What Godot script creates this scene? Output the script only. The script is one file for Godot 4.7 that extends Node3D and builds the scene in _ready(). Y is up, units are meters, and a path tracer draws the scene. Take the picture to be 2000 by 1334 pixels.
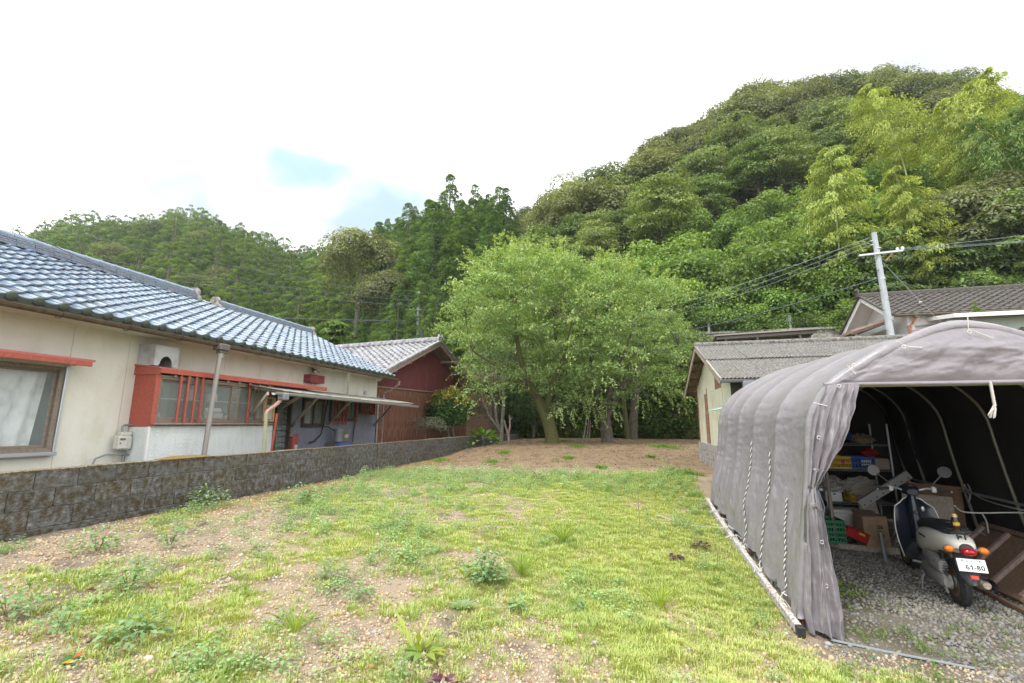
extends Node3D

# ---- frame of the lot: s runs along the houses (away from the camera), t to the right of it
const A := 0.238858
var ca := cos(A)
var sa := sin(A)
var rng := RandomNumberGenerator.new()
var taken := {}
var M := {}
var FR := Basis(Vector3.UP, -A)
var nz := FastNoiseLite.new()
var nz2 := FastNoiseLite.new()

func W(s: float, t: float, y: float) -> Vector3:
	return Vector3(t * ca + s * sa, y, t * sa - s * ca)

func L(s: float, t: float, y: float) -> Vector3:   # the same point in the lot's own axes
	return Vector3(t, y, -s)

# ---------------------------------------------------------------- mesh builder
class MB:
	var st := SurfaceTool.new()
	var n := 0
	var col := Color(1, 1, 1)
	var use_col := false
	var use_uv := false
	func _init() -> void:
		st.begin(Mesh.PRIMITIVE_TRIANGLES)
	func smooth(g: int) -> void:
		st.set_smooth_group(g if g >= 0 else 4294967295)
	func v(p: Vector3) -> void:
		if use_col: st.set_color(col)
		st.add_vertex(p)
	func tri(a: Vector3, b: Vector3, c: Vector3) -> void:      # counter-clockwise seen from outside
		v(a); v(c); v(b)
		n += 1
	func quad(a: Vector3, b: Vector3, c: Vector3, d: Vector3) -> void:
		tri(a, b, c); tri(a, c, d)
	func box(c: Vector3, size: Vector3, bas := Basis.IDENTITY, bev := 0.0) -> MB:
		smooth(-1)
		var h := size / 2.0
		if bev <= 0.0:
			var p := []
			for i in 8:
				p.append(c + bas * Vector3(h.x if i & 1 else -h.x, h.y if i & 2 else -h.y, h.z if i & 4 else -h.z))
			quad(p[0], p[2], p[3], p[1]); quad(p[4], p[5], p[7], p[6])
			quad(p[0], p[4], p[6], p[2]); quad(p[1], p[3], p[7], p[5])
			quad(p[0], p[1], p[5], p[4]); quad(p[2], p[6], p[7], p[3])
			return self
		var q := {}
		for i in 8:
			var sg := Vector3(1 if i & 1 else -1, 1 if i & 2 else -1, 1 if i & 4 else -1)
			for a in 3:
				var w := h - Vector3(bev, bev, bev)
				w[a] = h[a]
				q[i * 3 + a] = c + bas * (sg * w)
		for a in 3:
			var b := (a + 1) % 3
			var d := (a + 2) % 3
			for sgn in 2:
				var i0 := (1 << a) * sgn
				var ib := 1 << b
				var id := 1 << d
				var f := [q[i0 * 3 + a], q[(i0 | ib) * 3 + a], q[(i0 | ib | id) * 3 + a], q[(i0 | id) * 3 + a]]
				if sgn: quad(f[0], f[1], f[2], f[3])
				else: quad(f[3], f[2], f[1], f[0])
		for a in 3:
			var b := (a + 1) % 3
			var d := (a + 2) % 3
			for k in 4:
				var i0 := ((1 << b) if k & 1 else 0) | ((1 << d) if k & 2 else 0)
				var i1 := i0 | (1 << a)
				var e := [q[i0 * 3 + b], q[i1 * 3 + b], q[i1 * 3 + d], q[i0 * 3 + d]]
				if k == 1 or k == 2: quad(e[3], e[2], e[1], e[0])
				else: quad(e[0], e[1], e[2], e[3])
		for i in 8:
			var odd := ((i & 1) + ((i >> 1) & 1) + ((i >> 2) & 1)) % 2
			if odd: tri(q[i * 3], q[i * 3 + 1], q[i * 3 + 2])
			else: tri(q[i * 3 + 2], q[i * 3 + 1], q[i * 3])
		return self
	func bar(a: Vector3, b: Vector3, w: float, h: float, up := Vector3.UP, bev := 0.0) -> MB:   # a beam from a to b, w across, h along up
		var z := (b - a)
		var len := z.length()
		z = z / len
		if abs(z.dot(up)) > 0.99: up = Vector3.RIGHT
		var x := up.cross(z).normalized()
		var y := z.cross(x)
		return box((a + b) / 2.0, Vector3(w, h, len), Basis(x, y, z), bev)
	func ring(c: Vector3, z: Vector3, r: float, k: int, up := Vector3.UP, r2 := -1.0) -> PackedVector3Array:
		if abs(z.dot(up)) > 0.98: up = Vector3.RIGHT
		var x := up.cross(z).normalized()
		var y := z.cross(x)
		var out := PackedVector3Array()
		for i in k:
			var an := TAU * i / k
			out.append(c + x * cos(an) * r + y * sin(an) * (r if r2 < 0 else r2))
		return out
	func tube(path: Array, radius, k := 8, caps := true) -> MB:
		var rings := []
		for i in path.size():
			var z: Vector3 = path[mini(i + 1, path.size() - 1)] - path[maxi(i - 1, 0)]
			var r: float = radius[i] if radius is Array or radius is PackedFloat32Array else radius
			rings.append(ring(path[i], z.normalized(), r, k, Vector3(0.13, 1, 0.07).normalized() if abs(z.normalized().y) < 0.9 else Vector3(1, 0.05, 0.1).normalized()))
		return loft(rings, true, caps)
	func loft(rings: Array, closed := true, caps := true, g := 1) -> MB:       # rings counter-clockwise seen against the direction of travel
		smooth(g)
		for i in rings.size() - 1:
			var a: PackedVector3Array = rings[i]
			var b: PackedVector3Array = rings[i + 1]
			var k := a.size()
			for j in (k if closed else k - 1):
				var j2 := (j + 1) % k
				quad(a[j], a[j2], b[j2], b[j])
		if caps and closed:
			smooth(-1)
			for e in 2:
				var a: PackedVector3Array = rings[0] if e == 0 else rings[rings.size() - 1]
				var c := Vector3.ZERO
				for p in a: c += p
				c /= a.size()
				for j in a.size():
					var j2 := (j + 1) % a.size()
					if e == 0: tri(c, a[j2], a[j])
					else: tri(c, a[j], a[j2])
		return self
	func lathe(c: Vector3, axis: Vector3, prof: Array, k := 16, g := 1, caps := true) -> MB:      # prof: [radius, along]
		var rings := []
		for p in prof:
			rings.append(ring(c + axis * p[1], axis, maxf(p[0], 0.0005), k))
		return loft(rings, true, caps, g)
	func prism(poly: PackedVector2Array, o: Vector3, ux: Vector3, uy: Vector3, depth: Vector3) -> MB:   # a polygon (in ux, uy) given thickness
		smooth(-1)
		var idx := Geometry2D.triangulate_polygon(poly)
		var area := 0.0
		for i in poly.size():
			area += poly[i].cross(poly[(i + 1) % poly.size()])
		var face := ux.cross(uy).dot(depth) > 0
		var p := []
		var q := []
		for a in poly:
			p.append(o + ux * a.x + uy * a.y)
			q.append(o + ux * a.x + uy * a.y + depth)
		for i in range(0, idx.size(), 3):
			var a := poly[idx[i]]; var b := poly[idx[i + 1]]; var c := poly[idx[i + 2]]
			var ccw := (b - a).cross(c - a) > 0
			var i0 := idx[i]; var i1 := idx[i + 1]; var i2 := idx[i + 2]
			if ccw != face:
				var tmp := i1; i1 = i2; i2 = tmp
			tri(q[i0], q[i1], q[i2])
			tri(p[i0], p[i2], p[i1])
		for i in poly.size():
			var j := (i + 1) % poly.size()
			if (area > 0) == face: quad(p[i], p[j], q[j], q[i])
			else: quad(p[j], p[i], q[i], q[j])
		return self
	func sheet(nu: int, nv: int, f: Callable, flip := false, g := 1) -> MB:       # a grid of points f(u, v)
		smooth(g)
		var p := PackedVector3Array()
		for j in nv + 1:
			for i in nu + 1:
				p.append(f.call(float(i) / nu, float(j) / nv))
		for j in nv:
			for i in nu:
				var k := j * (nu + 1) + i
				if flip: quad(p[k], p[k + nu + 1], p[k + nu + 2], p[k + 1])
				else: quad(p[k], p[k + 1], p[k + nu + 2], p[k + nu + 1])
		return self
	func ball(c: Vector3, r: Vector3, k := 12, m := 8, bas := Basis.IDENTITY) -> MB:
		smooth(1)
		var rows := []
		for j in m + 1:
			var ph := PI * j / m
			var row := PackedVector3Array()
			for i in k:
				var th := TAU * i / k
				row.append(c + bas * (Vector3(sin(ph) * cos(th), cos(ph), -sin(ph) * sin(th)) * r))
			rows.append(row)
		for j in m:
			for i in k:
				var i2 := (i + 1) % k
				if j > 0: tri(rows[j][i], rows[j + 1][i2], rows[j][i2])
				if j < m - 1: tri(rows[j][i], rows[j + 1][i], rows[j + 1][i2])
		return self
	func mesh() -> ArrayMesh:
		st.index()
		st.generate_normals()
		return st.commit()

# ---------------------------------------------------------------- naming and tagging
func numbered(called: String) -> String:
	if not taken.has(called):
		taken[called] = 0
		return called
	taken[called] += 1
	return "%s_%03d" % [called, taken[called]]

func tag(o: Node, label: String, category: String, group := "", kind := "") -> Node:
	if label: o.set_meta("label", label)
	if category: o.set_meta("category", category)
	if group: o.set_meta("group", group)
	if kind: o.set_meta("kind", kind)
	return o

func thing(called: String, label: String, category: String, base: Vector3, bas := FR, group := "") -> Node3D:   # base in world axes
	var o := Node3D.new()
	o.name = numbered(called)
	add_child(o, true)
	o.transform = Transform3D(bas, base)
	tag(o, label, category, group)
	return o

func part(called: String, mesh: Mesh, m: Material, parent: Node3D, at := Transform3D.IDENTITY) -> MeshInstance3D:
	var o := MeshInstance3D.new()
	o.mesh = mesh
	o.material_override = m
	o.name = called
	parent.add_child(o, true)
	o.transform = at
	return o

# a part whose shape was written in the lot's axes, under a thing that stands in the lot's axes (FR)
func lot(called: String, mb: MB, m: Material, parent: Node3D) -> MeshInstance3D:
	var off := Vector3.ZERO
	var p: Node = parent
	while p != self:
		if p.get_parent() == self: off += p.transform.basis.inverse() * p.position
		else: off += p.position
		p = p.get_parent()
	return part(called, mb.mesh(), m, parent, Transform3D(Basis.IDENTITY, -off))

func single(called: String, mb: MB, m: Material, label: String, category: String, group := "", bas := FR) -> MeshInstance3D:
	var o := MeshInstance3D.new()
	o.mesh = mb.mesh()
	o.material_override = m
	o.name = numbered(called)
	add_child(o, true)
	o.transform = Transform3D(bas, Vector3.ZERO)
	tag(o, label, category, group)
	return o

func many(called: String, mesh: Mesh, m: Material, xf: Array, cols: Array, parent: Node = null) -> MultiMeshInstance3D:
	var mm := MultiMesh.new()
	mm.transform_format = MultiMesh.TRANSFORM_3D
	mm.use_colors = cols.size() > 0
	mm.mesh = mesh
	mm.instance_count = xf.size()
	for i in xf.size():
		mm.set_instance_transform(i, xf[i])
		if cols.size(): mm.set_instance_color(i, cols[i])
	var o := MultiMeshInstance3D.new()
	o.multimesh = mm
	o.material_override = m
	o.name = numbered(called) if parent == null else called
	(self if parent == null else parent).add_child(o, true)
	o.set_meta("kind", "stuff")
	return o

# ---------------------------------------------------------------- materials
func lin(r: float, g: float, b: float) -> Color:
	return Color(r, g, b).linear_to_srgb()

func flat(key: String, c: Color, rough := 0.7, metal := 0.0, spec := 0.5) -> StandardMaterial3D:   # c: linear
	if M.has(key): return M[key]
	var m := StandardMaterial3D.new()
	m.resource_name = key
	m.albedo_color = c.linear_to_srgb()
	m.roughness = rough
	m.metallic = metal
	m.metallic_specular = spec
	M[key] = m
	return m

func noise(seed_: int, freq: float, oct := 4, kind := FastNoiseLite.TYPE_SIMPLEX_SMOOTH) -> FastNoiseLite:
	var f := FastNoiseLite.new()
	f.seed = seed_
	f.frequency = freq
	f.noise_type = kind
	f.fractal_octaves = oct
	f.fractal_type = FastNoiseLite.FRACTAL_FBM
	return f

func ntex(f: FastNoiseLite, stops: Array, size := 512, cols := []) -> NoiseTexture2D:       # cols linear
	var t := NoiseTexture2D.new()
	t.width = size
	t.height = size
	t.seamless = true
	t.noise = f
	t.normalize = true
	var g := Gradient.new()
	var o := PackedFloat32Array()
	var c := PackedColorArray()
	for i in stops.size():
		o.append(stops[i])
		c.append((cols[i] as Color).linear_to_srgb())
	g.offsets = o
	g.colors = c
	t.color_ramp = g
	return t

func bumptex(f: FastNoiseLite, size := 512, strength := 4.0) -> NoiseTexture2D:
	var t := NoiseTexture2D.new()
	t.width = size
	t.height = size
	t.seamless = true
	t.noise = f
	t.as_normal_map = true
	t.bump_strength = strength
	return t

func worn(key: String, tex: Texture2D, scale, rough := 0.8, nrm: Texture2D = null, nscale := 1.0, world := true) -> StandardMaterial3D:
	if M.has(key): return M[key]
	var m := StandardMaterial3D.new()
	m.resource_name = key
	m.albedo_texture = tex
	m.roughness = rough
	m.metallic_specular = 0.4
	m.uv1_triplanar = true
	m.uv1_world_triplanar = world
	m.uv1_scale = scale if scale is Vector3 else Vector3.ONE * scale
	if nrm:
		m.normal_enabled = true
		m.normal_texture = nrm
		m.normal_scale = nscale
	M[key] = m
	return m

func tinted(key: String, base: StandardMaterial3D, c: Color) -> StandardMaterial3D:    # the same finish in another tone, c linear
	if M.has(key): return M[key]
	var m: StandardMaterial3D = base.duplicate()
	m.resource_name = key
	m.albedo_color = c.linear_to_srgb()
	M[key] = m
	return m

func leafy(key: String, c: Color, back := 0.6, rough := 0.55) -> StandardMaterial3D:
	if M.has(key): return M[key]
	var m := StandardMaterial3D.new()
	m.resource_name = key
	m.albedo_color = c.linear_to_srgb()
	m.vertex_color_use_as_albedo = true
	m.roughness = rough
	m.metallic_specular = 0.35
	m.backlight_enabled = true
	m.backlight = Color(back, back, back * 0.6)
	M[key] = m
	return m

# ---------------------------------------------------------------- the scene
func _ready() -> void:
	rng.seed = 7
	nz.seed = 3; nz.frequency = 1.0; nz.fractal_octaves = 4
	nz2.seed = 11; nz2.frequency = 1.0; nz2.fractal_octaves = 3
	# camera
	var cam := Camera3D.new()
	cam.name = "camera"
	cam.fov = 73.74
	cam.position = Vector3(0, 1.75, 0)
	cam.rotation.x = 0.17916
	cam.near = 0.05
	cam.far = 1500.0
	add_child(cam)
	cam.current = true
	# sky, sun, exposure
	var env := Environment.new()
	env.background_mode = Environment.BG_SKY
	env.sky = Sky.new()
	env.sky.sky_material = cloudy_sky()
	env.tonemap_mode = Environment.TONE_MAPPER_LINEAR
	env.tonemap_exposure = 2.12
	env.sdfgi_enabled = true
	env.ssao_enabled = true
	env.ssil_enabled = true
	env.fog_enabled = true
	env.fog_density = 0.0003
	env.fog_light_color = Color(0.9, 0.95, 1.0)
	var we := WorldEnvironment.new()
	we.name = "world_environment"
	we.environment = env
	add_child(we)
	var sun := DirectionalLight3D.new()
	sun.name = "sun"
	sun.light_energy = 0.5
	sun.light_color = Color(1.0, 0.98, 0.95)
	sun.light_angular_distance = 11.0
	sun.shadow_enabled = true
	sun.rotation_degrees = Vector3(-62, -38, 0)
	add_child(sun)
	materials()
	setting()
	forest()
	yard_trees()
	wall()
	tile_house()
	red_house()
	shed()
	white_house()
	poles()
	garage()
	scooter()
	garage_things()
	weeds()

func cloudy_sky() -> PanoramaSkyMaterial:
	var w := 1024
	var h := 512
	var im := Image.create(w, h, false, Image.FORMAT_RGBF)
	var f := noise(21, 1.0, 5)
	var f2 := noise(5, 1.0, 4)
	var gaps := [Vector3(-0.4167, 0.4874, -0.7674), Vector3(-0.2697, 0.4369, -0.8581)]      # where the blue shows between the clouds
	for j in h:
		var up := PI * (0.5 - (j + 0.5) / h)
		for i in w:
			var az := TAU * ((i + 0.5) / w)
			var d := Vector3(sin(az) * cos(up), sin(up), -cos(az) * cos(up))
			var q := d / (absf(d.y) + 0.45)
			var n := f.get_noise_3d(q.x * 1.3, q.y * 1.3, q.z * 1.3)
			var n2 := f2.get_noise_3d(q.x * 3.1 + 4.0, q.y * 3.1, q.z * 5.1)
			var cloud := clampf(1.22 + 2.2 * n + 0.5 * n2, 0.475, 2.4)
			var c := Vector3(cloud * 0.985, cloud, cloud * (1.02 + 0.03 * smoothstep(1.0, 0.5, cloud)))
			var hole := smoothstep(0.38, 0.62, -n + 0.3 * n2) * 0.5
			for g in gaps.size():
				var dd: Vector3 = d - gaps[g].normalized()
				var r := Vector2((dd.x * 0.9 + dd.y * 0.35) / 0.105, (dd.y * 0.9 - dd.x * 0.3) / 0.040).length() + n2 * 1.5 + n * 0.8
				hole = maxf(hole, (1.0 - smoothstep(-0.2, 1.7, r)) * (0.92 if g == 0 else 0.72))
			c = c.lerp(Vector3(0.27, 0.40, 0.47), hole)
			im.set_pixel(i, j, Color(c.x, c.y, c.z))
	var m := PanoramaSkyMaterial.new()
	m.panorama = ImageTexture.create_from_image(im)
	return m

# ---------------------------------------------------------------- ground
const GP := [0,-6,0.00501,5,-6,0.00151,10,-6.03,-0.00311,15,-6.03,-0.00951,19.5,-6.03,-0.03082,4.8,1.35,-0.01597,6.8,1.35,0.01361,8.8,1.35,-0.02140,5.7,3.1,0.00370,5,4.5,0.00076,8.8,3,-0.04679,8.8,4.5,0.00497,7,3,0.00267,9.8,2.05,0.05554,13.5,2.05,-0.01006,12,4.5,0.00428,18.1,-2.8,-0.00321,19.6,-0.8,-0.00268,18.2,-4.6,0.02911,17,0.8,0.00305,25.6,0.5,-0.00053,24,-4,-0.00224,26,5,-0.00165,21,-7,0.01239,22,-2,0.00423,3,-2,0.00132,3,1.2,0.00103,0,0,-0.00050,2,4,0.00014,-3,0,-0.00324,0,6,0.00340,-4,-8,0.00005,6,-2.5,0.00347,9,-2,-0.00076,12,-2,-0.00230,12,-4.5,0.00421,15,-2,-0.00011,4,-10,-0.00276,12,-10,0.00263,25,-14,0.00025,35,-5,-0.00066,35,8,0.00099]
const G0 := Vector3(-0.10836842, 0.02119614, -0.00452102)
var gcache := PackedFloat32Array()

func g_raw(x: float, z: float) -> float:
	var s := x * sa - z * ca
	var t := x * ca + z * sa
	var y := G0.x + G0.y * s + G0.z * t
	for i in range(0, GP.size(), 3):
		var ds: float = s - GP[i]
		var dt: float = t - GP[i + 1]
		var r2 := ds * ds + dt * dt
		if r2 > 1e-9: y += 0.5 * r2 * log(r2) * GP[i + 2]
	return clampf(y, -0.3, 1.4)

func G(x: float, z: float) -> float:              # the height of the ground, from a half-metre grid over x -24..24, z -44..12
	if gcache.is_empty():
		gcache.resize(97 * 113)
		for j in 113:
			for i in 97:
				gcache[j * 97 + i] = g_raw(-24.0 + i * 0.5, -44.0 + j * 0.5)
	var fx := clampf((x + 24.0) * 2.0, 0.0, 95.99)
	var fz := clampf((z + 44.0) * 2.0, 0.0, 111.99)
	var i := int(fx)
	var j := int(fz)
	fx -= i
	fz -= j
	var k := j * 97 + i
	return lerpf(lerpf(gcache[k], gcache[k + 1], fx), lerpf(gcache[k + 97], gcache[k + 98], fx), fz)

func GL(s: float, t: float) -> float:
	var p := W(s, t, 0)
	return G(p.x, p.z)

func grass_at(x: float, z: float) -> float:       # how much fine grass grows here, 0..1
	var s := x * sa - z * ca
	var t := x * ca + z * sa
	var n := nz.get_noise_2d(x * 0.55, z * 0.55) * 0.8 + nz2.get_noise_2d(x * 1.9 + 7.0, z * 1.9) * 0.55
	var b := 0.24 + 0.26 * smoothstep(3.0, 6.5, s) + 0.42 * smoothstep(-2.6, 0.2, t) * smoothstep(2.4, 4.2, s) - 0.25 * smoothstep(-3.2, -5.6, t)
	b -= 1.3 * smoothstep(10.4 + t * 0.1, 11.6 + t * 0.1, s)                     # bare earth under the trees
	if t > 1.25 and s > 4.2: b -= 1.4 * smoothstep(1.25, 1.6, t)
	if s < 4.6: b -= 0.5 * smoothstep(1.2, 2.2, t)
	if t < -6.1: b = -0.3
	return clampf(b + n * 0.75, 0.0, 1.0)

func ground_color(x: float, z: float) -> Color:
	var s := x * sa - z * ca
	var t := x * ca + z * sa
	var n := nz.get_noise_2d(x * 1.3 + 30.0, z * 1.3)
	var n2 := nz2.get_noise_2d(x * 4.3, z * 4.3 + 9.0)
	var c := Color(0.37, 0.295, 0.205)                                            # tan gravel
	c = c.lerp(Color(0.19, 0.15, 0.12), smoothstep(0.10, 0.55, n + n2 * 0.6))     # dark soil that shows through it
	c = c.lerp(Color(0.28, 0.195, 0.115), smoothstep(10.6, 12.0, s + n) * 0.8)     # earth and dead leaves under the trees
	c = c.lerp(Color(0.15, 0.10, 0.065), smoothstep(10.8, 12.5, s + n) * smoothstep(0.05, 0.5, n2 + n * 0.7) * 0.75)
	c = c.lerp(Color(0.30, 0.19, 0.06), smoothstep(-4.9, -5.7, t + n * 0.7) * smoothstep(4.0, 6.0, s) * 0.75 * (1.0 - smoothstep(13.0, 17.0, s)))   # ochre moss at the wall
	if t < -6.05: c = Color(0.22, 0.19, 0.15)
	if t > 1.3 and s > 3.2 and s < 10.5:
		c = c.lerp(Color(0.215, 0.195, 0.155), smoothstep(1.3, 1.8, t) * smoothstep(3.2, 4.6, s) * (1.0 - smoothstep(9.2, 10.4, s)))
		c = c.lerp(Color(0.13, 0.12, 0.05), smoothstep(0.0, 0.4, n + n2 * 0.4) * smoothstep(1.3, 1.7, t) * 0.6 * (1.0 - smoothstep(2.3, 3.2, t)))
	var g := grass_at(x, z)
	c = c.lerp(Color(0.30, 0.31, 0.105), smoothstep(0.25, 0.85, g) * 0.8)
	return c

func axis(lo: float, fine0: float, fine1: float, hi: float, step: float) -> PackedFloat32Array:
	var out := PackedFloat32Array()
	var x := fine0
	while x <= fine1:
		out.append(x); x += step
	var d := step
	x = fine1
	while x < hi:
		d *= 1.22; x += d; out.append(minf(x, hi))
	d = step
	x = fine0
	while x > lo:
		d *= 1.22; x -= d; out.insert(0, maxf(x, lo))
	return out

func setting() -> void:
	var xs := axis(-420, -7.5, 7.5, 420, 0.1)
	var zs := axis(-420, -15.5, -1.8, 160, 0.1)
	var v := PackedVector3Array()
	var c := PackedColorArray()
	var ix := PackedInt32Array()
	for z in zs:
		for x in xs:
			var y := G(x, z)
			var far := maxf(absf(x), absf(z + 10.0))
			if far > 40.0: y -= (far - 40.0) * 0.01
			var b := nz2.get_noise_2d(x * 2.2, z * 2.2) * 0.022 + nz.get_noise_2d(x * 7.0, z * 7.0) * 0.009
			v.append(Vector3(x, y + (b if far < 30.0 else 0.0), z))
			c.append(ground_color(x, z))
	var w := xs.size()
	for j in zs.size() - 1:
		for i in w - 1:
			var k := j * w + i
			ix.append_array([k, k + w + 1, k + w, k, k + 1, k + w + 1])
	var g := single("ground", arr_mesh(v, ix, c), M.ground, "", "", "", Basis.IDENTITY)
	g.set_meta("kind", "structure")
	# hillside: a loft from its foot to its crest and down behind
	v = PackedVector3Array(); c = PackedColorArray(); ix = PackedInt32Array()
	var nu := 96
	var nv := 36
	for j in nv + 1:
		for i in nu + 1:
			v.append(hill(float(i) / nu, float(j - 1) / (nv - 1) * 1.35) if j > 0 else hill(float(i) / nu, 0) * Vector3(1, 0, 1))
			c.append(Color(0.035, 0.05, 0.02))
	for j in nv:
		for i in nu:
			var k := j * (nu + 1) + i
			ix.append_array([k, k + nu + 1, k + nu + 2, k, k + nu + 2, k + 1])
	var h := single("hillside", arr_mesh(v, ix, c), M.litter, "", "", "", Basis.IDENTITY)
	h.set_meta("kind", "structure")
	pebbles_and_grass()

const HC := [Vector3(-425.4, 60.6, -190), Vector3(-298.2, 61.5, -180), Vector3(-202.8, 65.8, -170), Vector3(-168.2, 68.7, -165), Vector3(-136.3, 69.4, -162), Vector3(-111.3, 66.8, -160), Vector3(-94.1, 59.9, -165), Vector3(-78, 54.7, -165), Vector3(-53.2, 45.7, -140), Vector3(-35.7, 44.2, -125), Vector3(-19.7, 42, -110), Vector3(-7.3, 38.4, -102), Vector3(2.4, 36.4, -98), Vector3(11.6, 36.5, -96), Vector3(23, 41.3, -94), Vector3(34.3, 49.1, -92), Vector3(45.2, 55, -90), Vector3(55.9, 60, -88), Vector3(65.1, 58, -85), Vector3(74.5, 57.2, -83), Vector3(82.3, 54, -80), Vector3(90.2, 50.6, -78), Vector3(95.5, 40.1, -75), Vector3(108.9, 36.2, -66), Vector3(125.1, 29.7, -55)]
const HB := [Vector3(-152.9,1.0,-70.0),Vector3(-112.6,1.0,-70.0),Vector3(-74.7,1.0,-65.0),Vector3(-62.5,1.0,-64.0),Vector3(-49.9,1.5,-62.0),Vector3(-40.0,1.5,-60.0),Vector3(-33.1,2.0,-60.0),Vector3(-26.7,2.0,-58.0),Vector3(-20.6,2.0,-56.0),Vector3(-14.3,2.5,-52.0),Vector3(-7.9,3.0,-46.0),Vector3(-2.8,3.5,-40.0),Vector3(0.8,5.0,-36.0),Vector3(3.9,6.5,-33.5),Vector3(7.5,7.2,-32.5),Vector3(10.9,7.4,-31.5),Vector3(14.0,7.4,-30.5),Vector3(17.1,7.4,-29.8),Vector3(20.0,7.4,-29.0),Vector3(22.7,7.4,-28.2),Vector3(25.0,7.4,-27.2),Vector3(27.3,7.4,-26.4),Vector3(29.4,7.4,-25.6),Vector3(34.4,7.4,-23.0),Vector3(39.3,7.4,-19.0)]

func spot(a: Array, u: float) -> Vector3:
	var f := clampf(u, 0, 0.9999) * (a.size() - 1)
	var i := int(f)
	return (a[i] as Vector3).cubic_interpolate(a[i + 1], a[maxi(i - 1, 0)], a[mini(i + 2, a.size() - 1)], f - i)

func hill(u: float, v: float) -> Vector3:          # u along the slope, v 0 at its foot, 1 at its crest, more behind
	var a := spot(HB, u)
	var b := spot(HC, u)
	var p := a.lerp(b, v)
	if v <= 1.0:
		p.y = lerpf(a.y, b.y, v) + sin(v * PI) * (b.y - a.y) * 0.07
		if v < 0.0: p.y = a.y - 2.0
	else:
		p.y = b.y - (v - 1.0) * (v - 1.0) * 260.0
	p.y += nz.get_noise_2d(p.x * 0.035, p.z * 0.035) * 3.0 * smoothstep(0.0, 0.25, v)
	return p

func arr_mesh(v: PackedVector3Array, ix: PackedInt32Array, c: PackedColorArray) -> RawMesh:
	var n := PackedVector3Array()
	n.resize(v.size())
	for k in range(0, ix.size(), 3):
		var a := v[ix[k]]
		var f := (v[ix[k + 2]] - a).cross(v[ix[k + 1]] - a)
		for e in 3: n[ix[k + e]] += f
	for i in n.size(): n[i] = n[i].normalized()
	var r := RawMesh.new()
	var arrays := []
	arrays.resize(Mesh.ARRAY_MAX)
	arrays[Mesh.ARRAY_VERTEX] = v
	arrays[Mesh.ARRAY_NORMAL] = n
	arrays[Mesh.ARRAY_COLOR] = c
	arrays[Mesh.ARRAY_INDEX] = ix
	r.m.add_surface_from_arrays(Mesh.PRIMITIVE_TRIANGLES, arrays)
	return r

class RawMesh extends MB:
	var m := ArrayMesh.new()
	func mesh() -> ArrayMesh:
		return m

# ---------------------------------------------------------------- leaves
class Leaves:
	var v := PackedVector3Array()
	var n := PackedVector3Array()
	var c := PackedColorArray()
	var ix := PackedInt32Array()
	func add(p: Vector3, out: Vector3, along: Vector3, len: float, wid: float, col: Color, bend := 0.15) -> void:   # one leaf: base, two sides, tip
		var side := along.cross(out).normalized() * wid * 0.5
		var up := side.cross(along).normalized()
		var k := v.size()
		var mid := p + along * len * 0.45
		v.append(p); v.append(mid + side + up * wid * 0.12); v.append(p + along * len - up * len * bend); v.append(mid - side + up * wid * 0.12)
		for i in 4:
			n.append(out); c.append(col)
		if up.dot(out) <= 0: ix.append_array([k, k + 1, k + 2, k, k + 2, k + 3])
		else: ix.append_array([k, k + 2, k + 1, k, k + 3, k + 2])
	func commit(mesh: ArrayMesh, m: Material) -> ArrayMesh:
		var a := []
		a.resize(Mesh.ARRAY_MAX)
		a[Mesh.ARRAY_VERTEX] = v
		a[Mesh.ARRAY_NORMAL] = n
		a[Mesh.ARRAY_COLOR] = c
		a[Mesh.ARRAY_INDEX] = ix
		mesh.add_surface_from_arrays(Mesh.PRIMITIVE_TRIANGLES, a)
		mesh.surface_set_material(mesh.get_surface_count() - 1, m)
		return mesh

func rdir() -> Vector3:
	var z := rng.randf_range(-1, 1)
	var a := rng.randf() * TAU
	var r := sqrt(1 - z * z)
	return Vector3(r * cos(a), z, r * sin(a))

# leaves over a lumpy ellipsoid: more on its upper side, ragged where it ends
func puff(lf: Leaves, ctr: Vector3, rad: Vector3, count: int, size: float, ca_: Color, cb: Color, low := -0.35, narrow := 0.55, soft := 0.55, droop := 0.2, fuzz := 0.42) -> void:
	var sd := rng.randf() * 100.0
	for i in count:
		var d := rdir()
		if d.y < low: d.y = -d.y
		var lump := 1.0 + 0.28 * nz.get_noise_3d(d.x * 1.7 + sd, d.y * 1.7, d.z * 1.7)
		var r := lump * (1.0 - fuzz * pow(rng.randf(), 2.2)) * (1.0 + (0.16 if rng.randf() < 0.12 else 0.0))
		var p := ctr + d * rad * r
		var nrm := (d / rad).normalized()
		nrm = (nrm * soft + rdir() * (1.0 - soft) + Vector3(0, 0.25, 0)).normalized()
		var al := (rdir() + d * 0.5 - Vector3(0, droop, 0))
		al = (al - nrm * al.dot(nrm) * 0.8).normalized()
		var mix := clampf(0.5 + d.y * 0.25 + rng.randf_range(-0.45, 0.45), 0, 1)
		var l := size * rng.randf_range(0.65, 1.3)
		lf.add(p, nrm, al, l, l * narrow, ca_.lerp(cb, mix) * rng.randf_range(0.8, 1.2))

# ---------------------------------------------------------------- trees on the hill
func bark_tube(mesh: ArrayMesh, paths: Array, m: Material) -> void:      # paths: [[points], [radii]]
	var b := MB.new()
	for p in paths: b.tube(p[0], p[1], 7)
	var bm := b.mesh()
	mesh.add_surface_from_arrays(Mesh.PRIMITIVE_TRIANGLES, bm.surface_get_arrays(0))
	mesh.surface_set_material(mesh.get_surface_count() - 1, m)

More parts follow.
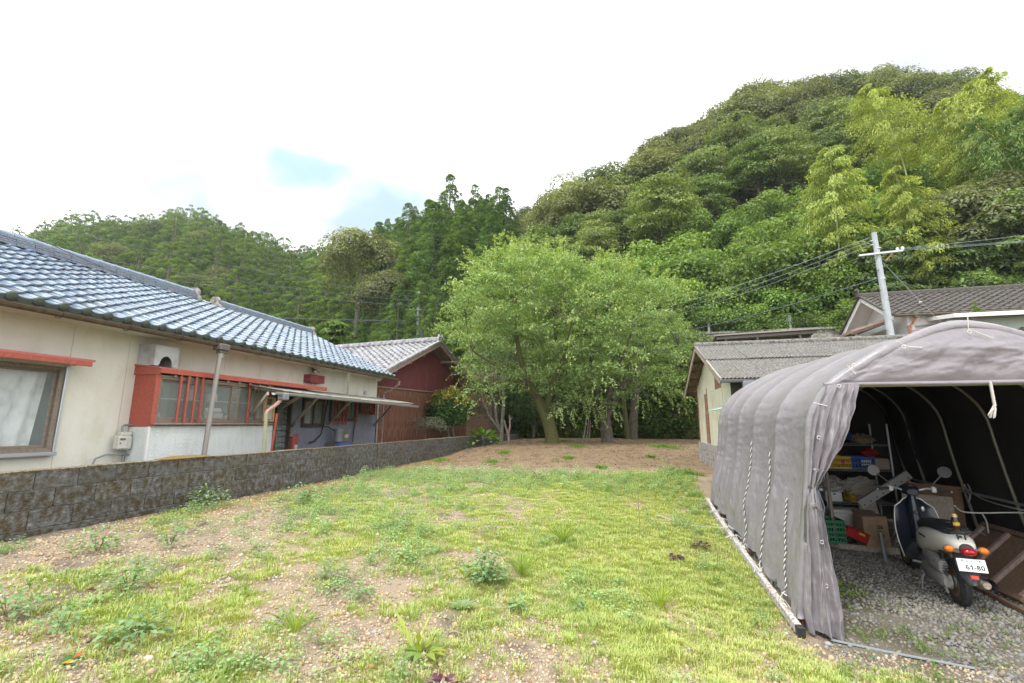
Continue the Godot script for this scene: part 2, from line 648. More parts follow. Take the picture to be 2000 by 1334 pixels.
func broadleaf_mesh(r: float, h: float, puffs: int, per: int, size: float, ca_: Color, cb: Color) -> ArrayMesh:   # a rounded evergreen crown made of billows
	var lf := Leaves.new()
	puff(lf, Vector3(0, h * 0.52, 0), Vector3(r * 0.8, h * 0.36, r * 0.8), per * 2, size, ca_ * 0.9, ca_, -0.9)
	for i in puffs:
		var k := (i + 0.5) / puffs
		var el := lerpf(-0.25, 1.0, pow(k, 0.8))
		var az := i * 2.4 + rng.randf_range(-0.4, 0.4)
		var rr := sqrt(maxf(0.0, 1.0 - el * el))
		var c := Vector3(cos(az) * rr * r * 0.74, h * 0.56 + el * h * 0.32, sin(az) * rr * r * 0.74) + rdir() * r * 0.12
		var pr := r * rng.randf_range(0.30, 0.46)
		var w := rng.randf_range(0.82, 1.2)
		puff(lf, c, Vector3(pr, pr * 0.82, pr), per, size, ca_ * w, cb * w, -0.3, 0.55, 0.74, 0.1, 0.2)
	var m := ArrayMesh.new()
	lf.commit(m, M.leaf)
	bark_tube(m, [[[Vector3(0, -1.5, 0), Vector3(0.1, h * 0.3, 0), Vector3(0, h * 0.6, 0.1)], [r * 0.08, r * 0.06, r * 0.03]]], M.dark_bark)
	return m

func layered_mesh(r: float, h: float, layers: int, per: int, size: float, ca_: Color, cb: Color) -> ArrayMesh:   # open crown of flat leafy sprays
	var lf := Leaves.new()
	var paths := [[[Vector3(0, -1.5, 0), Vector3(0.15, h * 0.4, 0.1), Vector3(0, h * 0.92, 0)], [r * 0.06, r * 0.045, r * 0.015]]]
	for i in layers:
		var k := (i + rng.randf()) / layers
		var az := i * 2.4 + rng.randf()
		var reach := r * (1.0 - 0.65 * pow(k, 1.6)) * rng.randf_range(0.45, 1.0)
		var y := h * (0.30 + 0.66 * k)
		var c := Vector3(cos(az) * reach * 0.75, y + rng.randf_range(-0.3, 0.3), sin(az) * reach * 0.75)
		var pr := r * rng.randf_range(0.32, 0.5)
		var w := rng.randf_range(0.75, 1.25)
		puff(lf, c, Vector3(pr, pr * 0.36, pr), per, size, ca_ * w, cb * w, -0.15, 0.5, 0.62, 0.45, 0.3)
		paths.append([[Vector3(0.1, y * 0.72, 0), c * Vector3(0.5, 1, 0.5) - Vector3(0, pr * 0.4, 0), c], [r * 0.03, r * 0.02, r * 0.006]])
	var m := ArrayMesh.new()
	lf.commit(m, M.leaf)
	bark_tube(m, paths, M.dark_bark)
	return m

func cedar_mesh(r: float, h: float, tiers: int, per: int, size: float, ca_: Color, cb: Color, top := 1.0) -> ArrayMesh:      # a tall cone of drooping needle clumps
	var lf := Leaves.new()
	for i in tiers:
		var k := (i + 0.5) / tiers
		var y := h * (0.10 + 0.90 * k)
		var rr := r * pow(1.0 - k, 0.72 if top > 1.05 else 0.84) * top + r * 0.03
		var n := maxi(3, int(12.0 * (1.0 - k) + 3.0))
		for j in n:
			var az := TAU * (j + rng.randf() * 0.7) / n + i * 1.9
			var q := rr * rng.randf_range(0.62, 1.0)
			var c := Vector3(cos(az) * q, y + rng.randf_range(-0.5, 0.5) * h / tiers, sin(az) * q)
			var s := (r * 0.22 * (1.0 - k * 0.68)) * rng.randf_range(0.75, 1.25)
			var w := rng.randf_range(0.75, 1.25)
			var nrm := Vector3(cos(az), 0.5, sin(az)).normalized()
			for q2 in per:
				var d := rdir()
				if d.y < -0.5: d.y = -d.y
				var p := c + d * Vector3(s, s * 0.75, s) * (0.55 + 0.5 * rng.randf())
				p.y -= (Vector2(p.x, p.z).length() - q) * 0.35
				var al := (Vector3(cos(az), -0.1, sin(az)) * 0.7 + d * 0.8 + rdir() * 0.4).normalized()
				var l := size * rng.randf_range(0.7, 1.3)
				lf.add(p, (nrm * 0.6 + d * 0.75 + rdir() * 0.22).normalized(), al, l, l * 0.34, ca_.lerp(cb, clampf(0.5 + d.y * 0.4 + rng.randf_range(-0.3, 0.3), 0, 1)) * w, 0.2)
	var m := ArrayMesh.new()
	lf.commit(m, M.leaf)
	bark_tube(m, [[[Vector3(0, -2, 0), Vector3(0, h * 0.5, 0), Vector3(0, h * 0.98, 0)], [r * 0.08, r * 0.055, 0.02]]], M.dark_bark)
	return m

func bamboo_mesh(h: float, lean: float, per: int, ca_: Color, cb: Color, wide_ := 0.13, size := 0.24) -> ArrayMesh:      # a culm that arches over at its feathery top
	var lf := Leaves.new()
	var pts := []
	var rad := []
	for i in 13:
		var k := i / 12.0
		pts.append(Vector3(lean * pow(k, 2.6), h * k - lean * 0.35 * pow(k, 5.0), 0.25 * sin(k * 3.0)))
		rad.append(lerpf(0.07, 0.015, k))
	var ns := 30
	for i in ns:
		var k := 0.34 + 0.66 * (i + 0.5) / ns
		var f := k * 12.0
		var b: Vector3 = (pts[int(f)] as Vector3).lerp(pts[mini(int(f) + 1, 12)], f - int(f))
		var wide := h * wide_ * sin(clampf((k - 0.30) / 0.7, 0, 1) * PI * 0.93 + 0.15) + 0.25
		for j in 2:
			var az := i * 2.4 + j * 2.9 + rng.randf()
			var w := rng.randf_range(0.75, 1.2)
			var tip := Vector3(cos(az), 0.15, sin(az))
			for q in per:
				var u := rng.randf()
				var p := b + tip * wide * (0.25 + u) + rdir() * wide * 0.22
				p.y -= wide * 0.55 * u * u
				var al := (tip * 0.6 + Vector3(0, -0.7, 0) + rdir() * 0.6).normalized()
				var l := size * rng.randf_range(0.7, 1.3)
				lf.add(p, (Vector3(0, 0.7, 0) + tip * 0.4 + rdir() * 0.6).normalized(), al, l, l * 0.26, ca_.lerp(cb, rng.randf()) * w, 0.2)
	var m := ArrayMesh.new()
	lf.commit(m, M.leaf)
	bark_tube(m, [[pts, rad]], M.culm)
	return m

func vine_mesh(r: float, h: float, per: int, size: float, ca_: Color, cb: Color) -> ArrayMesh:        # shrubs hung over with broad-leaved vines
	var lf := Leaves.new()
	for i in 9:
		var az := i * 2.4
		var c := Vector3(cos(az) * r * rng.randf_range(0.1, 0.75), h * rng.randf_range(0.15, 0.7), sin(az) * r * rng.randf_range(0.1, 0.75))
		var pr := r * rng.randf_range(0.32, 0.5)
		var w := rng.randf_range(0.7, 1.3)
		puff(lf, c, Vector3(pr, pr * rng.randf_range(0.7, 1.1), pr), per, size * rng.randf_range(0.8, 1.2), ca_ * w, cb * w, -0.5, 0.8, 0.45, 0.5)
	for i in 14:                                                                # shoots that stick out
		var az := rng.randf() * TAU
		var d := Vector3(cos(az), rng.randf_range(0.2, 1.2), sin(az)).normalized()
		for k in 9:
			var p := Vector3(0, h * 0.4, 0) + d * r * (0.7 + k * 0.06)
			p.y -= 0.02 * k * k
			lf.add(p, (Vector3.UP + rdir() * 0.6).normalized(), (rdir() + d * 0.4).normalized(), size * 0.8, size * 0.55, cb)
	return lf.commit(ArrayMesh.new(), M.leaf)

var tints := []
const TONE := ["mid toned", "yellowish", "deep green", "pale", "fresh green", "dusky"]
func zone(v: float) -> String:
	return "on the crest" if v > 0.9 else ("high up" if v > 0.62 else ("half way up" if v > 0.34 else "low down"))

func plant(called: String, mesh: ArrayMesh, p: Vector3, scale_: float, label: String, category: String, group := "", tint := -1, turn := -1.0, stretch := 1.0) -> MeshInstance3D:
	var o := MeshInstance3D.new()
	o.mesh = mesh
	o.name = numbered(called)
	add_child(o, true)
	o.transform = Transform3D(Basis(Vector3.UP, turn if turn >= 0 else rng.randf() * TAU).scaled(Vector3(scale_, scale_ * stretch, scale_)), p)
	if tint >= 0: o.set_surface_override_material(0, tints[tint % tints.size()])
	tag(o, label, category, group)
	return o

func forest() -> void:
	for c in [Color(1, 1, 1), Color(1.12, 1.08, 0.95), Color(0.80, 0.85, 0.80), Color(1.2, 1.18, 1.0), Color(0.9, 1.0, 0.8), Color(0.88, 0.86, 0.85)]:
		var m: StandardMaterial3D = M.leaf.duplicate()
		m.albedo_color = Color(c.r, c.g, c.b).linear_to_srgb()
		m.resource_name = "leaf_tone_%d" % tints.size()
		tints.append(m)
	var olive := []
	for i in 5: olive.append(broadleaf_mesh(3.8, 7.8, 19 + i, 520, 0.24, Color(0.095, 0.118, 0.052), Color(0.215, 0.240, 0.115)))
	var green := []
	for i in 4: green.append(layered_mesh(3.5, 7.5, 26, 360, 0.25, Color(0.105, 0.153, 0.066), Color(0.235, 0.298, 0.130)))
	var vines := []
	for i in 4: vines.append(vine_mesh(2.2, 3.0, 560, 0.15, Color(0.095, 0.165, 0.05), Color(0.22, 0.32, 0.09)))
	var pines := []
	for i in 5: pines.append(cedar_mesh(4.6, 12.0, 8, 125, 0.30, Color(0.080, 0.135, 0.048), Color(0.195, 0.285, 0.09), 1.2))
	var cedars := []
	for i in 4: cedars.append(cedar_mesh(5.1, 21.0, 27, 96, 0.29, Color(0.062, 0.120, 0.050), Color(0.155, 0.250, 0.092)))
	# left hill and the saddle: conifers
	var n_pine := 0
	var far_x := []
	for j in 17:
		var v := 0.16 + 0.9 * j / 16.0
		var nu := 26
		for i in nu:
			var u := (i + 0.5 + 0.5 * (j % 2) + rng.randf_range(-0.35, 0.35)) / nu * 0.40 + 0.03
			var p := hill(u, v + rng.randf_range(-0.02, 0.02))
			if p.x < -230 or (p.x < -140 and v < 0.5): continue
			var kind := rng.randf()
			var sc := rng.randf_range(0.75, 1.2)
			if kind < 0.12 and u < 0.22:
				plant("hill_tree", olive[rng.randi() % 5], p, sc * 1.3, "round olive broadleaf tree among the conifers of the left hill", "tree", "broadleaf trees on the left hill", rng.randi() % 6)
			elif n_pine < 300:
				n_pine += 1
				var tn := rng.randi() % 6
				plant("hill_conifer", pines[rng.randi() % 5], p, sc, "%s conifer in the wood %s on the left hill" % [TONE[tn], zone(v)], "tree", "conifers on the left hill", tn)
			else:
				far_x.append(Transform3D(Basis(Vector3.UP, rng.randf() * TAU).scaled(Vector3.ONE * sc), p))
	if far_x.size(): tag(many("conifer_wood", pines[0], null, far_x, []), "further conifers of the wood on the left hill", "wood")
	# the saddle and the hill behind the big cedars
	var n_ced := 0
	for j in 12:
		var v := 0.10 + 0.9 * j / 11.0
		for i in 9:
			var u := 0.355 + 0.125 * (i + 0.5 + 0.5 * (j % 2) + rng.randf_range(-0.3, 0.3)) / 9.0
			var p := hill(u, v)
			n_ced += 1
			if rng.randf() < 0.72:
				plant("hill_cedar", cedars[rng.randi() % 4], p, rng.randf_range(0.55, 0.8), "pointed cedar on the slope behind the gable of the red shed", "tree", "cedars in the saddle of the hills", rng.randi() % 3)
			else:
				plant("hill_tree", green[rng.randi() % 4], p, rng.randf_range(0.9, 1.3), "leafy tree on the slope between the cedars", "tree", "leafy trees between the cedars", rng.randi() % 6)
	# big cedars in front of them
	var big := [[Vector3(-9.1, 37.2, -62), 1.0], [Vector3(-5.5, 36.8, -64), 0.95], [Vector3(-12.8, 35.8, -66), 1.0], [Vector3(-1.8, 34.8, -60), 0.85], [Vector3(-16.9, 36.9, -70), 0.9], [Vector3(-5.7, 27.2, -50), 0.85], [Vector3(-9.4, 28.2, -52), 0.9], [Vector3(-13.1, 24.8, -55), 0.85], [Vector3(-24.9, 38.4, -80), 0.8], [Vector3(-20.6, 38.4, -78), 0.9], [Vector3(-30.4, 38.5, -85), 0.7]]
	var says := ["tallest pointed cedar, its tip above all others in the middle", "cedar just right of the tallest one, with a slim tip", "cedar left of the tallest one and a little lower", "slim dark cedar at the right end of the cedar stand", "cedar at the upper left shoulder of the cedar stand", "full cedar in front of the stand above the cherry tree", "broad cedar in front, below the tallest one", "shorter cedar at the lower left of the stand", "cedar on the descending left flank above the olive tree", "cedar between the left flank and the stand", "last cedar on the left flank before the saddle"]
	for i in big.size():
		var tip: Vector3 = big[i][0]
		var sc: float = big[i][1] * 1.15
		plant("tall_cedar", cedars[i % 4], tip - Vector3(0, 21.0 * sc * 0.985, 0), sc, says[i], "cedar", "tall cedars behind the red shed", i % 2, i * 1.3)
	for q in [[-11.8, 15.9, -46], [-13.6, 17.5, -50], [-8.8, 16.4, -44], [-7.0, 14.0, -41], [-4.0, 17.0, -44], [-2.0, 20.0, -50]]:
		plant("young_cedar", cedars[rng.randi() % 4], Vector3(q[0], q[1] - 14.5, q[2]), 0.7, "smaller cedar at the foot of the cedar stand", "cedar", "small cedars at the foot of the stand", 1)
	plant("olive_tree", olive[2], Vector3(-21.5, 16.0, -62), 1.5, "broad brownish olive round tree left of the cedar stand", "tree", "", 3, -1, 1.1)
	plant("olive_tree", olive[4], Vector3(-15.0, 11.5, -52), 1.0, "smaller olive tree under the broad brownish one", "tree", "", 5)
	plant("vine_tree", layered_mesh(1.5, 6.5, 26, 200, 0.30, Color(0.10, 0.17, 0.045), Color(0.16, 0.24, 0.06)), Vector3(-14.4, 3.6, -36), 1.0, "slender light green vine covered tree above the grey tiled roof", "tree")
	# bushes at the foot of that slope
	for i in 60:
		var u := 0.30 + 0.22 * rng.randf()
		var p := hill(u, 0.02 + 0.16 * rng.randf())
		plant("slope_bush", vines[rng.randi() % 4], p, rng.randf_range(1.0, 1.9), "bush tangled with vines at the foot of the cedar slope", "bush", "bushes at the foot of the cedar slope", rng.randi() % 6)
	# right hill
	var n_oak := 0
	for j in 16:
		var v := 0.05 + 0.99 * j / 15.0
		var nu := int(lerpf(13, 21, v))
		for i in nu:
			var u := 0.50 + 0.46 * (i + 0.5 + 0.5 * (j % 2) + rng.randf_range(-0.4, 0.4)) / nu
			var p := hill(u, v + rng.randf_range(-0.02, 0.02))
			var mixed := nz.get_noise_2d(p.x * 0.06 + 50.0, p.z * 0.06) * 0.5
			var sc := rng.randf_range(0.75, 1.2)
			var up := v - 0.30 * smoothstep(0.55, 0.95, u)
			if up < 0.12 + mixed * 0.3:
				var tn := rng.randi() % 6
				plant("vine_bush", vines[rng.randi() % 4], p, sc * 1.5, "%s vine thicket %s on the %s flank of the right hill" % [TONE[tn], zone(v), "left" if u < 0.66 else ("middle" if u < 0.8 else "right")], "bush", "vine thickets low on the right hill", tn)
			elif up < 0.36 + mixed * 0.5:
				var tn := rng.randi() % 6
				plant("hill_tree", green[rng.randi() % 4], p, sc * rng.randf_range(0.95, 1.25), "%s leafy tree %s on the %s flank of the right hill" % [TONE[tn], zone(v), "left" if u < 0.66 else ("middle" if u < 0.8 else "right")], "tree", "leafy trees on the right hill", tn)
			elif n_oak < 300:
				n_oak += 1
				var tn := rng.randi() % 6
				plant("evergreen_oak", olive[rng.randi() % 5], p, sc * 1.32, "round billowing %s evergreen %s on the %s flank of the right hill" % [TONE[tn], zone(v), "left" if u < 0.66 else ("middle" if u < 0.8 else "right")], "tree", "evergreens on the right hill", tn)
	# thickets right behind the terrace fence
	for i in 90:
		var u := 0.52 + 0.42 * (i + rng.randf()) / 90.0
		var p := hill(u, rng.randf_range(0.005, 0.10))
		plant("vine_bush", vines[rng.randi() % 4], p, rng.randf_range(0.8, 1.35), "%s vine thicket just above the terrace fence, %s" % [TONE[i % 6], "behind the garden trees" if u < 0.62 else ("above the yellow shed" if u < 0.75 else "above the white house")], "bush", "vine thickets above the terrace fence", i % 6)
	for i in 34:
		plant("vine_bush", vines[rng.randi() % 4], W(32.6 + 0.5 * sin(i * 2.1), 1.0 + i * 0.9, 7.1), rng.randf_range(0.55, 0.85), "vine thicket growing through the fence on the terrace wall", "bush", "vine thickets along the terrace fence", rng.randi() % 6)
	# dark trees that hide the terrace wall behind the garden
	for i in 16:
		var t := -9.0 + i * 0.86
		plant("backdrop_tree", green[i % 4], W(29.2 + 1.2 * sin(i * 2.3), t, 0.9), 0.78 + 0.12 * sin(i * 1.7), "shaded green tree in the row behind the garden trees", "tree", "trees in the row behind the garden", 2 if i % 2 else 4)
	for i in 14:
		plant("backdrop_bush", vines[i % 4], W(28.2 + 0.6 * sin(i * 1.9), -7.0 + i * 0.8, 0.8), 1.0, "shaded green thicket under the row behind the garden trees", "bush", "thickets behind the garden trees", 2)
	# bamboo
	var yel := [Color(0.30, 0.38, 0.08), Color(0.48, 0.54, 0.14)]
	var grn := [Color(0.14, 0.24, 0.075), Color(0.26, 0.37, 0.12)]
	var b := [bamboo_mesh(13.0, 1.2, 150, grn[1], yel[1], 0.095), bamboo_mesh(13.0, 1.0, 130, yel[0], yel[1], 0.095), bamboo_mesh(13.0, 2.2, 110, grn[0], grn[1]), bamboo_mesh(13.0, 2.0, 140, yel[0], yel[1], 0.14)]
	plant("bamboo", b[0], Vector3(21.3, 7.2, -28.6), 1.1, "tall light green bamboo plume left of the yellow one, mid slope", "bamboo", "", -1, 0.5)
	plant("bamboo", b[1], Vector3(25.8, 6.2, -26.9), 0.96, "yellow bamboo plume with a bare stem above the utility pole", "bamboo", "", -1, 2.6)
	var tops := [[35.0, 15.4, -32.2, "leftmost of the yellow bamboo tops high at the right"], [36.4, 14.8, -31.7, "tallest of the yellow bamboo tops high at the right"], [38.0, 14.6, -31.6, "rightmost of the yellow bamboo tops high at the right"], [33.6, 19.0, -35.5, "small yellow bamboo top peeping over the evergreens left of the others"]]
	for q in tops: plant("bamboo", b[3], Vector3(q[0], q[1], q[2]), 1.05, q[3], "bamboo")
	for q in [[36.5, 12.6, -29.7], [34.6, 10.3, -27.9], [38.5, 12.0, -28.2], [36.0, 10.0, -26.0]]:
		plant("bamboo", b[2], Vector3(q[0], q[1], q[2]), 1.05, "green bamboo at the right edge below the yellow tops", "bamboo", "green bamboo at the right edge")
	var near := [[29.2, 9.0, -28.2, 1.0, 0, "dusky round tree in front of the yellow bamboo, above the tiled roof"], [32.2, 10.5, -29.4, 1.05, 5, "round olive tree just below the yellow bamboo tops"], [31.0, 8.6, -25.6, 0.95, 4, "fresh green tree at the right edge under the green bamboo"], [27.6, 7.6, -27.6, 0.8, 2, "dark tree right of the single yellow bamboo plume"], [33.6, 9.4, -26.0, 0.95, 0, "leafy tree at the right edge above the white house roof"], [23.6, 7.6, -28.6, 0.85, 2, "dark leafy tree between the two bamboo plumes"]]
	for q in near: plant("slope_tree", (olive if q[4] in [0, 5] else green)[rng.randi() % 4], Vector3(q[0], q[1] - 0.5, q[2]), q[3], q[5], "tree", "", q[4])

# ---------------------------------------------------------------- materials
func lin2(k: float) -> Color:
	return Color(k, k, k)

func materials() -> void:
	var fb := bumptex(noise(2, 0.03, 5), 512, 8.0)
	var fine := bumptex(noise(12, 0.12, 3), 512, 5.0)
	var cells := noise(9, 0.045, 3, FastNoiseLite.TYPE_CELLULAR)
	cells.cellular_return_type = FastNoiseLite.RETURN_DISTANCE2_SUB
	var grit := ntex(cells, [0.0, 0.25, 0.6, 1.0], 1024, [lin2(0.45), lin2(0.75), lin2(0.95), lin2(1.0)])
	M.leaf = leafy("leaf", Color(1, 1, 1), 0.9)
	M.ground = worn("ground", grit, 0.9, 0.95, bumptex(cells, 1024, 10.0), 1.0)
	M.ground.vertex_color_use_as_albedo = true
	M.litter = flat("litter", Color(1, 1, 1), 1.0)
	M.litter.vertex_color_use_as_albedo = true
	var bark_n := noise(4, 0.02, 5)
	M.dark_bark = worn("dark_bark", ntex(bark_n, [0, 0.5, 1], 256, [Color(0.05, 0.04, 0.03), Color(0.10, 0.085, 0.065), Color(0.17, 0.15, 0.12)]), Vector3(2, 0.7, 2), 0.9)
	M.grey_bark = worn("grey_bark", ntex(bark_n, [0, 0.4, 0.7, 1], 512, [Color(0.09, 0.08, 0.06), Color(0.19, 0.17, 0.14), Color(0.32, 0.31, 0.28), Color(0.44, 0.44, 0.40)]), Vector3(2.2, 0.8, 2.2), 0.9, fb, 1.5)
	M.moss_bark = worn("moss_bark", ntex(noise(41, 0.02, 5), [0, 0.4, 0.55, 1], 512, [Color(0.05, 0.042, 0.028), Color(0.085, 0.075, 0.036), Color(0.095, 0.105, 0.028), Color(0.15, 0.165, 0.04)]), 2.6, 0.95, fb, 1.5)
	M.culm = flat("culm", Color(0.30, 0.32, 0.12), 0.5)
	M.twig = flat("twig", Color(0.25, 0.21, 0.16), 0.9)
	# walls
	M.cream = worn("cream", ntex(noise(31, 0.012, 5), [0, 0.35, 0.6, 1], 512, [Color(0.50, 0.475, 0.385), Color(0.575, 0.56, 0.475), Color(0.605, 0.59, 0.515), Color(0.63, 0.615, 0.545)]), Vector3(0.4, 0.2, 0.4), 0.9, fine, 0.12)
	M.white_panel = worn("white_panel", ntex(noise(32, 0.012, 5), [0, 0.4, 1], 512, [Color(0.49, 0.52, 0.49), Color(0.58, 0.61, 0.59), Color(0.65, 0.68, 0.67)]), Vector3(1.2, 0.3, 1.2), 0.8, fine, 0.4)
	M.grey_wall = worn("grey_wall", ntex(noise(33, 0.015, 5), [0, 0.4, 1], 512, [Color(0.16, 0.165, 0.20), Color(0.20, 0.205, 0.245), Color(0.25, 0.255, 0.29)]), Vector3(0.8, 0.35, 0.8), 0.85, fine, 0.5)
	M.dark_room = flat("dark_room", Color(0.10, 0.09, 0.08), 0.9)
	M.red = worn("red", ntex(noise(34, 0.03, 5), [0, 0.3, 0.6, 1], 512, [Color(0.22, 0.055, 0.035), Color(0.32, 0.075, 0.05), Color(0.37, 0.09, 0.06), Color(0.45, 0.16, 0.12)]), Vector3(3, 0.8, 3), 0.6, fine, 0.3)
	M.pink_red = worn("pink_red", ntex(noise(35, 0.03, 4), [0, 0.5, 1], 256, [Color(0.33, 0.09, 0.08), Color(0.42, 0.14, 0.13), Color(0.46, 0.19, 0.17)]), 2.0, 0.6)
	M.brown_frame = worn("brown_frame", ntex(noise(36, 0.03, 4), [0, 0.5, 1], 256, [Color(0.13, 0.10, 0.075), Color(0.19, 0.15, 0.115), Color(0.25, 0.20, 0.16)]), 2.5, 0.5)
	M.dark_frame = flat("dark_frame", Color(0.06, 0.045, 0.035), 0.5)
	M.alu = flat("alu", Color(0.50, 0.53, 0.56), 0.35, 0.7)
	M.steel = flat("steel", Color(0.42, 0.45, 0.47), 0.4, 0.6)
	M.grey_pipe = flat("grey_pipe", Color(0.19, 0.20, 0.21), 0.5)
	M.taupe = flat("taupe", Color(0.26, 0.235, 0.215), 0.55)
	M.dark_taupe = flat("dark_taupe", Color(0.12, 0.10, 0.09), 0.5)
	M.gutter = worn("gutter", ntex(noise(37, 0.02, 5), [0, 0.4, 0.7, 1], 256, [Color(0.05, 0.030, 0.02), Color(0.09, 0.06, 0.042), Color(0.09, 0.085, 0.04), Color(0.17, 0.11, 0.085)]), 1.5, 0.6)
	M.hood = worn("hood", ntex(noise(38, 0.015, 5), [0, 0.5, 1], 256, [Color(0.27, 0.265, 0.25), Color(0.40, 0.41, 0.42), Color(0.45, 0.46, 0.48)]), 0.8, 0.45)
	M.black = flat("black", Color(0.018, 0.018, 0.02), 0.5)
	M.rubber = flat("rubber", Color(0.025, 0.025, 0.026), 0.8)
	M.white = flat("white", Color(0.70, 0.70, 0.68), 0.5)
	M.off_white = flat("off_white", Color(0.52, 0.52, 0.49), 0.5)
	M.curtain = worn("curtain", ntex(noise(39, 0.012, 5), [0, 0.35, 0.7, 1], 512, [Color(0.36, 0.33, 0.28), Color(0.58, 0.59, 0.58), Color(0.70, 0.72, 0.72), Color(0.74, 0.76, 0.76)]), Vector3(1.2, 0.6, 1.2), 0.95)
	M.wood = worn("wood", ntex(noise(42, 0.03, 5), [0, 0.4, 0.7, 1], 512, [Color(0.19, 0.15, 0.11), Color(0.30, 0.26, 0.21), Color(0.38, 0.34, 0.28), Color(0.45, 0.41, 0.35)]), Vector3(4, 0.8, 4), 0.9, fb, 0.5)
	M.brown_wood = worn("brown_wood", ntex(noise(43, 0.03, 5), [0, 0.5, 1], 512, [Color(0.085, 0.05, 0.032), Color(0.15, 0.095, 0.062), Color(0.23, 0.155, 0.105)]), Vector3(3, 0.6, 3), 0.85, fb, 0.4)
	M.gable_wood = worn("gable_wood", ntex(noise(44, 0.03, 5), [0, 0.5, 1], 256, [Color(0.17, 0.115, 0.095), Color(0.26, 0.19, 0.165), Color(0.35, 0.28, 0.25)]), Vector3(2, 1, 2), 0.9)
	var gl := StandardMaterial3D.new()
	gl.resource_name = "glass"
	gl.transparency = BaseMaterial3D.TRANSPARENCY_ALPHA
	gl.albedo_color = Color(0.75, 0.8, 0.8, 0.12)
	gl.roughness = 0.04
	M.glass = gl
	var fr := StandardMaterial3D.new()
	fr.resource_name = "dusty_glass"
	fr.transparency = BaseMaterial3D.TRANSPARENCY_ALPHA
	fr.albedo_color = Color(0.62, 0.65, 0.63, 0.28)
	fr.roughness = 0.2
	M.dusty = fr
	# roofs
	var tn := noise(45, 0.022, 5)
	M.tile = worn("tile", ntex(tn, [0, 0.28, 0.45, 0.75, 1], 512, [Color(0.10, 0.080, 0.072), Color(0.155, 0.155, 0.165), Color(0.135, 0.195, 0.265), Color(0.155, 0.235, 0.325), Color(0.23, 0.31, 0.39)]), Vector3(2.6, 2.6, 2.6), 0.20)
	M.tile.metallic_specular = 0.6
	M.tile.vertex_color_use_as_albedo = true
	M.tile_b = tinted("tile_b", M.tile, Color(0.70, 0.70, 0.74))
	M.tile_d = tinted("tile_d", M.tile, Color(1.12, 1.1, 1.08))
	M.tile_e = tinted("tile_e", M.tile, Color(0.85, 0.8, 0.78))
	M.tile_e.roughness = 0.4
	M.tile_c = tinted("tile_c", M.tile, Color(1.0, 0.88, 0.8))
	M.tile_edge = worn("tile_edge", ntex(noise(46, 0.03, 5), [0, 0.45, 0.7, 1], 256, [Color(0.035, 0.04, 0.038), Color(0.075, 0.09, 0.092), Color(0.07, 0.095, 0.04), Color(0.14, 0.15, 0.145)]), 4.0, 0.6)
	M.ridge = worn("ridge", ntex(noise(47, 0.03, 5), [0, 0.35, 0.6, 1], 512, [Color(0.10, 0.065, 0.055), Color(0.17, 0.12, 0.11), Color(0.17, 0.26, 0.35), Color(0.30, 0.40, 0.48)]), Vector3(1.5, 5, 1.5), 0.45)
	M.grey_tile = worn("grey_tile", ntex(noise(48, 0.012, 5), [0, 0.4, 0.6, 1], 512, [Color(0.12, 0.12, 0.125), Color(0.20, 0.20, 0.215), Color(0.32, 0.315, 0.325), Color(0.46, 0.45, 0.46)]), Vector3(0.9, 0.9, 0.9), 0.55)
	M.dark_tile = worn("dark_tile", ntex(noise(49, 0.03, 5), [0, 0.5, 1], 512, [Color(0.035, 0.03, 0.026), Color(0.075, 0.066, 0.058), Color(0.17, 0.155, 0.14)]), 1.2, 0.75)
	M.asbestos = worn("asbestos", ntex(noise(50, 0.014, 6), [0, 0.3, 0.5, 0.75, 1], 1024, [Color(0.045, 0.038, 0.031), Color(0.095, 0.086, 0.077), Color(0.150, 0.142, 0.130), Color(0.205, 0.197, 0.185), Color(0.36, 0.35, 0.335)]), 0.8, 0.9, fine, 0.5)
	M.old_sheet = worn("old_sheet", ntex(noise(51, 0.014, 5), [0, 0.5, 1], 512, [Color(0.10, 0.09, 0.055), Color(0.22, 0.20, 0.13), Color(0.34, 0.31, 0.21)]), 0.8, 0.8)
	M.grey_tile.vertex_color_use_as_albedo = true
	M.dark_tile.vertex_color_use_as_albedo = true
	# red shed, yellow shed
	M.maroon = worn("maroon", ntex(noise(52, 0.014, 5), [0, 0.35, 0.65, 1], 512, [Color(0.075, 0.045, 0.035), Color(0.13, 0.040, 0.040), Color(0.165, 0.042, 0.046), Color(0.20, 0.075, 0.068)]), Vector3(2.2, 0.35, 2.2), 0.75)
	M.maroon_low = worn("maroon_low", ntex(noise(53, 0.016, 5), [0, 0.4, 0.6, 1], 512, [Color(0.085, 0.032, 0.026), Color(0.13, 0.042, 0.034), Color(0.16, 0.085, 0.045), Color(0.26, 0.20, 0.10)]), Vector3(3.0, 0.25, 3.0), 0.8)
	M.yellow_sheet = worn("yellow_sheet", ntex(noise(54, 0.01, 5), [0, 0.3, 0.6, 1], 512, [Color(0.42, 0.39, 0.26), Color(0.57, 0.56, 0.41), Color(0.63, 0.62, 0.48), Color(0.62, 0.66, 0.56)]), Vector3(0.7, 0.3, 0.7), 0.6)
	M.rust = worn("rust", ntex(noise(55, 0.03, 5), [0, 0.35, 0.6, 0.8, 1], 512, [Color(0.10, 0.035, 0.018), Color(0.18, 0.075, 0.04), Color(0.28, 0.14, 0.085), Color(0.50, 0.45, 0.38), Color(0.60, 0.57, 0.50)]), Vector3(5, 0.5, 5), 0.85)
	M.rusty_rail = worn("rusty_rail", ntex(noise(56, 0.02, 5), [0, 0.35, 0.5, 1], 512, [Color(0.18, 0.075, 0.035), Color(0.30, 0.20, 0.13), Color(0.42, 0.42, 0.42), Color(0.55, 0.57, 0.58)]), 2.0, 0.6)
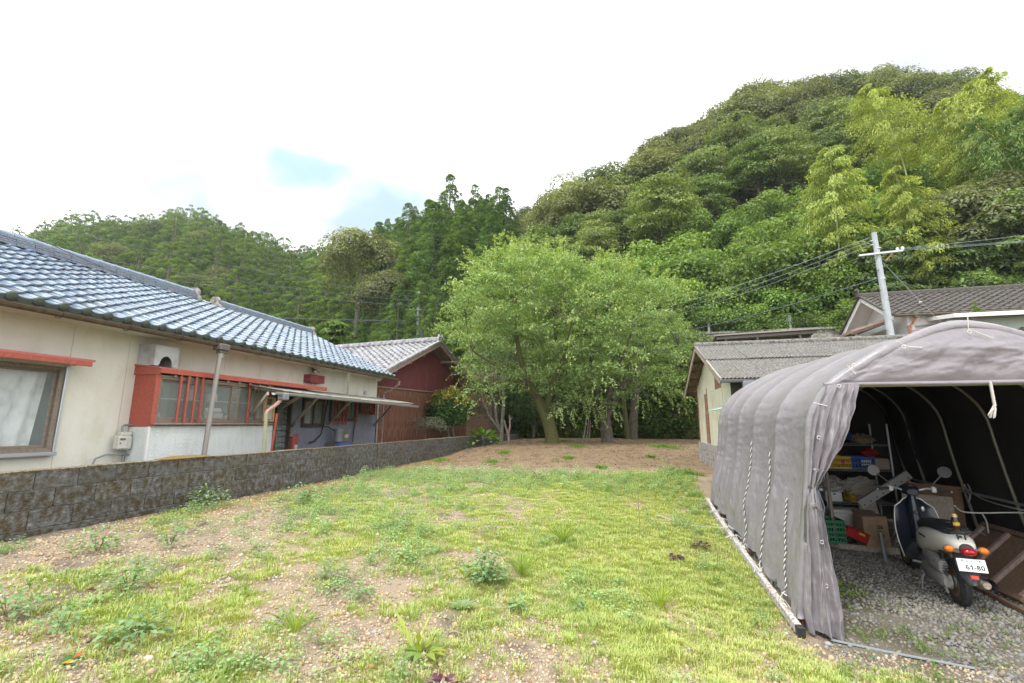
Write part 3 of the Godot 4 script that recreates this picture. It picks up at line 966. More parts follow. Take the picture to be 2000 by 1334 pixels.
	# masonry
	M.block = worn("block", ntex(noise(57, 0.02, 6), [0, 0.34, 0.46, 0.60, 0.74, 1], 1024, [Color(0.050, 0.038, 0.020), Color(0.078, 0.061, 0.036), Color(0.096, 0.092, 0.085), Color(0.116, 0.116, 0.116), Color(0.150, 0.150, 0.147), Color(0.30, 0.29, 0.27)]), Vector3(0.55, 0.40, 0.55), 0.95, fine, 0.8)
	M.block_b = tinted("block_b", M.block, Color(0.82, 0.80, 0.74))
	M.block_c = tinted("block_c", M.block, Color(1.0, 0.96, 0.86))
	M.block_top = worn("block_top", ntex(noise(58, 0.025, 6), [0, 0.35, 0.5, 0.7, 1], 512, [Color(0.05, 0.035, 0.015), Color(0.13, 0.09, 0.045), Color(0.20, 0.17, 0.12), Color(0.30, 0.265, 0.21), Color(0.42, 0.385, 0.33)]), 2.5, 0.95, fine, 1.0)
	M.concrete = worn("concrete", ntex(noise(59, 0.016, 6), [0, 0.35, 0.6, 1], 512, [Color(0.10, 0.09, 0.06), Color(0.19, 0.18, 0.14), Color(0.28, 0.27, 0.24), Color(0.38, 0.37, 0.34)]), 0.5, 0.95, fb, 0.8)
	M.pale_block = worn("pale_block", ntex(noise(60, 0.02, 5), [0, 0.5, 1], 256, [Color(0.22, 0.21, 0.19), Color(0.32, 0.31, 0.295), Color(0.40, 0.39, 0.375)]), 1.0, 0.95, fb, 0.8)
	M.mossy_stone = worn("mossy_stone", ntex(noise(61, 0.03, 5), [0, 0.3, 0.5, 0.75, 1], 512, [Color(0.05, 0.04, 0.02), Color(0.11, 0.09, 0.03), Color(0.15, 0.15, 0.04), Color(0.20, 0.185, 0.12), Color(0.30, 0.28, 0.24)]), 1.6, 0.95, fb, 1.2)
	M.mortar_moss = worn("mortar_moss", ntex(noise(62, 0.03, 5), [0, 0.5, 1], 256, [Color(0.035, 0.03, 0.012), Color(0.09, 0.085, 0.025), Color(0.16, 0.16, 0.04)]), 1.5, 0.98)
	M.plaster = worn("plaster", ntex(noise(63, 0.012, 4), [0, 0.5, 1], 256, [Color(0.70, 0.69, 0.67), Color(0.77, 0.76, 0.75), Color(0.80, 0.79, 0.78)]), 0.6, 0.8)
	M.pink_wall = worn("pink_wall", ntex(noise(64, 0.012, 4), [0, 0.5, 1], 256, [Color(0.53, 0.47, 0.46), Color(0.60, 0.54, 0.53), Color(0.64, 0.58, 0.57)]), 0.6, 0.8)
	M.sage = flat("sage", Color(0.27, 0.33, 0.27), 0.7)
	M.orange_brick = worn("orange_brick", ntex(noise(65, 0.05, 4), [0, 0.5, 1], 256, [Color(0.20, 0.085, 0.045), Color(0.30, 0.13, 0.07), Color(0.36, 0.18, 0.10)]), 2.0, 0.8)
	M.pole = worn("pole", ntex(noise(66, 0.02, 5), [0, 0.5, 1], 256, [Color(0.26, 0.29, 0.31), Color(0.34, 0.37, 0.39), Color(0.42, 0.44, 0.45)]), Vector3(2, 0.5, 2), 0.8)
	M.wire = flat("wire", Color(0.05, 0.06, 0.07), 0.5)
	M.wire_pale = flat("wire_pale", Color(0.25, 0.30, 0.33), 0.4)
	M.copper = flat("copper", Color(0.45, 0.17, 0.07), 0.5)
	# garage
	M.tarp = worn("tarp", ntex(noise(67, 0.008, 5), [0, 0.4, 0.7, 1], 512, [Color(0.192, 0.176, 0.190), Color(0.212, 0.195, 0.211), Color(0.222, 0.205, 0.221), Color(0.242, 0.225, 0.242)]), 0.9, 0.36, bumptex(noise(68, 0.02, 4), 512, 6.0), 0.5)
	M.tarp.metallic_specular = 0.5
	M.inner_shade = flat("inner_shade", Color(0.012, 0.010, 0.008), 0.8)  # near-black colour stands in for the shade inside the garage
	M.rope = flat("rope", Color(0.62, 0.60, 0.54), 0.9)
	M.rope_dark = flat("rope_dark", Color(0.06, 0.07, 0.09), 0.9)
	M.grey_rope = flat("grey_rope", Color(0.36, 0.36, 0.35), 0.9)
	M.hoop = flat("hoop", Color(0.22, 0.22, 0.17), 0.35, 0.5)

# ---------------------------------------------------------------- the trees of the yard
func limb_tree(root: Node3D, limbs: Array, bark: Material, centers: Array, per: int, size: float, ca_: Color, cb: Color, flatness := 0.5, twig := 0.017) -> void:
	var trunk := MB.new()
	for l in limbs: trunk.tube(l[0], l[1], 10)
	part("trunk", trunk.mesh(), bark, root)
	var br := MB.new()
	var lf := Leaves.new()
	for c in centers:
		var best := Vector3.ZERO
		var bd := 1e9
		for l in limbs:
			for i in range(1, l[0].size()):
				var p: Vector3 = l[0][i]
				var d := p.distance_to(c[0]) + (2.0 if p.y > c[0].y + 0.6 else 0.0)
				if d < bd: bd = d; best = p
		var mid: Vector3 = best.lerp(c[0], 0.5) + rdir() * 0.18 + Vector3(0, 0.12 * bd, 0)
		br.tube([best, best.lerp(mid, 0.6) + rdir() * 0.05, mid, mid.lerp(c[0], 0.6) + rdir() * 0.08, c[0]], [twig, twig * 0.8, twig * 0.6, twig * 0.4, twig * 0.2], 5, false)
		for k in 4:
			var d := rdir()
			br.tube([mid.lerp(c[0], 0.3 + 0.2 * k), c[0] + d * c[1] * 0.45 * Vector3(1, 0.5, 1), c[0] + d * c[1] * 0.9 * Vector3(1, 0.5, 1)], [twig * 0.3, twig * 0.2, twig * 0.1], 4, false)
		var w := rng.randf_range(0.80, 1.2)
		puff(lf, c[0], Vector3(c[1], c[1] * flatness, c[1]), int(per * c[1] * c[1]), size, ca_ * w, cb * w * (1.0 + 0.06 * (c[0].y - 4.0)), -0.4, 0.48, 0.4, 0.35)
	if flatness == 0.38:                                    # fresh shoots standing out of the crown
		for c in centers:
			var out_d := (c[0] - Vector3(0, 3.6, 0)) as Vector3
			if out_d.length() < 2.0: continue
			for k in 7:
				var d := (out_d.normalized() * 0.7 + rdir() * 0.7 + Vector3(0, 0.45 if out_d.y > 0 else -0.1, 0)).normalized()
				var p: Vector3 = c[0] + d * c[1] * 0.65
				var ln := rng.randf_range(0.35, 0.75)
				for q in 16:
					var f := q / 15.0
					var at := p + d * ln * f + Vector3(0, -0.12 * f * f, 0) + rdir() * 0.03
					lf.add(at, (Vector3.UP * 0.6 + d * 0.4 + rdir() * 0.5).normalized(), (d * 0.4 + rdir() * 0.8 + Vector3(0, -0.25, 0)).normalized(), size * rng.randf_range(0.7, 1.1), size * 0.5, cb.lerp(Color(0.40, 0.47, 0.20), 0.5 * f) * rng.randf_range(0.85, 1.15))
	part("branches", br.mesh(), M.dark_bark if bark != M.grey_bark else M.grey_bark, root).set_meta("kind", "stuff")
	part("crown", lf.commit(ArrayMesh.new(), M.leaf), M.leaf, root)

func shell(c: Vector3, r: Vector3, n: int, r0: float, r1: float, low: float, inner := 0.3) -> Array:
	var out := []
	for i in n:
		var y := lerpf(low, 1.0, (i + 0.5) / n)
		var az := i * 2.39996 + rng.randf_range(-0.3, 0.3)
		var q := sqrt(maxf(0, 1 - y * y))
		var d := Vector3(cos(az) * q, y, sin(az) * q)
		var k := 1.0 + 0.30 * nz.get_noise_3d(d.x * 1.5 + c.x, d.y * 1.5, d.z * 1.5)
		if rng.randf() < inner: k *= rng.randf_range(0.35, 0.8)
		else: k *= rng.randf_range(0.84, 0.98)
		out.append([c + d * r * k, rng.randf_range(r0, r1)])
	return out

func yard_trees() -> void:
	var lo := Color(0.175, 0.295, 0.105)
	var hi := Color(0.32, 0.43, 0.165)
	# left of the pair
	var b := Vector3(1.56, 0.95, -18.26)
	var t := thing("cherry_tree", "left spreading garden tree with a leaning moss covered trunk", "tree", b, Basis.IDENTITY, "")
	var limbs := [
		[[Vector3(0.02, -0.1, 0), Vector3(0.0, 0.35, 0), Vector3(-0.1, 0.8, 0), Vector3(-0.24, 1.2, -0.05), Vector3(-0.55, 1.8, -0.1), Vector3(-0.9, 2.5, -0.15), Vector3(-1.2, 3.3, 0.1), Vector3(-1.4, 4.4, 0.3), Vector3(-1.3, 5.6, 0.2)], [0.34, 0.27, 0.26, 0.25, 0.17, 0.14, 0.11, 0.08, 0.04]],
		[[Vector3(-0.15, 0.9, 0), Vector3(0.15, 1.3, -0.1), Vector3(0.32, 1.75, -0.2), Vector3(0.45, 2.6, -0.3), Vector3(0.3, 3.8, -0.4), Vector3(0.2, 5.4, -0.5)], [0.17, 0.14, 0.12, 0.10, 0.07, 0.03]],
		[[Vector3(-0.55, 1.8, -0.1), Vector3(-1.2, 2.3, 0.6), Vector3(-2.2, 3.0, 0.9), Vector3(-3.1, 3.6, 0.8)], [0.12, 0.09, 0.06, 0.03]],
		[[Vector3(-0.2, 1.3, 0.1), Vector3(0.0, 2.4, 1.0), Vector3(0.4, 3.4, 1.8), Vector3(0.6, 4.4, 2.2)], [0.12, 0.09, 0.06, 0.03]]]
	var cs := shell(Vector3(-0.75, 5.0, 0), Vector3(3.35, 2.6, 3.1), 78, 0.5, 1.0, -0.88)
	cs += shell(Vector3(-1.6, 6.75, 0.3), Vector3(1.6, 1.1, 1.6), 16, 0.45, 0.7, -0.3)
	cs += [[Vector3(0.9, 1.75, 0.6), 0.55], [Vector3(0.6, 2.3, 0.8), 0.6], [Vector3(-0.1, 2.0, 0.7), 0.5], [Vector3(0.3, 1.45, 0.9), 0.4], [Vector3(-3.2, 2.9, 0.3), 0.6], [Vector3(-2.6, 2.3, 0.4), 0.5], [Vector3(-1.7, 2.1, 0.9), 0.7], [Vector3(-1.0, 2.5, 1.2), 0.8], [Vector3(1.2, 2.4, 1.0), 0.8], [Vector3(0.3, 2.7, 1.5), 0.8], [Vector3(-3.0, 2.0, 0.6), 0.5]]
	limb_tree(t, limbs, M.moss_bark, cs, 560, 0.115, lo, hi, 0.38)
	# right of the pair
	b = Vector3(3.87, 0.95, -19.26)
	t = thing("cherry_tree", "right spreading garden tree with a dark forked trunk", "tree", b, Basis.IDENTITY, "")
	limbs = [
		[[Vector3(0.1, -0.1, 0), Vector3(0.05, 0.5, 0), Vector3(0.0, 1.0, 0), Vector3(-0.1, 1.4, 0.05), Vector3(-0.35, 2.0, 0.2), Vector3(-0.6, 3.0, 0.4), Vector3(-0.4, 4.6, 0.4), Vector3(-0.2, 6.0, 0.2)], [0.28, 0.24, 0.24, 0.2, 0.14, 0.10, 0.07, 0.03]],
		[[Vector3(0.0, 1.0, 0), Vector3(0.3, 1.5, 0), Vector3(0.6, 2.0, -0.1), Vector3(1.3, 2.9, -0.1), Vector3(2.2, 3.7, 0), Vector3(3.2, 4.1, 0.2)], [0.18, 0.15, 0.13, 0.10, 0.07, 0.03]],
		[[Vector3(-0.05, 1.2, 0.1), Vector3(0.1, 2.2, 0.9), Vector3(0.4, 3.2, 1.6), Vector3(0.8, 4.4, 2.0)], [0.13, 0.1, 0.07, 0.03]],
		[[Vector3(-0.05, 1.1, -0.1), Vector3(-0.5, 1.6, -0.2), Vector3(-0.9, 2.3, -0.2)], [0.09, 0.07, 0.04]]]
	cs = shell(Vector3(0.25, 4.6, 0), Vector3(3.1, 2.9, 3.0), 76, 0.5, 1.0, -0.80)
	cs += shell(Vector3(-0.4, 6.7, 0), Vector3(1.9, 1.1, 1.6), 14, 0.45, 0.7, -0.3)
	cs += [[Vector3(-0.6, 1.7, 0.8), 0.5], [Vector3(0.1, 1.5, 0.9), 0.45], [Vector3(0.6, 1.9, 0.8), 0.55], [Vector3(3.4, 2.6, 0.3), 0.6], [Vector3(3.9, 3.4, 0.3), 0.6], [Vector3(2.9, 2.0, 0.4), 0.5], [Vector3(-0.2, 2.3, 0.9), 0.6], [Vector3(1.4, 2.2, 1.0), 0.8], [Vector3(0.7, 2.6, 1.4), 0.8], [Vector3(-1.1, 2.3, 1.1), 0.7], [Vector3(2.2, 2.5, 0.8), 0.7]]
	limb_tree(t, limbs, M.dark_bark, cs, 560, 0.115, lo * 0.97, hi, 0.38)
	# behind them
	b = Vector3(6.3, 0.9, -24.2)
	t = thing("yard_tree", "tree with a straight brown trunk behind the right garden tree", "tree", b, Basis.IDENTITY)
	limbs = [[[Vector3(0, -0.1, 0), Vector3(0.05, 1, 0), Vector3(0.2, 2.2, 0), Vector3(0.35, 3.4, 0), Vector3(0.3, 5, 0)], [0.26, 0.22, 0.2, 0.15, 0.06]], [[Vector3(0.2, 2.2, 0), Vector3(-0.6, 2.9, 0.2), Vector3(-1.6, 3.2, 0.3)], [0.12, 0.08, 0.04]], [[Vector3(0.25, 2.6, 0), Vector3(1.2, 3.2, 0.2), Vector3(2.2, 3.6, 0.3)], [0.12, 0.08, 0.04]]]
	limb_tree(t, limbs, M.dark_bark, shell(Vector3(0.9, 4.4, 0), Vector3(3.0, 2.4, 2.4), 46, 0.6, 0.9, -0.7), 330, 0.16, Color(0.08, 0.15, 0.05), Color(0.17, 0.25, 0.09), 0.5)
	b = Vector3(5.9, 0.9, -23.6)
	t = thing("yard_tree", "slim mossy trunk just left of the straight brown trunk", "tree", b, Basis.IDENTITY)
	limb_tree(t, [[[Vector3(0, -0.1, 0), Vector3(-0.1, 1.4, 0), Vector3(-0.2, 2.6, 0), Vector3(-0.1, 3.8, 0)], [0.13, 0.11, 0.09, 0.04]]], M.moss_bark, shell(Vector3(-0.2, 4.0, 0), Vector3(1.3, 1.0, 1.2), 12, 0.5, 0.7, -0.6), 300, 0.15, Color(0.08, 0.15, 0.05), Color(0.17, 0.25, 0.09))
	# prop sticks at the foot of the right tree
	for q in [[Vector3(2.95, 0.9, -19.6), Vector3(3.2, 2.1, -19.7)], [Vector3(3.1, 0.9, -19.7), Vector3(3.28, 2.0, -19.75)], [Vector3(3.22, 0.9, -19.75), Vector3(3.36, 1.9, -19.8)]]:
		var mb := MB.new().tube([q[0], (q[0] as Vector3).lerp(q[1], 0.5) + Vector3(0.02, 0, 0), q[1]], [0.03, 0.028, 0.022], 6)
		single("prop_stick", mb, M.twig, "bare stick leaning among others left of the forked trunk", "stick", "sticks left of the forked trunk", Basis.IDENTITY)
	# thin pale tree over the wall end
	b = Vector3(-0.5, 0.92, -21.2)
	t = thing("pale_tree", "thin pale lichen covered tree with several stems at the wall end", "tree", b, Basis.IDENTITY)
	limbs = [[[Vector3(0, -0.1, 0), Vector3(0.05, 0.9, 0), Vector3(0.12, 1.8, 0), Vector3(0.10, 2.6, 0), Vector3(0.22, 3.6, 0)], [0.10, 0.085, 0.07, 0.055, 0.03]], [[Vector3(-0.05, 0.5, 0), Vector3(-0.2, 1.0, 0.1), Vector3(-0.3, 1.8, 0.1), Vector3(-0.6, 2.7, 0.1), Vector3(-0.9, 3.4, 0.1)], [0.07, 0.06, 0.05, 0.04, 0.02]], [[Vector3(-0.1, 0.6, 0), Vector3(-0.55, 1.2, 0), Vector3(-0.85, 1.9, 0.1), Vector3(-0.95, 2.6, 0.1)], [0.055, 0.045, 0.035, 0.02]]]
	limb_tree(t, limbs, M.grey_bark, shell(Vector3(-0.2, 3.6, 0), Vector3(1.1, 0.9, 0.9), 16, 0.35, 0.5, -0.7), 150, 0.11, Color(0.10, 0.17, 0.06), Color(0.20, 0.27, 0.12), 0.6, 0.014)
	# dark evergreen behind it
	b = Vector3(-1.1, 0.9, -24.6)
	t = thing("camellia", "dark glossy evergreen tree behind the thin pale tree", "tree", b, Basis.IDENTITY)
	limb_tree(t, [[[Vector3(0, -0.1, 0), Vector3(0, 1.4, 0), Vector3(0.1, 2.8, 0)], [0.14, 0.1, 0.04]]], M.dark_bark, shell(Vector3(0.3, 2.6, 0), Vector3(2.0, 2.1, 1.6), 34, 0.5, 0.75, -0.8), 420, 0.12, Color(0.022, 0.055, 0.018), Color(0.06, 0.11, 0.035), 0.8)
	b = Vector3(1.2, 0.9, -25.4)
	t = thing("camellia", "dark hedge like bush behind the left mossy trunk", "bush", b, Basis.IDENTITY)
	limb_tree(t, [[[Vector3(0, -0.1, 0), Vector3(0, 0.8, 0), Vector3(0.1, 1.8, 0)], [0.12, 0.08, 0.04]]], M.dark_bark, shell(Vector3(1.0, 1.6, 0), Vector3(3.2, 1.5, 0.9), 44, 0.5, 0.7, -0.9), 330, 0.13, Color(0.035, 0.085, 0.022), Color(0.09, 0.16, 0.04), 0.8)
	# sprouting stump
	b = Vector3(-0.15, 0.95, -19.0)
	t = thing("bare_stump", "small bare brown trunk with stubs beside the thin pale tree", "tree stump", b, Basis.IDENTITY)
	var mb2 := MB.new()
	mb2.tube([Vector3(0.02, -0.05, 0), Vector3(0, 0.35, 0), Vector3(-0.1, 0.65, 0), Vector3(-0.17, 0.95, 0)], [0.06, 0.055, 0.04, 0.03], 7)
	mb2.tube([Vector3(0, 0.35, 0), Vector3(0.07, 0.7, 0), Vector3(0.05, 1.15, 0)], [0.05, 0.045, 0.03], 7)
	mb2.tube([Vector3(0.05, 0.9, 0), Vector3(0.14, 1.05, 0)], [0.025, 0.018], 6)
	part("trunk", mb2.mesh(), M.gable_wood, t)
	# clipped round shrub and its neighbours in front of the red shed
	b = Vector3(-2.62, 0.75, -18.9)
	t = thing("round_shrub", "clipped round shrub of dark leaves with yellow tips before the red shed", "shrub", b, Basis.IDENTITY)
	mb2 = MB.new()
	mb2.tube([Vector3(0.1, -0.1, 0), Vector3(0.05, 0.5, 0), Vector3(0, 1.0, 0)], [0.06, 0.05, 0.03], 7)
	mb2.tube([Vector3(0.25, -0.1, 0), Vector3(0.28, 0.4, 0), Vector3(0.2, 1.0, 0)], [0.05, 0.045, 0.03], 7)
	part("trunk", mb2.mesh(), M.dark_bark, t)
	var lf := Leaves.new()
	for c in shell(Vector3(0.05, 1.55, 0), Vector3(0.72, 0.62, 0.72), 34, 0.26, 0.36, -0.85, 0.1):
		puff(lf, c[0], Vector3.ONE * c[1], 240, 0.085, Color(0.05, 0.11, 0.035), Color(0.13, 0.22, 0.075), -0.6, 0.55, 0.5, 0.0)
	part("crown", lf.commit(ArrayMesh.new(), M.leaf), M.leaf, t)
	lf = Leaves.new()
	for c in shell(Vector3(0.05, 1.6, 0), Vector3(0.92, 0.80, 0.92), 60, 0.13, 0.2, 0.15, 0.0):
		puff(lf, c[0], Vector3(c[1], c[1] * 0.6, c[1]), 34, 0.075, Color(0.22, 0.28, 0.05), Color(0.58, 0.42, 0.08), -0.1, 0.5, 0.5, -0.5)
	part("young_leaves", lf.commit(ArrayMesh.new(), M.leaf), M.leaf, t)
	b = Vector3(-3.25, 0.75, -17.4)
	t = thing("silvery_shrub", "low silvery green shrub left of the clipped round shrub", "shrub", b, Basis.IDENTITY)
	limb_tree(t, [[[Vector3(0, -0.1, 0), Vector3(0.02, 0.4, 0), Vector3(0, 0.8, 0)], [0.03, 0.025, 0.012]]], M.dark_bark, shell(Vector3(0.1, 0.95, 0), Vector3(0.62, 0.28, 0.5), 15, 0.18, 0.28, -0.6), 1500, 0.05, Color(0.16, 0.19, 0.13), Color(0.30, 0.32, 0.25), 0.6, 0.008)
	for q in [[Vector3(-1.25, 0.78, -19.2), 0.75, "big lobed leaf plant behind the end of the block wall", 60, 0.32, Color(0.18, 0.36, 0.08), Color(0.32, 0.48, 0.14), 0.7], [Vector3(-2.35, 0.75, -18.0), 0.5, "spiky strap leaved plant under the clipped round shrub", 40, 0.50, Color(0.20, 0.34, 0.07), Color(0.36, 0.47, 0.12), 0.10], [Vector3(-2.75, 0.75, -17.2), 0.42, "second strap leaved plant by the wall under the silvery shrub", 34, 0.42, Color(0.22, 0.34, 0.08), Color(0.38, 0.48, 0.13), 0.10], [Vector3(-1.8, 0.72, -17.9), 0.35, "small pale leafy plant at the wall between the strap leaved plants", 20, 0.12, Color(0.13, 0.20, 0.09), Color(0.2, 0.28, 0.13), 0.7]]:
		lf = Leaves.new()
		for i in q[3]:
			var az: float = i * 2.4 + rng.randf()
			var el := rng.randf_range(0.25, 1.2)
			var d := Vector3(cos(az) * cos(el), sin(el), sin(az) * cos(el))
			var p: Vector3 = Vector3(0, 0.05, 0) + d * (q[1] * (0.75 if q[7] > 0.3 else 0.05)) + rdir() * 0.06
			lf.add(p, (Vector3.UP * 0.8 + d * 0.5).normalized(), (d + Vector3(0, -0.3 if q[7] > 0.3 else 0.2, 0)).normalized(), q[4] * rng.randf_range(0.7, 1.2), q[4] * q[7], (q[5] as Color).lerp(q[6], rng.randf()), 0.3)
		t = thing("leafy_plant", q[2], "plant", q[0], Basis.IDENTITY)
		part("leaves", lf.commit(ArrayMesh.new(), M.leaf), M.leaf, t)
	retaining()

func retaining() -> void:
	# old wall of round stones behind the trees
	var root := thing("stone_retaining_wall", "mossy retaining wall of round stones behind the garden trees", "wall", W(26.6, 1.0, 0.6))
	var mb := MB.new()
	mb.box(L(27.0, 1.5, 2.0), Vector3(13, 3.0, 0.5))
	lot("mortar_bed", mb, M.mortar_moss, root)
	var shapes := []
	for k in 4:
		var b := MB.new()
		b.ball(Vector3.ZERO, Vector3(0.21, 0.19, 0.14), 8, 5)
		var m := b.mesh()
		shapes.append(m)
	var n := 0
	for j in 9:
		for i in 34:
			var t := -1.2 + i * 0.27 + (0.135 if j % 2 else 0.0)
			var y := 0.82 + j * 0.285
			if n >= 300: continue
			n += 1
			var o := part("stone", shapes[(i + j) % 4], M.mossy_stone, root)
			o.position = L(26.73, t + rng.randf_range(-0.03, 0.03), y + rng.randf_range(-0.03, 0.03)) - root.transform.basis.inverse() * root.position
			o.rotation = Vector3(rng.randf_range(-0.2, 0.2), 0, rng.randf_range(-0.5, 0.5))
			o.scale = Vector3(rng.randf_range(0.8, 0.98), rng.randf_range(0.8, 1.0), 1.0)
	# ivy and grass hanging over it
	for q in [[26.4, 0.4, 2.2, 1.6], [26.5, 2.2, 2.7, 1.3], [26.6, -1.6, 2.6, 1.4], [26.8, 3.6, 3.1, 1.3], [26.9, 5.0, 3.2, 1.3], [26.6, 1.3, 1.2, 1.1], [26.7, -0.4, 1.1, 1.2], [27.1, 6.4, 3.3, 1.2], [27.0, -3.4, 2.6, 1.6]]:
		plant("wall_ivy", vine_mesh(0.85, 1.1, 150, 0.12, Color(0.05, 0.11, 0.02), Color(0.12, 0.20, 0.035)), W(q[0], q[1], q[2] - 0.4), q[3], "green creeper spilling over the mossy stone wall", "creeper", "creepers on the mossy stone wall")
	# concrete wall under the hill, with its fence
	root = thing("terrace_wall", "long weathered concrete wall at the foot of the right hill", "wall", W(31.7, 14, 0.5))
	mb = MB.new()
	mb.box(L(31.8, 13, 4.0), Vector3(46, 7.1, 0.5))
	lot("wall_face", mb, M.concrete, root)
	mb = MB.new()
	mb.box(L(31.75, 13, 7.6), Vector3(46, 0.14, 0.66), Basis.IDENTITY, 0.02)
	lot("coping", mb, M.concrete, root)
	root = thing("hill_fence", "low wire fence with concrete posts on the terrace wall", "fence", W(31.7, 14, 7.6))
	for i in 10:
		var t := 0.85 + i * 4.82
		mb = MB.new()
		mb.box(L(31.7, t, 8.1), Vector3(0.14, 1.0, 0.14), Basis.IDENTITY, 0.015)
		lot("post", mb, M.pole, root)
	for k in 5:
		mb = MB.new()
		mb.tube([L(31.72, 0.0, 7.75 + k * 0.17), L(31.72, 44, 7.75 + k * 0.17)], 0.004, 5)
		lot("wire", mb, M.wire_pale, root)


# ---------------------------------------------------------------- the block wall
func wall() -> void:
	var root := thing("block_wall", "long dark moss stained concrete block wall beside the tiled house", "wall", W(8, -6.1, 0.5))
	var off := root.transform.basis.inverse() * root.position
	var mb := MB.new()
	mb.box(L(9.0, -6.10, 0.42), Vector3(0.17, 0.50, 21.0), Basis.IDENTITY, 0.01)
	lot("footing", mb, M.block_b, root)
	mb = MB.new()
	mb.box(L(9.0, -6.09, 0.97), Vector3(0.088, 0.60, 21.1))
	lot("mortar", mb, M.pale_block, root)
	var bs := []
	for k in 3:
		var b := MB.new()
		b.box(Vector3.ZERO, Vector3(0.12, 0.1935, 0.3935), Basis.IDENTITY, 0.005)
		bs.append(b.mesh())
	var half := MB.new().box(Vector3.ZERO, Vector3(0.12, 0.192, 0.192), Basis.IDENTITY, 0.006).mesh()
	var mats := [M.block, M.block_b, M.block, M.block_c]
	for j in 3:
		for i in 53:
			var s := -1.37 + i * 0.4 + (0.2 if j % 2 else 0.0)
			if s > 19.4: continue
			var o := part("block", bs[(i * 7 + j) % 3], mats[rng.randi() % 4], root)
			o.position = L(s, -6.09 + rng.randf_range(-0.004, 0.004), 0.768 + j * 0.2) - off
			o.rotation = Vector3(rng.randf_range(-0.006, 0.006), rng.randf_range(-0.004, 0.004), 0)
	mb = MB.new()
	for i in 60:
		var s := -1.5 + i * 0.35
		mb.box(L(s + 0.175, -6.09, 1.266 + rng.randf_range(-0.004, 0.006)), Vector3(0.135, 0.018, 0.36), Basis.IDENTITY, 0.006)
	lot("capping", mb, M.block_top, root)
	mb = MB.new()
	mb.box(L(10.62, -6.02, 0.92), Vector3(0.05, 0.70, 0.16), Basis.IDENTITY, 0.012)
	lot("pilaster", mb, M.block_c, root)
	mb = MB.new()
	mb.box(L(22.0, -5.85, 0.80), Vector3(0.14, 0.86, 4.6), Basis(Vector3.UP, -0.10), 0.02)
	single("low_garden_wall", mb, M.block, "low mossy garden wall going on behind the end of the block wall", "wall")
	mb = MB.new()
	mb.sheet(14, 4, func(u: float, v: float) -> Vector3: return L(4.95 + u * 0.85, -6.15 + v * 0.16, 1.278 + 0.05 * sin(PI * v) * (1.0 - pow(2.0 * u - 1.0, 4.0)) * (1.0 - 0.55 * u)), true)
	mb.box(L(5.3, -6.07, 1.280), Vector3(0.13, 0.02, 0.66), Basis.IDENTITY, 0.004)
	single("mossy_board", mb, worn("moss_board", ntex(noise(71, 0.03, 5), [0, 0.5, 1], 256, [Color(0.10, 0.06, 0.02), Color(0.19, 0.13, 0.045), Color(0.26, 0.19, 0.08)]), 3.0, 0.95), "flat mossy brown board lying on the block wall near the left window", "board")

# a wall of thickness along t (front face at t0), cut by holes [s0, s1, y0, y1]; returns boxes in one builder
func pierced(mb: MB, t0: float, th: float, s0: float, s1: float, y0: float, y1: float, holes: Array) -> MB:
	var ss := [s0, s1]
	var ys := [y0, y1]
	for h in holes:
		for k in 2:
			if h[k] > s0 and h[k] < s1: ss.append(h[k])
			if h[k + 2] > y0 and h[k + 2] < y1: ys.append(h[k + 2])
	ss.sort(); ys.sort()
	for i in ss.size() - 1:
		for j in ys.size() - 1:
			var a: float = (ss[i] + ss[i + 1]) / 2.0
			var b: float = (ys[j] + ys[j + 1]) / 2.0
			if ss[i + 1] - ss[i] < 0.001 or ys[j + 1] - ys[j] < 0.001: continue
			var cut := false
			for h in holes:
				if a > h[0] and a < h[1] and b > h[2] and b < h[3]: cut = true
			if not cut: mb.box(L(a, t0 - th / 2.0, b), Vector3(th, ys[j + 1] - ys[j], ss[i + 1] - ss[i]))
	return mb

func frame_rect(mb: MB, s0: float, s1: float, y0: float, y1: float, t: float, w: float, dep: float) -> MB:
	mb.box(L((s0 + s1) / 2, t, y0 + w / 2), Vector3(dep, w, s1 - s0), Basis.IDENTITY, 0.004)
	mb.box(L((s0 + s1) / 2, t, y1 - w / 2), Vector3(dep, w, s1 - s0), Basis.IDENTITY, 0.004)
	mb.box(L(s0 + w / 2, t, (y0 + y1) / 2), Vector3(dep - 0.004, y1 - y0 - 2 * w, w), Basis.IDENTITY, 0.004)
	mb.box(L(s1 - w / 2, t, (y0 + y1) / 2), Vector3(dep - 0.004, y1 - y0 - 2 * w, w), Basis.IDENTITY, 0.004)
	return mb

func window(root: Node3D, s0: float, s1: float, y0: float, y1: float, t: float, w: float, fm: Material, splits: Array, glass: Material, label := "") -> MeshInstance3D:
	var f := lot("window", frame_rect(MB.new(), s0, s1, y0, y1, t, w, 0.09), fm, root)
	if label: f.set_meta("label", label)
	var e := [s0 + w]
	for q in splits: e.append(q)
	e.append(s1 - w)
	for i in e.size() - 1:
		var tt := t + (0.018 if i % 2 else -0.012)
		var sash := lot("sash", frame_rect(MB.new(), e[i] - (0.015 if i else 0.0), e[i + 1] + (0.015 if i < e.size() - 2 else 0.0), y0 + w, y1 - w, tt, 0.035, 0.025), fm, f)
		var p := MB.new()
		p.box(L((e[i] + e[i + 1]) / 2, tt, (y0 + y1) / 2), Vector3(0.004, y1 - y0 - 2 * w - 0.05, e[i + 1] - e[i] - 0.04))
		lot("pane", p, glass, f)
	return f

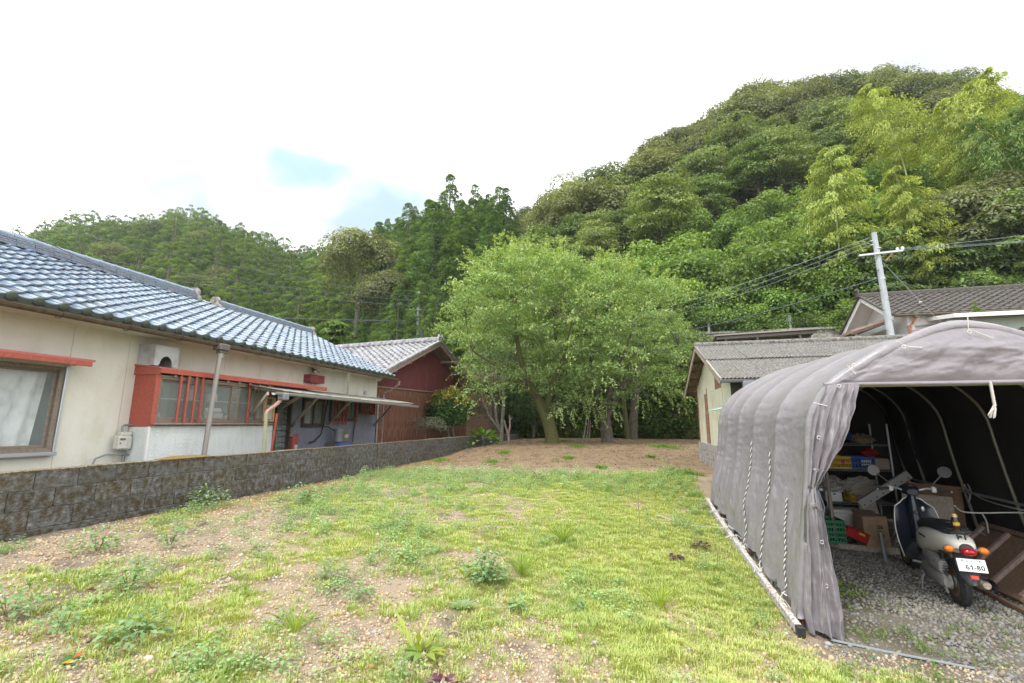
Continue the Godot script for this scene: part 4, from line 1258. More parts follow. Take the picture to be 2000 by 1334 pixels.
func tile_mesh(edge: bool, w := 0.265, l := 0.275) -> ArrayMesh:     # one pantile: x across, y out of the roof, z down the slope, its front edge at z = 0
	var mb := MB.new()
	var prof := []
	for i in 11:
		var u := i / 10.0
		var y := 0.0
		if u < 0.34: y = 0.040 * pow(sin(PI * (u + 0.04) / 0.40), 0.7)
		else: y = 0.008 - 0.016 * sin(PI * (u - 0.34) / 0.66) + 0.010 * smoothstep(0.85, 1.0, u)
		prof.append(Vector2((u - 0.5) * (w + 0.012), y))
	mb.smooth(1)
	for i in 10:
		var a: Vector2 = prof[i]; var b: Vector2 = prof[i + 1]
		mb.quad(Vector3(a.x, a.y + 0.040, 0), Vector3(b.x, b.y + 0.040, 0), Vector3(b.x, b.y + 0.004, -l), Vector3(a.x, a.y + 0.004, -l))
	mb.smooth(-1)
	var th := 0.022
	for i in 10:
		var a: Vector2 = prof[i]; var b: Vector2 = prof[i + 1]
		mb.quad(Vector3(a.x, a.y + 0.040 - th, 0), Vector3(b.x, b.y + 0.040 - th, 0), Vector3(b.x, b.y + 0.040, 0), Vector3(a.x, a.y + 0.040, 0))
		mb.quad(Vector3(a.x, a.y - 0.012, -l), Vector3(b.x, b.y - 0.012, -l), Vector3(b.x, b.y + 0.040 - th, 0), Vector3(a.x, a.y + 0.040 - th, 0))
	mb.quad(Vector3(prof[0].x, prof[0].y + 0.018, 0), Vector3(prof[0].x, prof[0].y + 0.040, 0), Vector3(prof[0].x, prof[0].y + 0.004, -l), Vector3(prof[0].x, prof[0].y - 0.012, -l))
	return mb.mesh()

func eave_end_mesh(w := 0.265) -> ArrayMesh:       # the round end and the hanging lip of an eave tile
	var mb := MB.new()
	mb.lathe(Vector3(-w * 0.33, 0.022, 0.0), Vector3(0, 0, 1), [[0.056, -0.02], [0.056, 0.012], [0.048, 0.018], [0.0, 0.021]], 14)
	var up := []
	var lo := []
	for i in 8:
		var u := 0.34 + 0.66 * i / 7.0
		var y := 0.012 - 0.020 * sin(PI * (u - 0.34) / 0.66)
		up.append(Vector3((u - 0.5) * w, y + 0.026, 0.004))
		lo.append(Vector3((u - 0.5) * w, y - 0.012 - 0.026 * sin(PI * clampf((u - 0.30) / 0.70, 0, 1)), 0.006))
	mb.smooth(-1)
	for i in 7:
		mb.quad(lo[i], lo[i + 1], up[i + 1], up[i])
		mb.quad(up[i] - Vector3(0, 0, 0.016), up[i + 1] - Vector3(0, 0, 0.016), lo[i + 1] - Vector3(0, 0, 0.016), lo[i] - Vector3(0, 0, 0.016))
		mb.quad(lo[i] - Vector3(0, 0, 0.016), lo[i + 1] - Vector3(0, 0, 0.016), lo[i + 1], lo[i])
	return mb.mesh()

# rows of pantiles over a slope given in local axes: o eave corner, ex along the eave, eu up the slope. The n_single nearest to the eye are parts, the others one part.
func tile_roof(root: Node3D, o: Vector3, ex: Vector3, eu: Vector3, cols: int, rows: int, w: float, ex_l: float, mats: Array, eave_m: Material, n_single: int, far_name: String) -> void:
	var off := root.transform.basis.inverse() * root.position
	var nrm := ex.cross(-eu).normalized()
	nrm = (-eu).cross(ex).normalized()
	if nrm.y < 0: nrm = -nrm
	var bas := Basis(ex, nrm, -eu)
	if bas.determinant() < 0: bas = Basis(-ex, nrm, -eu)
	var tm := tile_mesh(false, w, ex_l * 1.17)
	var list := []
	for j in rows:
		for i in cols:
			var p := o + ex * (i + 0.5) * w + eu * (j * ex_l)
			list.append([(root.transform.basis * p).distance_to(Vector3(0, 1.75, 0)), p, i, j])
	list.sort_custom(func(a, b): return a[0] < b[0])
	var rest := []
	for k in list.size():
		var e: Array = list[k]
		var jit := Basis(ex, rng.randf_range(-0.02, 0.02)) * Basis(nrm, rng.randf_range(-0.014, 0.014))
		var xf := Transform3D(jit * bas, e[1] - off + nrm * rng.randf_range(-0.003, 0.003))
		if k < n_single: part("roof_tile", tm, mats[rng.randi() % mats.size()], root, xf)
		else: rest.append(xf)
	var tone := []
	for k in rest.size():
		var shade := rng.randf_range(0.62, 1.12)
		tone.append(Color(shade * rng.randf_range(0.95, 1.08), shade, shade * rng.randf_range(0.92, 1.04)))
	if rest.size(): many(far_name, tm, mats[0], rest, tone, root)
	if eave_m:
		var em := eave_end_mesh(w)
		for i in cols:
			part("eave_tile_end", em, eave_m, root, Transform3D(bas, o + ex * (i + 0.5) * w - off - eu * 0.004))

func tile_house() -> void:
	var root := thing("tiled_house", "cream single storey house under a blue glazed tile roof", "house", W(8, -7.65, 0.5))
	var off := root.transform.basis.inverse() * root.position
	var tw := -7.65
	# cream wall in panels with fine joints
	var js := [1.6, 3.0, 3.88, 4.76, 5.54, 6.42, 7.36, 8.28, 9.30, 10.30, 11.4, 12.4, 13.17]
	var holes := [[3.05, 4.70, 1.39, 2.53], [5.80, 8.12, 1.80, 2.47]]
	for i in js.size() - 1:
		var y0 := 0.42 if js[i] < 8.6 else 2.56
		if js[i] < 8.6 and js[i + 1] > 8.65:
			lot("wall_panel", pierced(MB.new(), tw, 0.14, js[i] + 0.003, js[i + 1] - 0.003, 2.56, 3.42, holes), M.cream, root)
			lot("wall_panel", pierced(MB.new(), tw, 0.14, js[i] + 0.003, 8.66, 0.42, 2.557, holes), M.cream, root)
			continue
		lot("wall_panel", pierced(MB.new(), tw, 0.14, js[i] + 0.003, js[i + 1] - 0.003, y0, 3.42, holes), M.cream, root)
	var mb := MB.new()
	pierced(mb, tw - 0.012, 0.12, 1.6, 13.16, 0.42, 3.41, holes + [[8.64, 13.2, 0.0, 2.56]])
	lot("joint_backing", mb, flat("joint", Color(0.33, 0.29, 0.21), 0.95), root)
	# grey wall under the porch roof
	var gh := [[8.84, 9.27, 0.4, 2.42], [9.72, 10.50, 1.69, 2.40], [10.80, 11.97, 1.84, 2.45], [12.20, 13.03, 2.07, 2.46]]
	lot("grey_wall", pierced(MB.new(), tw + 0.004, 0.13, 8.665, 13.168, 0.42, 2.555, gh), M.grey_wall, root)
	# the rest of the shell: far gable, back wall, floor, ceiling, a partition
	mb = MB.new()
	mb.box(L(13.10, -10.6, 1.9), Vector3(5.6, 3.1, 0.12))
	mb.box(L(1.66, -10.6, 1.9), Vector3(5.6, 3.1, 0.12))
	mb.box(L(7.4, -13.4, 1.9), Vector3(0.14, 3.1, 11.4))
	mb.prism(PackedVector2Array([Vector2(-13.4, 3.4), Vector2(-7.6, 3.4), Vector2(-10.5, 4.75)]), L(13.16, 0, 0), Vector3(1, 0, 0), Vector3(0, 1, 0), Vector3(0, 0, 0.12))
	lot("far_walls", mb, M.cream, root)
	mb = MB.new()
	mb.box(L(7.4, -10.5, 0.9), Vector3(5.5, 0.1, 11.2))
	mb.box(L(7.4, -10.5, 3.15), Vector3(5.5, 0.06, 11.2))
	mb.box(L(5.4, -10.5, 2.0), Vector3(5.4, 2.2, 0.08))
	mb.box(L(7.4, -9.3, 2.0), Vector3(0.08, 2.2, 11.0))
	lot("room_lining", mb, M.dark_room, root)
	# roof
	var e0 := L(2.05, -7.05, 3.235)
	var eu := Vector3(-3.45, 1.63, 0).normalized()
	tile_roof(root, e0, Vector3(0, 0, -1), eu, 42, 16, 0.265, 0.2385, [M.tile, M.tile_d, M.tile_b, M.tile, M.tile_c, M.tile_e], M.tile_edge, 300, "far_roof_tiles")
	mb = MB.new()
	var w := 11.1
	mb.prism(PackedVector2Array([Vector2(-7.10, 3.175), Vector2(-7.10, 3.215), Vector2(-10.5, 4.822), Vector2(-13.9, 3.215), Vector2(-13.9, 3.175), Vector2(-10.5, 4.76)]), L(2.1, 0, 0), Vector3(1, 0, 0), Vector3(0, 1, 0), Vector3(0, 0, -w))
	lot("roof_boards", mb, M.brown_wood, root)
	mb = MB.new()
	mb.box(L(7.6, -7.36, 3.165), Vector3(0.60, 0.02, 11.0), Basis(Vector3(0, 0, 1), -0.02))
	lot("soffit", mb, M.cream, root)
	mb = MB.new()
	mb.box(L(7.6, -7.075, 3.19), Vector3(0.03, 0.06, 11.1))
	lot("eave_board", mb, M.dark_frame, root)  # dark strip added to stand in for the shadowed gap under the tiles
	mb = MB.new()
	mb.sheet(1, 1, func(u: float, v: float) -> Vector3: return L(2.05 + u * 11.1, -10.5 - v * 3.45, 4.86 - v * 1.63), true)
	lot("back_slope", mb, M.tile_b, root)
	# ridges: courses of flat tiles under a row of half-round ones
	for r in [[2.0, 8.95, 4.86, -10.52], [9.45, 13.25, 4.74, -10.36]]:
		for k in 4:
			mb = MB.new()
			var s: float = r[0]
			while s < r[1] - 0.05:
				var l2: float = minf(0.28, r[1] - s)
				mb.box(L(s + l2 / 2, r[3], r[2] + 0.02 + k * 0.042), Vector3(0.30 - k * 0.03 + rng.randf_range(-0.012, 0.012), 0.034, l2 - 0.006), Basis(Vector3.UP, rng.randf_range(-0.012, 0.012)), 0.004)
				s += 0.28
			lot("ridge_course", mb, M.ridge, root)
		var cap := MB.new()
		cap.lathe(Vector3(0, 0, 0.14), Vector3(0, 0, -1), [[0.066, 0.0], [0.066, 0.30]], 12)
		cap.lathe(Vector3(0, 0, 0.15), Vector3(0, 0, -1), [[0.074, 0.0], [0.074, 0.045]], 12)
		var cm := cap.mesh()
		var s2: float = r[0] + 0.14
		while s2 < r[1]:
			part("ridge_cap", cm, M.tile, root, Transform3D(Basis.IDENTITY, L(s2, r[3], r[2] + 0.195) - off))
			s2 += 0.28
		for en in ([r[1]] if r[0] < 3 else [r[0] - 0.03, r[1]]):
			mb = MB.new()
			mb.prism(PackedVector2Array([Vector2(-0.22, -0.06), Vector2(0.22, -0.06), Vector2(0.20, 0.06), Vector2(0.13, 0.12), Vector2(0.15, 0.22), Vector2(0.08, 0.31), Vector2(-0.08, 0.31), Vector2(-0.15, 0.22), Vector2(-0.13, 0.12), Vector2(-0.20, 0.06)]), L(en, r[3], r[2]), Vector3(1, 0, 0), Vector3(0, 1, 0), Vector3(0, 0, -0.07))
			mb.lathe(L(en - 0.02, r[3], r[2] + 0.22), Vector3(0, 0, -1), [[0.05, 0], [0.05, 0.14], [0.03, 0.16]], 10)
			lot("ridge_end_tile", mb, M.concrete, root)
	# gutter, brackets, down pipes
	mb = MB.new()
	mb.sheet(24, 8, func(u: float, v: float) -> Vector3: return L(2.0 + u * 11.3, -6.995 - 0.055 * cos(PI * v), 3.155 - 0.05 * sin(PI * v) - 0.012 * u), true)
	mb.sheet(24, 8, func(u: float, v: float) -> Vector3: return L(2.0 + u * 11.3, -6.995 - 0.050 * cos(PI * v), 3.157 - 0.045 * sin(PI * v) - 0.012 * u))
	mb.tube([L(2.0, -6.942, 3.157), L(13.3, -6.942, 3.145)], 0.007, 6)
	lot("gutter", mb, M.gutter, root)
	for i in 14:
		var s := 2.5 + i * 0.83
		mb = MB.new()
		mb.tube([L(s, -7.08, 3.17), L(s, -7.06, 3.10), L(s, -7.0, 3.085), L(s, -6.945, 3.10), L(s, -6.93, 3.16)], 0.006, 5)
		lot("gutter_bracket", mb, M.gutter, root)
	mb = MB.new()
	mb.box(L(6.60, -6.97, 3.10), Vector3(0.19, 0.11, 0.20), Basis.IDENTITY, 0.012)
	mb.box(L(6.60, -6.97, 3.02), Vector3(0.13, 0.07, 0.14), Basis.IDENTITY, 0.02)
	lot("rain_hopper", mb, M.dark_taupe, root)
	mb = MB.new()
	mb.tube([L(6.58, -6.96, 3.02), L(6.50, -6.93, 2.2), L(6.36, -6.86, 0.5)], 0.040, 14)
	mb.tube([L(6.585, -6.962, 2.99), L(6.578, -6.958, 2.90)], 0.047, 14)
	lot("down_pipe", mb, M.taupe, root)
	# left window: red shelf roof, brown frame, one big pane, curtain
	mb = MB.new()
	mb.box(L(3.4, -7.46, 2.645), Vector3(0.42, 0.035, 2.86), Basis(Vector3(0, 0, 1), -0.10), 0.006)
	lot("window_roof", mb, M.pink_red, root)
	mb = MB.new()
	mb.box(L(3.4, -7.268, 2.585), Vector3(0.03, 0.085, 2.80), Basis.IDENTITY, 0.006)
	mb.box(L(4.79, -7.45, 2.60), Vector3(0.36, 0.06, 0.025), Basis.IDENTITY, 0.004)
	lot("window_fascia", mb, M.red, root)
	mb = MB.new()
	mb.box(L(3.4, -7.46, 2.575), Vector3(0.36, 0.012, 2.74))
	lot("window_soffit", mb, M.off_white, root)
	var wn := window(root, 2.4, 4.715, 1.38, 2.535, tw - 0.02, 0.055, M.brown_frame, [], M.glass, "wide left window with a grey white curtain")
	mb = MB.new()
	mb.box(L(3.55, tw + 0.05, 1.355), Vector3(0.13, 0.05, 2.36), Basis.IDENTITY, 0.006)
	mb.box(L(4.735, tw + 0.015, 1.95), Vector3(0.06, 1.20, 0.03), Basis.IDENTITY, 0.004)
	lot("sill", mb, M.alu, wn)
	mb = MB.new()
	mb.sheet(70, 14, func(u: float, v: float) -> Vector3: return L(2.4 + u * (2.24 - 0.10 * v), -7.80 + 0.022 * sin(u * 62.0 + v * 1.5) + 0.012 * sin(u * 23.0) + 0.03 * v * sin(u * 9.0), 2.50 - v * 1.10))
	lot("curtain", mb, M.curtain, wn)
	kitchen_bay(root)
	porch(root, tw)

func kitchen_bay(root: Node3D) -> void:
	var t := -7.2
	var mb := MB.new()
	mb.box(L(5.705, -7.425, 2.13), Vector3(0.45, 0.86, 0.03), Basis.IDENTITY, 0.004)
	mb.box(L(5.70, -7.19, 2.14), Vector3(0.04, 0.80, 0.07), Basis.IDENTITY, 0.006)
	lot("red_side_board", mb, M.red, root)
	mb = MB.new()
	mb.box(L(7.78, -7.40, 2.665), Vector3(0.56, 0.022, 4.26), Basis(Vector3(0, 0, 1), -0.12), 0.004)
	lot("bay_roof", mb, M.pink_red, root)
	mb = MB.new()
	mb.box(L(7.78, -7.128, 2.592), Vector3(0.03, 0.085, 4.22), Basis.IDENTITY, 0.006)
	mb.prism(PackedVector2Array([Vector2(-7.65, 2.53), Vector2(-7.13, 2.53), Vector2(-7.13, 2.62), Vector2(-7.65, 2.68)]), L(5.665, 0, 0), Vector3(1, 0, 0), Vector3(0, 1, 0), Vector3(0, 0, -0.025))
	lot("bay_fascia", mb, M.red, root)
	mb = MB.new()
	mb.box(L(6.95, -7.40, 2.515), Vector3(0.44, 0.02, 2.5))
	mb.box(L(6.95, -7.40, 1.745), Vector3(0.46, 0.05, 2.5))
	lot("bay_boards", mb, M.gable_wood, root)
	mb = MB.new()
	mb.box(L(6.96, -7.17, 1.752), Vector3(0.09, 0.03, 2.53), Basis.IDENTITY, 0.005)
	lot("bay_sill", mb, M.gable_wood, root)
	window(root, 5.74, 8.18, 1.775, 2.505, -7.235, 0.045, M.brown_frame, [6.26, 6.62, 7.18, 7.34, 7.80], M.dusty, "long kitchen window in a red box bay")
	for s in [6.06, 6.195, 6.34, 6.465, 7.52]:
		mb = MB.new()
		mb.box(L(s, -7.145, 2.15), Vector3(0.032, 0.80, 0.034), Basis.IDENTITY, 0.004)
		lot("red_bar", mb, M.red, root)
	for i in 9:
		mb = MB.new()
		mb.box(L(5.95 + i * 0.26, -7.15, 2.525), Vector3(0.03, 0.02, 0.03))
		lot("fixing", mb, M.wood, root)
	mb = MB.new()
	mb.box(L(7.0, -7.42, 1.07), Vector3(0.40, 1.30, 2.62), Basis.IDENTITY, 0.006)
	lot("white_panel", mb, M.white_panel, root)
	mb = MB.new()
	mb.box(L(5.69, -7.215, 1.10), Vector3(0.03, 1.22, 0.03), Basis.IDENTITY, 0.004)
	lot("corner_trim", mb, M.white, root)
	# what stands behind the glass
	var sh := MB.new()
	sh.box(L(7.0, -7.45, 2.16), Vector3(0.24, 0.015, 2.3))
	tag(single("kitchen_shelf", sh, M.off_white, "thin white shelf behind the kitchen window", "shelf"), "", "")
	for q in [[6.95, 2.245, 0.09, 0.15, "white pot on the shelf behind the kitchen window", M.white], [6.78, 1.90, 0.06, 0.2, "pale jar standing low behind the kitchen window", M.off_white], [6.5, 2.29, 0.07, 0.24, "white bag shaped jar behind the red bars", M.white], [7.27, 2.03, 0.03, 0.16, "small green bottle in the gap between the sashes", flat("green_plastic", Color(0.05, 0.35, 0.15), 0.4)], [5.95, 1.87, 0.05, 0.14, "pale green box low behind the left kitchen pane", flat("pale_green", Color(0.42, 0.52, 0.45), 0.6)], [7.30, 1.86, 0.045, 0.1, "little white jar at the sill between the sashes", M.white]]:
		var j := MB.new()
		j.lathe(L(q[0], -7.43, q[1] - q[3] / 2), Vector3.UP, [[q[2] * 0.9, 0], [q[2], 0.02], [q[2] * 0.95, q[3] * 0.8], [q[2] * 0.6, q[3]]], 12)
		single("kitchen_jar", j, q[5], q[4], "jar")
	var ro := MB.new()
	ro.lathe(L(6.72, -7.36, 1.99), Vector3(0, 0, -1), [[0.048, 0], [0.05, 0.01], [0.05, 0.36], [0.02, 0.37]], 14)
	single("paper_roll", ro, M.white, "white roll of paper lying behind the kitchen window", "roll")
	ro = MB.new()
	ro.box(L(6.95, -7.42, 1.87), Vector3(0.16, 0.15, 0.40), Basis.IDENTITY, 0.01)
	single("kitchen_box", ro, M.off_white, "grey white box under the paper roll", "box")
	# louvred wooden box frame at the far end of the bay
	var vf := MB.new()
	frame_rect(vf, 7.93, 8.20, 1.80, 2.30, -7.14, 0.035, 0.07)
	var lv := thing("louvre_screen", "small wooden frame with pale slats at the end of the kitchen bay", "screen", W(8.06, -7.14, 1.80))
	lot("frame", vf, worn("pine", ntex(noise(72, 0.03, 4), [0, 0.5, 1], 128, [Color(0.36, 0.22, 0.10), Color(0.50, 0.33, 0.17), Color(0.56, 0.40, 0.24)]), 3.0, 0.8), lv)
	for k in 9:
		var sl := MB.new()
		sl.box(L(8.065, -7.15, 1.86 + k * 0.033), Vector3(0.02, 0.028, 0.19), Basis(Vector3(0, 0, 1), 0.3))
		lot("slat", sl, M.off_white, lv)
	# cooker hood vent on the wall over the bay
	var vb := thing("vent_hood", "grey metal vent box with an arched mouth over the kitchen bay", "vent", W(5.9, -7.48, 2.70))
	var pf := PackedVector2Array()
	for p in [Vector2(-0.20, 0.0), Vector2(-0.13, 0.0)]: pf.append(p)
	for i in 11:
		var an := PI - PI * i / 10.0
		pf.append(Vector2(cos(an) * 0.105, 0.03 + sin(an) * 0.135))
	for p in [Vector2(0.11, 0.0), Vector2(0.20, 0.0), Vector2(0.20, 0.33), Vector2(-0.20, 0.33)]: pf.append(p)
	mb = MB.new()
	mb.prism(pf, L(5.88, -7.305, 2.68), Vector3(0, 0, -1), Vector3(0, 1, 0), Vector3(0.012, 0, 0))
	mb.box(L(5.686, -7.475, 2.845), Vector3(0.33, 0.33, 0.012))
	mb.box(L(6.074, -7.475, 2.845), Vector3(0.33, 0.33, 0.012))
	mb.box(L(5.88, -7.475, 3.016), Vector3(0.35, 0.012, 0.42), Basis(Vector3(0, 0, 1), -0.04))
	lot("hood", mb, M.hood, vb)
	mb = MB.new()
	mb.lathe(L(5.88, -7.60, 2.80), Vector3(1, 0, 0), [[0.10, 0], [0.10, 0.10]], 16)
	lot("duct", mb, M.black, vb)
	# gas meter
	var gm := thing("gas_meter", "pale gas meter with grey pipes low on the cream wall", "meter", W(5.57, -7.56, 1.2))
	mb = MB.new()
	mb.box(L(5.52, -7.52, 1.47), Vector3(0.13, 0.21, 0.14), Basis.IDENTITY, 0.02)
	mb.box(L(5.62, -7.55, 1.46), Vector3(0.15, 0.22, 0.11), Basis.IDENTITY, 0.03)
	mb.box(L(5.585, -7.55, 1.60), Vector3(0.12, 0.06, 0.15), Basis.IDENTITY, 0.012)
	lot("case", mb, flat("meter", Color(0.48, 0.48, 0.42), 0.55), gm)
	mb = MB.new()
	mb.box(L(5.50, -7.452, 1.52), Vector3(0.006, 0.03, 0.08))
	mb.box(L(5.47, -7.452, 1.46), Vector3(0.006, 0.022, 0.02))
	lot("dial", mb, M.dark_taupe, gm)
	mb = MB.new()
	mb.tube([L(5.55, -7.56, 1.62), L(5.545, -7.56, 1.72), L(5.57, -7.56, 1.735), L(5.74, -7.56, 1.735), L(5.765, -7.56, 1.72), L(5.765, -7.56, 1.22)], 0.016, 8)
	mb.tube([L(5.62, -7.56, 1.37), L(5.62, -7.56, 0.7)], 0.017, 8)
	mb.tube([L(5.765, -7.56, 1.27), L(5.62, -7.54, 1.29)], 0.014, 8)
	lot("pipe", mb, M.grey_pipe, gm)
	mb = MB.new()
	mb.tube([L(5.60, -7.54, 1.29), L(5.35, -7.54, 1.30), L(5.22, -7.54, 1.25), L(5.17, -7.54, 1.1), L(5.2, -7.54, 0.8)], 0.013, 8)
	lot("hose", mb, M.grey_pipe, gm)

func porch(root: Node3D, tw: float) -> void:
	# corrugated porch roof on wooden struts
	var pr := thing("porch_roof", "sagging corrugated lean to roof on grey wooden struts", "awning", W(10.2, -7.0, 2.3))
	var mb := MB.new()
	for side in 2:
		mb.sheet(150, 4, func(u: float, v: float) -> Vector3:
			var s := 7.45 + u * 5.6
			return L(s, -7.64 + v * 1.34, 2.575 - v * 0.20 + 0.010 * sin(s * 83.0) - 0.03 * sin(u * 3.0) * v - side * 0.004), side == 0)
	lot("roof_sheet", mb, M.concrete, pr)
	mb = MB.new()
	mb.bar(L(7.5, -6.36, 2.335), L(13.0, -6.36, 2.32), 0.04, 0.05)
	mb.bar(L(7.5, -7.0, 2.44), L(13.0, -7.0, 2.42), 0.04, 0.05)
	for k in 5: mb.bar(L(7.6 + k * 1.3, -7.6, 2.535), L(7.6 + k * 1.3, -6.36, 2.355), 0.04, 0.05)
	lot("purlins", mb, M.wood, pr)
	for q in [[7.99, 7.19, 1.77, 2.31], [9.37, 8.6, 1.70, 2.31], [10.76, 9.85, 1.75, 2.31], [13.05, 11.95, 1.70, 2.30], [8.85, 8.1, 2.05, 2.33]]:
		mb = MB.new()
		mb.bar(L(q[0], tw + 0.03, q[2]), L(q[1], -6.42, q[3]), 0.035, 0.07, Vector3.UP, 0.004)
		lot("strut", mb, M.wood, pr)
	mb = MB.new()
	mb.bar(L(10.68, -7.06, 3.12), L(10.92, -7.22, 2.50), 0.05, 0.03, Vector3.UP, 0.004)
	lot("hanger", mb, M.wood, pr)
	mb = MB.new()
	mb.sheet(20, 8, func(u: float, v: float) -> Vector3: return L(7.16 + u * 6.1, -6.27 - 0.05 * cos(PI * v), 2.325 - 0.045 * sin(PI * v) - 0.03 * u), true)
	mb.tube([L(7.16, -6.222, 2.327), L(13.26, -6.222, 2.297)], 0.007, 6)
	lot("gutter", mb, M.steel, pr)
	mb = MB.new()
	mb.box(L(7.42, -6.27, 2.26), Vector3(0.14, 0.13, 0.16), Basis.IDENTITY, 0.015)
	lot("hopper", mb, M.grey_pipe, pr)
	mb = MB.new()
	mb.tube([L(7.40, -6.30, 2.20), L(7.37, -6.36, 2.12), L(7.22, -6.42, 1.98), L(7.20, -6.43, 1.93)], 0.034, 10)
	lot("elbow", mb, worn("pink_pipe", ntex(noise(73, 0.03, 4), [0, 0.5, 1], 128, [Color(0.30, 0.16, 0.12), Color(0.42, 0.27, 0.22), Color(0.5, 0.38, 0.33)]), 3.0, 0.6), pr)
	mb = MB.new()
	mb.tube([L(7.20, -6.43, 1.95), L(7.26, -6.46, 1.5), L(7.32, -6.50, 0.55)], 0.033, 10)
	lot("down_pipe", mb, worn("lichen_pipe", ntex(noise(74, 0.03, 5), [0, 0.4, 0.6, 1], 256, [Color(0.20, 0.17, 0.12), Color(0.40, 0.38, 0.30), Color(0.33, 0.35, 0.16), Color(0.55, 0.54, 0.48)]), 3.0, 0.8), pr)
	mb = MB.new()
	mb.bar(L(7.62, -6.55, 1.95), L(7.46, -6.52, 0.6), 0.03, 0.03)
	lot("red_post", mb, M.red, pr)
	# grey wall: louvred door and three windows
	mb = MB.new()
	frame_rect(mb, 8.80, 9.31, 0.5, 2.46, tw + 0.01, 0.05, 0.11)
	var door := lot("door", mb, M.dark_frame, root)
	door.set_meta("label", "narrow dark door of glass louvres")
	for k in 14:
		mb = MB.new()
		mb.box(L(9.05, tw - 0.03, 0.62 + k * 0.13), Vector3(0.01, 0.115, 0.40), Basis(Vector3(0, 0, 1), 0.35))
		lot("louvre", mb, M.dusty, door)
	mb = MB.new()
	mb.lathe(L(9.27, tw + 0.07, 1.48), Vector3(1, 0, 0), [[0.012, 0], [0.012, 0.04], [0.025, 0.05], [0.02, 0.07]], 10)
	lot("handle", mb, M.alu, door)
	mb = MB.new()
	mb.box(L(9.05, tw - 0.2, 1.4), Vector3(0.02, 2.0, 0.6))
	lot("door_curtain", mb, flat("pale_curtain", Color(0.30, 0.33, 0.31), 0.9), root)
	window(root, 9.70, 10.51, 1.67, 2.41, tw + 0.02, 0.06, M.dark_frame, [10.12], M.dusty, "dark framed window with one white pane").set_meta("label", "dark framed window with one white pane")
	mb = MB.new()
	mb.box(L(9.94, tw - 0.06, 2.0), Vector3(0.01, 0.60, 0.34))
	lot("white_blind", mb, M.white, root)
	window(root, 10.78, 11.99, 1.82, 2.46, tw + 0.01, 0.05, M.dark_frame, [11.4], M.glass, "dark window behind red bars")
	for k in 5:
		mb = MB.new()
		mb.box(L(10.90 + k * 0.135, tw + 0.10, 2.10), Vector3(0.03, 0.74, 0.032), Basis.IDENTITY, 0.004)
		lot("red_bar", mb, M.red, root)
	mb = MB.new()
	mb.box(L(11.98, tw + 0.05, 2.14), Vector3(0.10, 0.70, 0.05), Basis.IDENTITY, 0.004)
	lot("red_jamb", mb, M.red, root)
	window(root, 12.18, 13.05, 2.05, 2.47, tw + 0.01, 0.04, M.dark_frame, [], M.dusty, "small high window with red bars")
	for k in 6:
		mb = MB.new()
		mb.box(L(12.27 + k * 0.14, tw + 0.08, 2.25), Vector3(0.028, 0.46, 0.03), Basis.IDENTITY, 0.004)
		lot("red_bar", mb, M.red, root)
	# small things on the upper wall
	mb = MB.new()
	mb.lathe(L(9.11, tw - 0.005, 2.90), Vector3(1, 0, 0), [[0.112, 0], [0.112, 0.012], [0.10, 0.022], [0.0, 0.026]], 24)
	single("round_cover", mb, M.cream, "round cream cover plate high on the house wall", "cover")
	mb = MB.new()
	mb.box(L(9.95, tw + 0.10, 2.86), Vector3(0.22, 0.20, 0.54), Basis.IDENTITY, 0.01)
	single("red_vent_box", mb, worn("vent_red", ntex(noise(75, 0.02, 4), [0, 0.5, 1], 128, [Color(0.16, 0.035, 0.04), Color(0.23, 0.05, 0.055), Color(0.27, 0.07, 0.07)]), 2.0, 0.5), "dark red metal vent box on the upper house wall", "vent")
	var lamp := thing("flood_lamp", "small dark flood lamp under the eave above the red vent box", "lamp", W(9.98, tw, 3.1))
	mb = MB.new()
	mb.lathe(L(9.96, tw + 0.02, 3.13), Vector3(0.75, -0.5, 0.3).normalized(), [[0.02, 0], [0.035, 0.06], [0.06, 0.14], [0.055, 0.15]], 12)
	lot("shade", mb, M.dark_taupe, lamp)
	mb = MB.new()
	mb.ball(L(9.93, tw + 0.13, 3.05), Vector3.ONE * 0.04, 10, 6)
	lot("bulb", mb, M.white, lamp)
	mb = MB.new()
	mb.tube([L(10.0, tw + 0.05, 3.12), L(10.2, tw + 0.05, 3.06)], 0.01, 6)
	lot("arm", mb, M.dark_taupe, lamp)
	mb = MB.new()
	mb.box(L(12.45, tw + 0.03, 2.68), Vector3(0.06, 0.10, 0.10), Basis.IDENTITY, 0.01)
	single("socket_box", mb, M.hood, "little grey socket box above the far end of the porch roof", "socket")
	# pump against the grey wall
	var pu := thing("well_pump", "grey cylindrical well pump on a box against the grey wall", "pump", W(10.85, tw + 0.3, 0.9))
	mb = MB.new()
	mb.lathe(L(10.84, tw + 0.30, 1.30), Vector3.UP, [[0.11, 0], [0.11, 0.24], [0.115, 0.25], [0.115, 0.31], [0.09, 0.33]], 18)
	lot("tank", mb, M.grey_pipe, pu)
	mb = MB.new()
	mb.box(L(10.95, tw + 0.30, 1.21), Vector3(0.40, 0.14, 0.62), Basis.IDENTITY, 0.02)
	lot("pump_base", mb, M.dark_taupe, pu)
	mb = MB.new()
	mb.box(L(11.15, tw + 0.32, 1.43), Vector3(0.06, 0.09, 0.14), Basis.IDENTITY, 0.01)
	lot("switch_box", mb, flat("cream_plastic", Color(0.55, 0.45, 0.22), 0.5), pu)
	mb = MB.new()
	mb.box(L(10.75, tw + 0.52, 1.0), Vector3(0.2, 0.5, 0.5), Basis.IDENTITY, 0.02)
	single("blue_crate", mb, flat("blue_plastic", Color(0.03, 0.12, 0.42), 0.5), "blue plastic crate below the well pump", "crate")
	mb = MB.new()
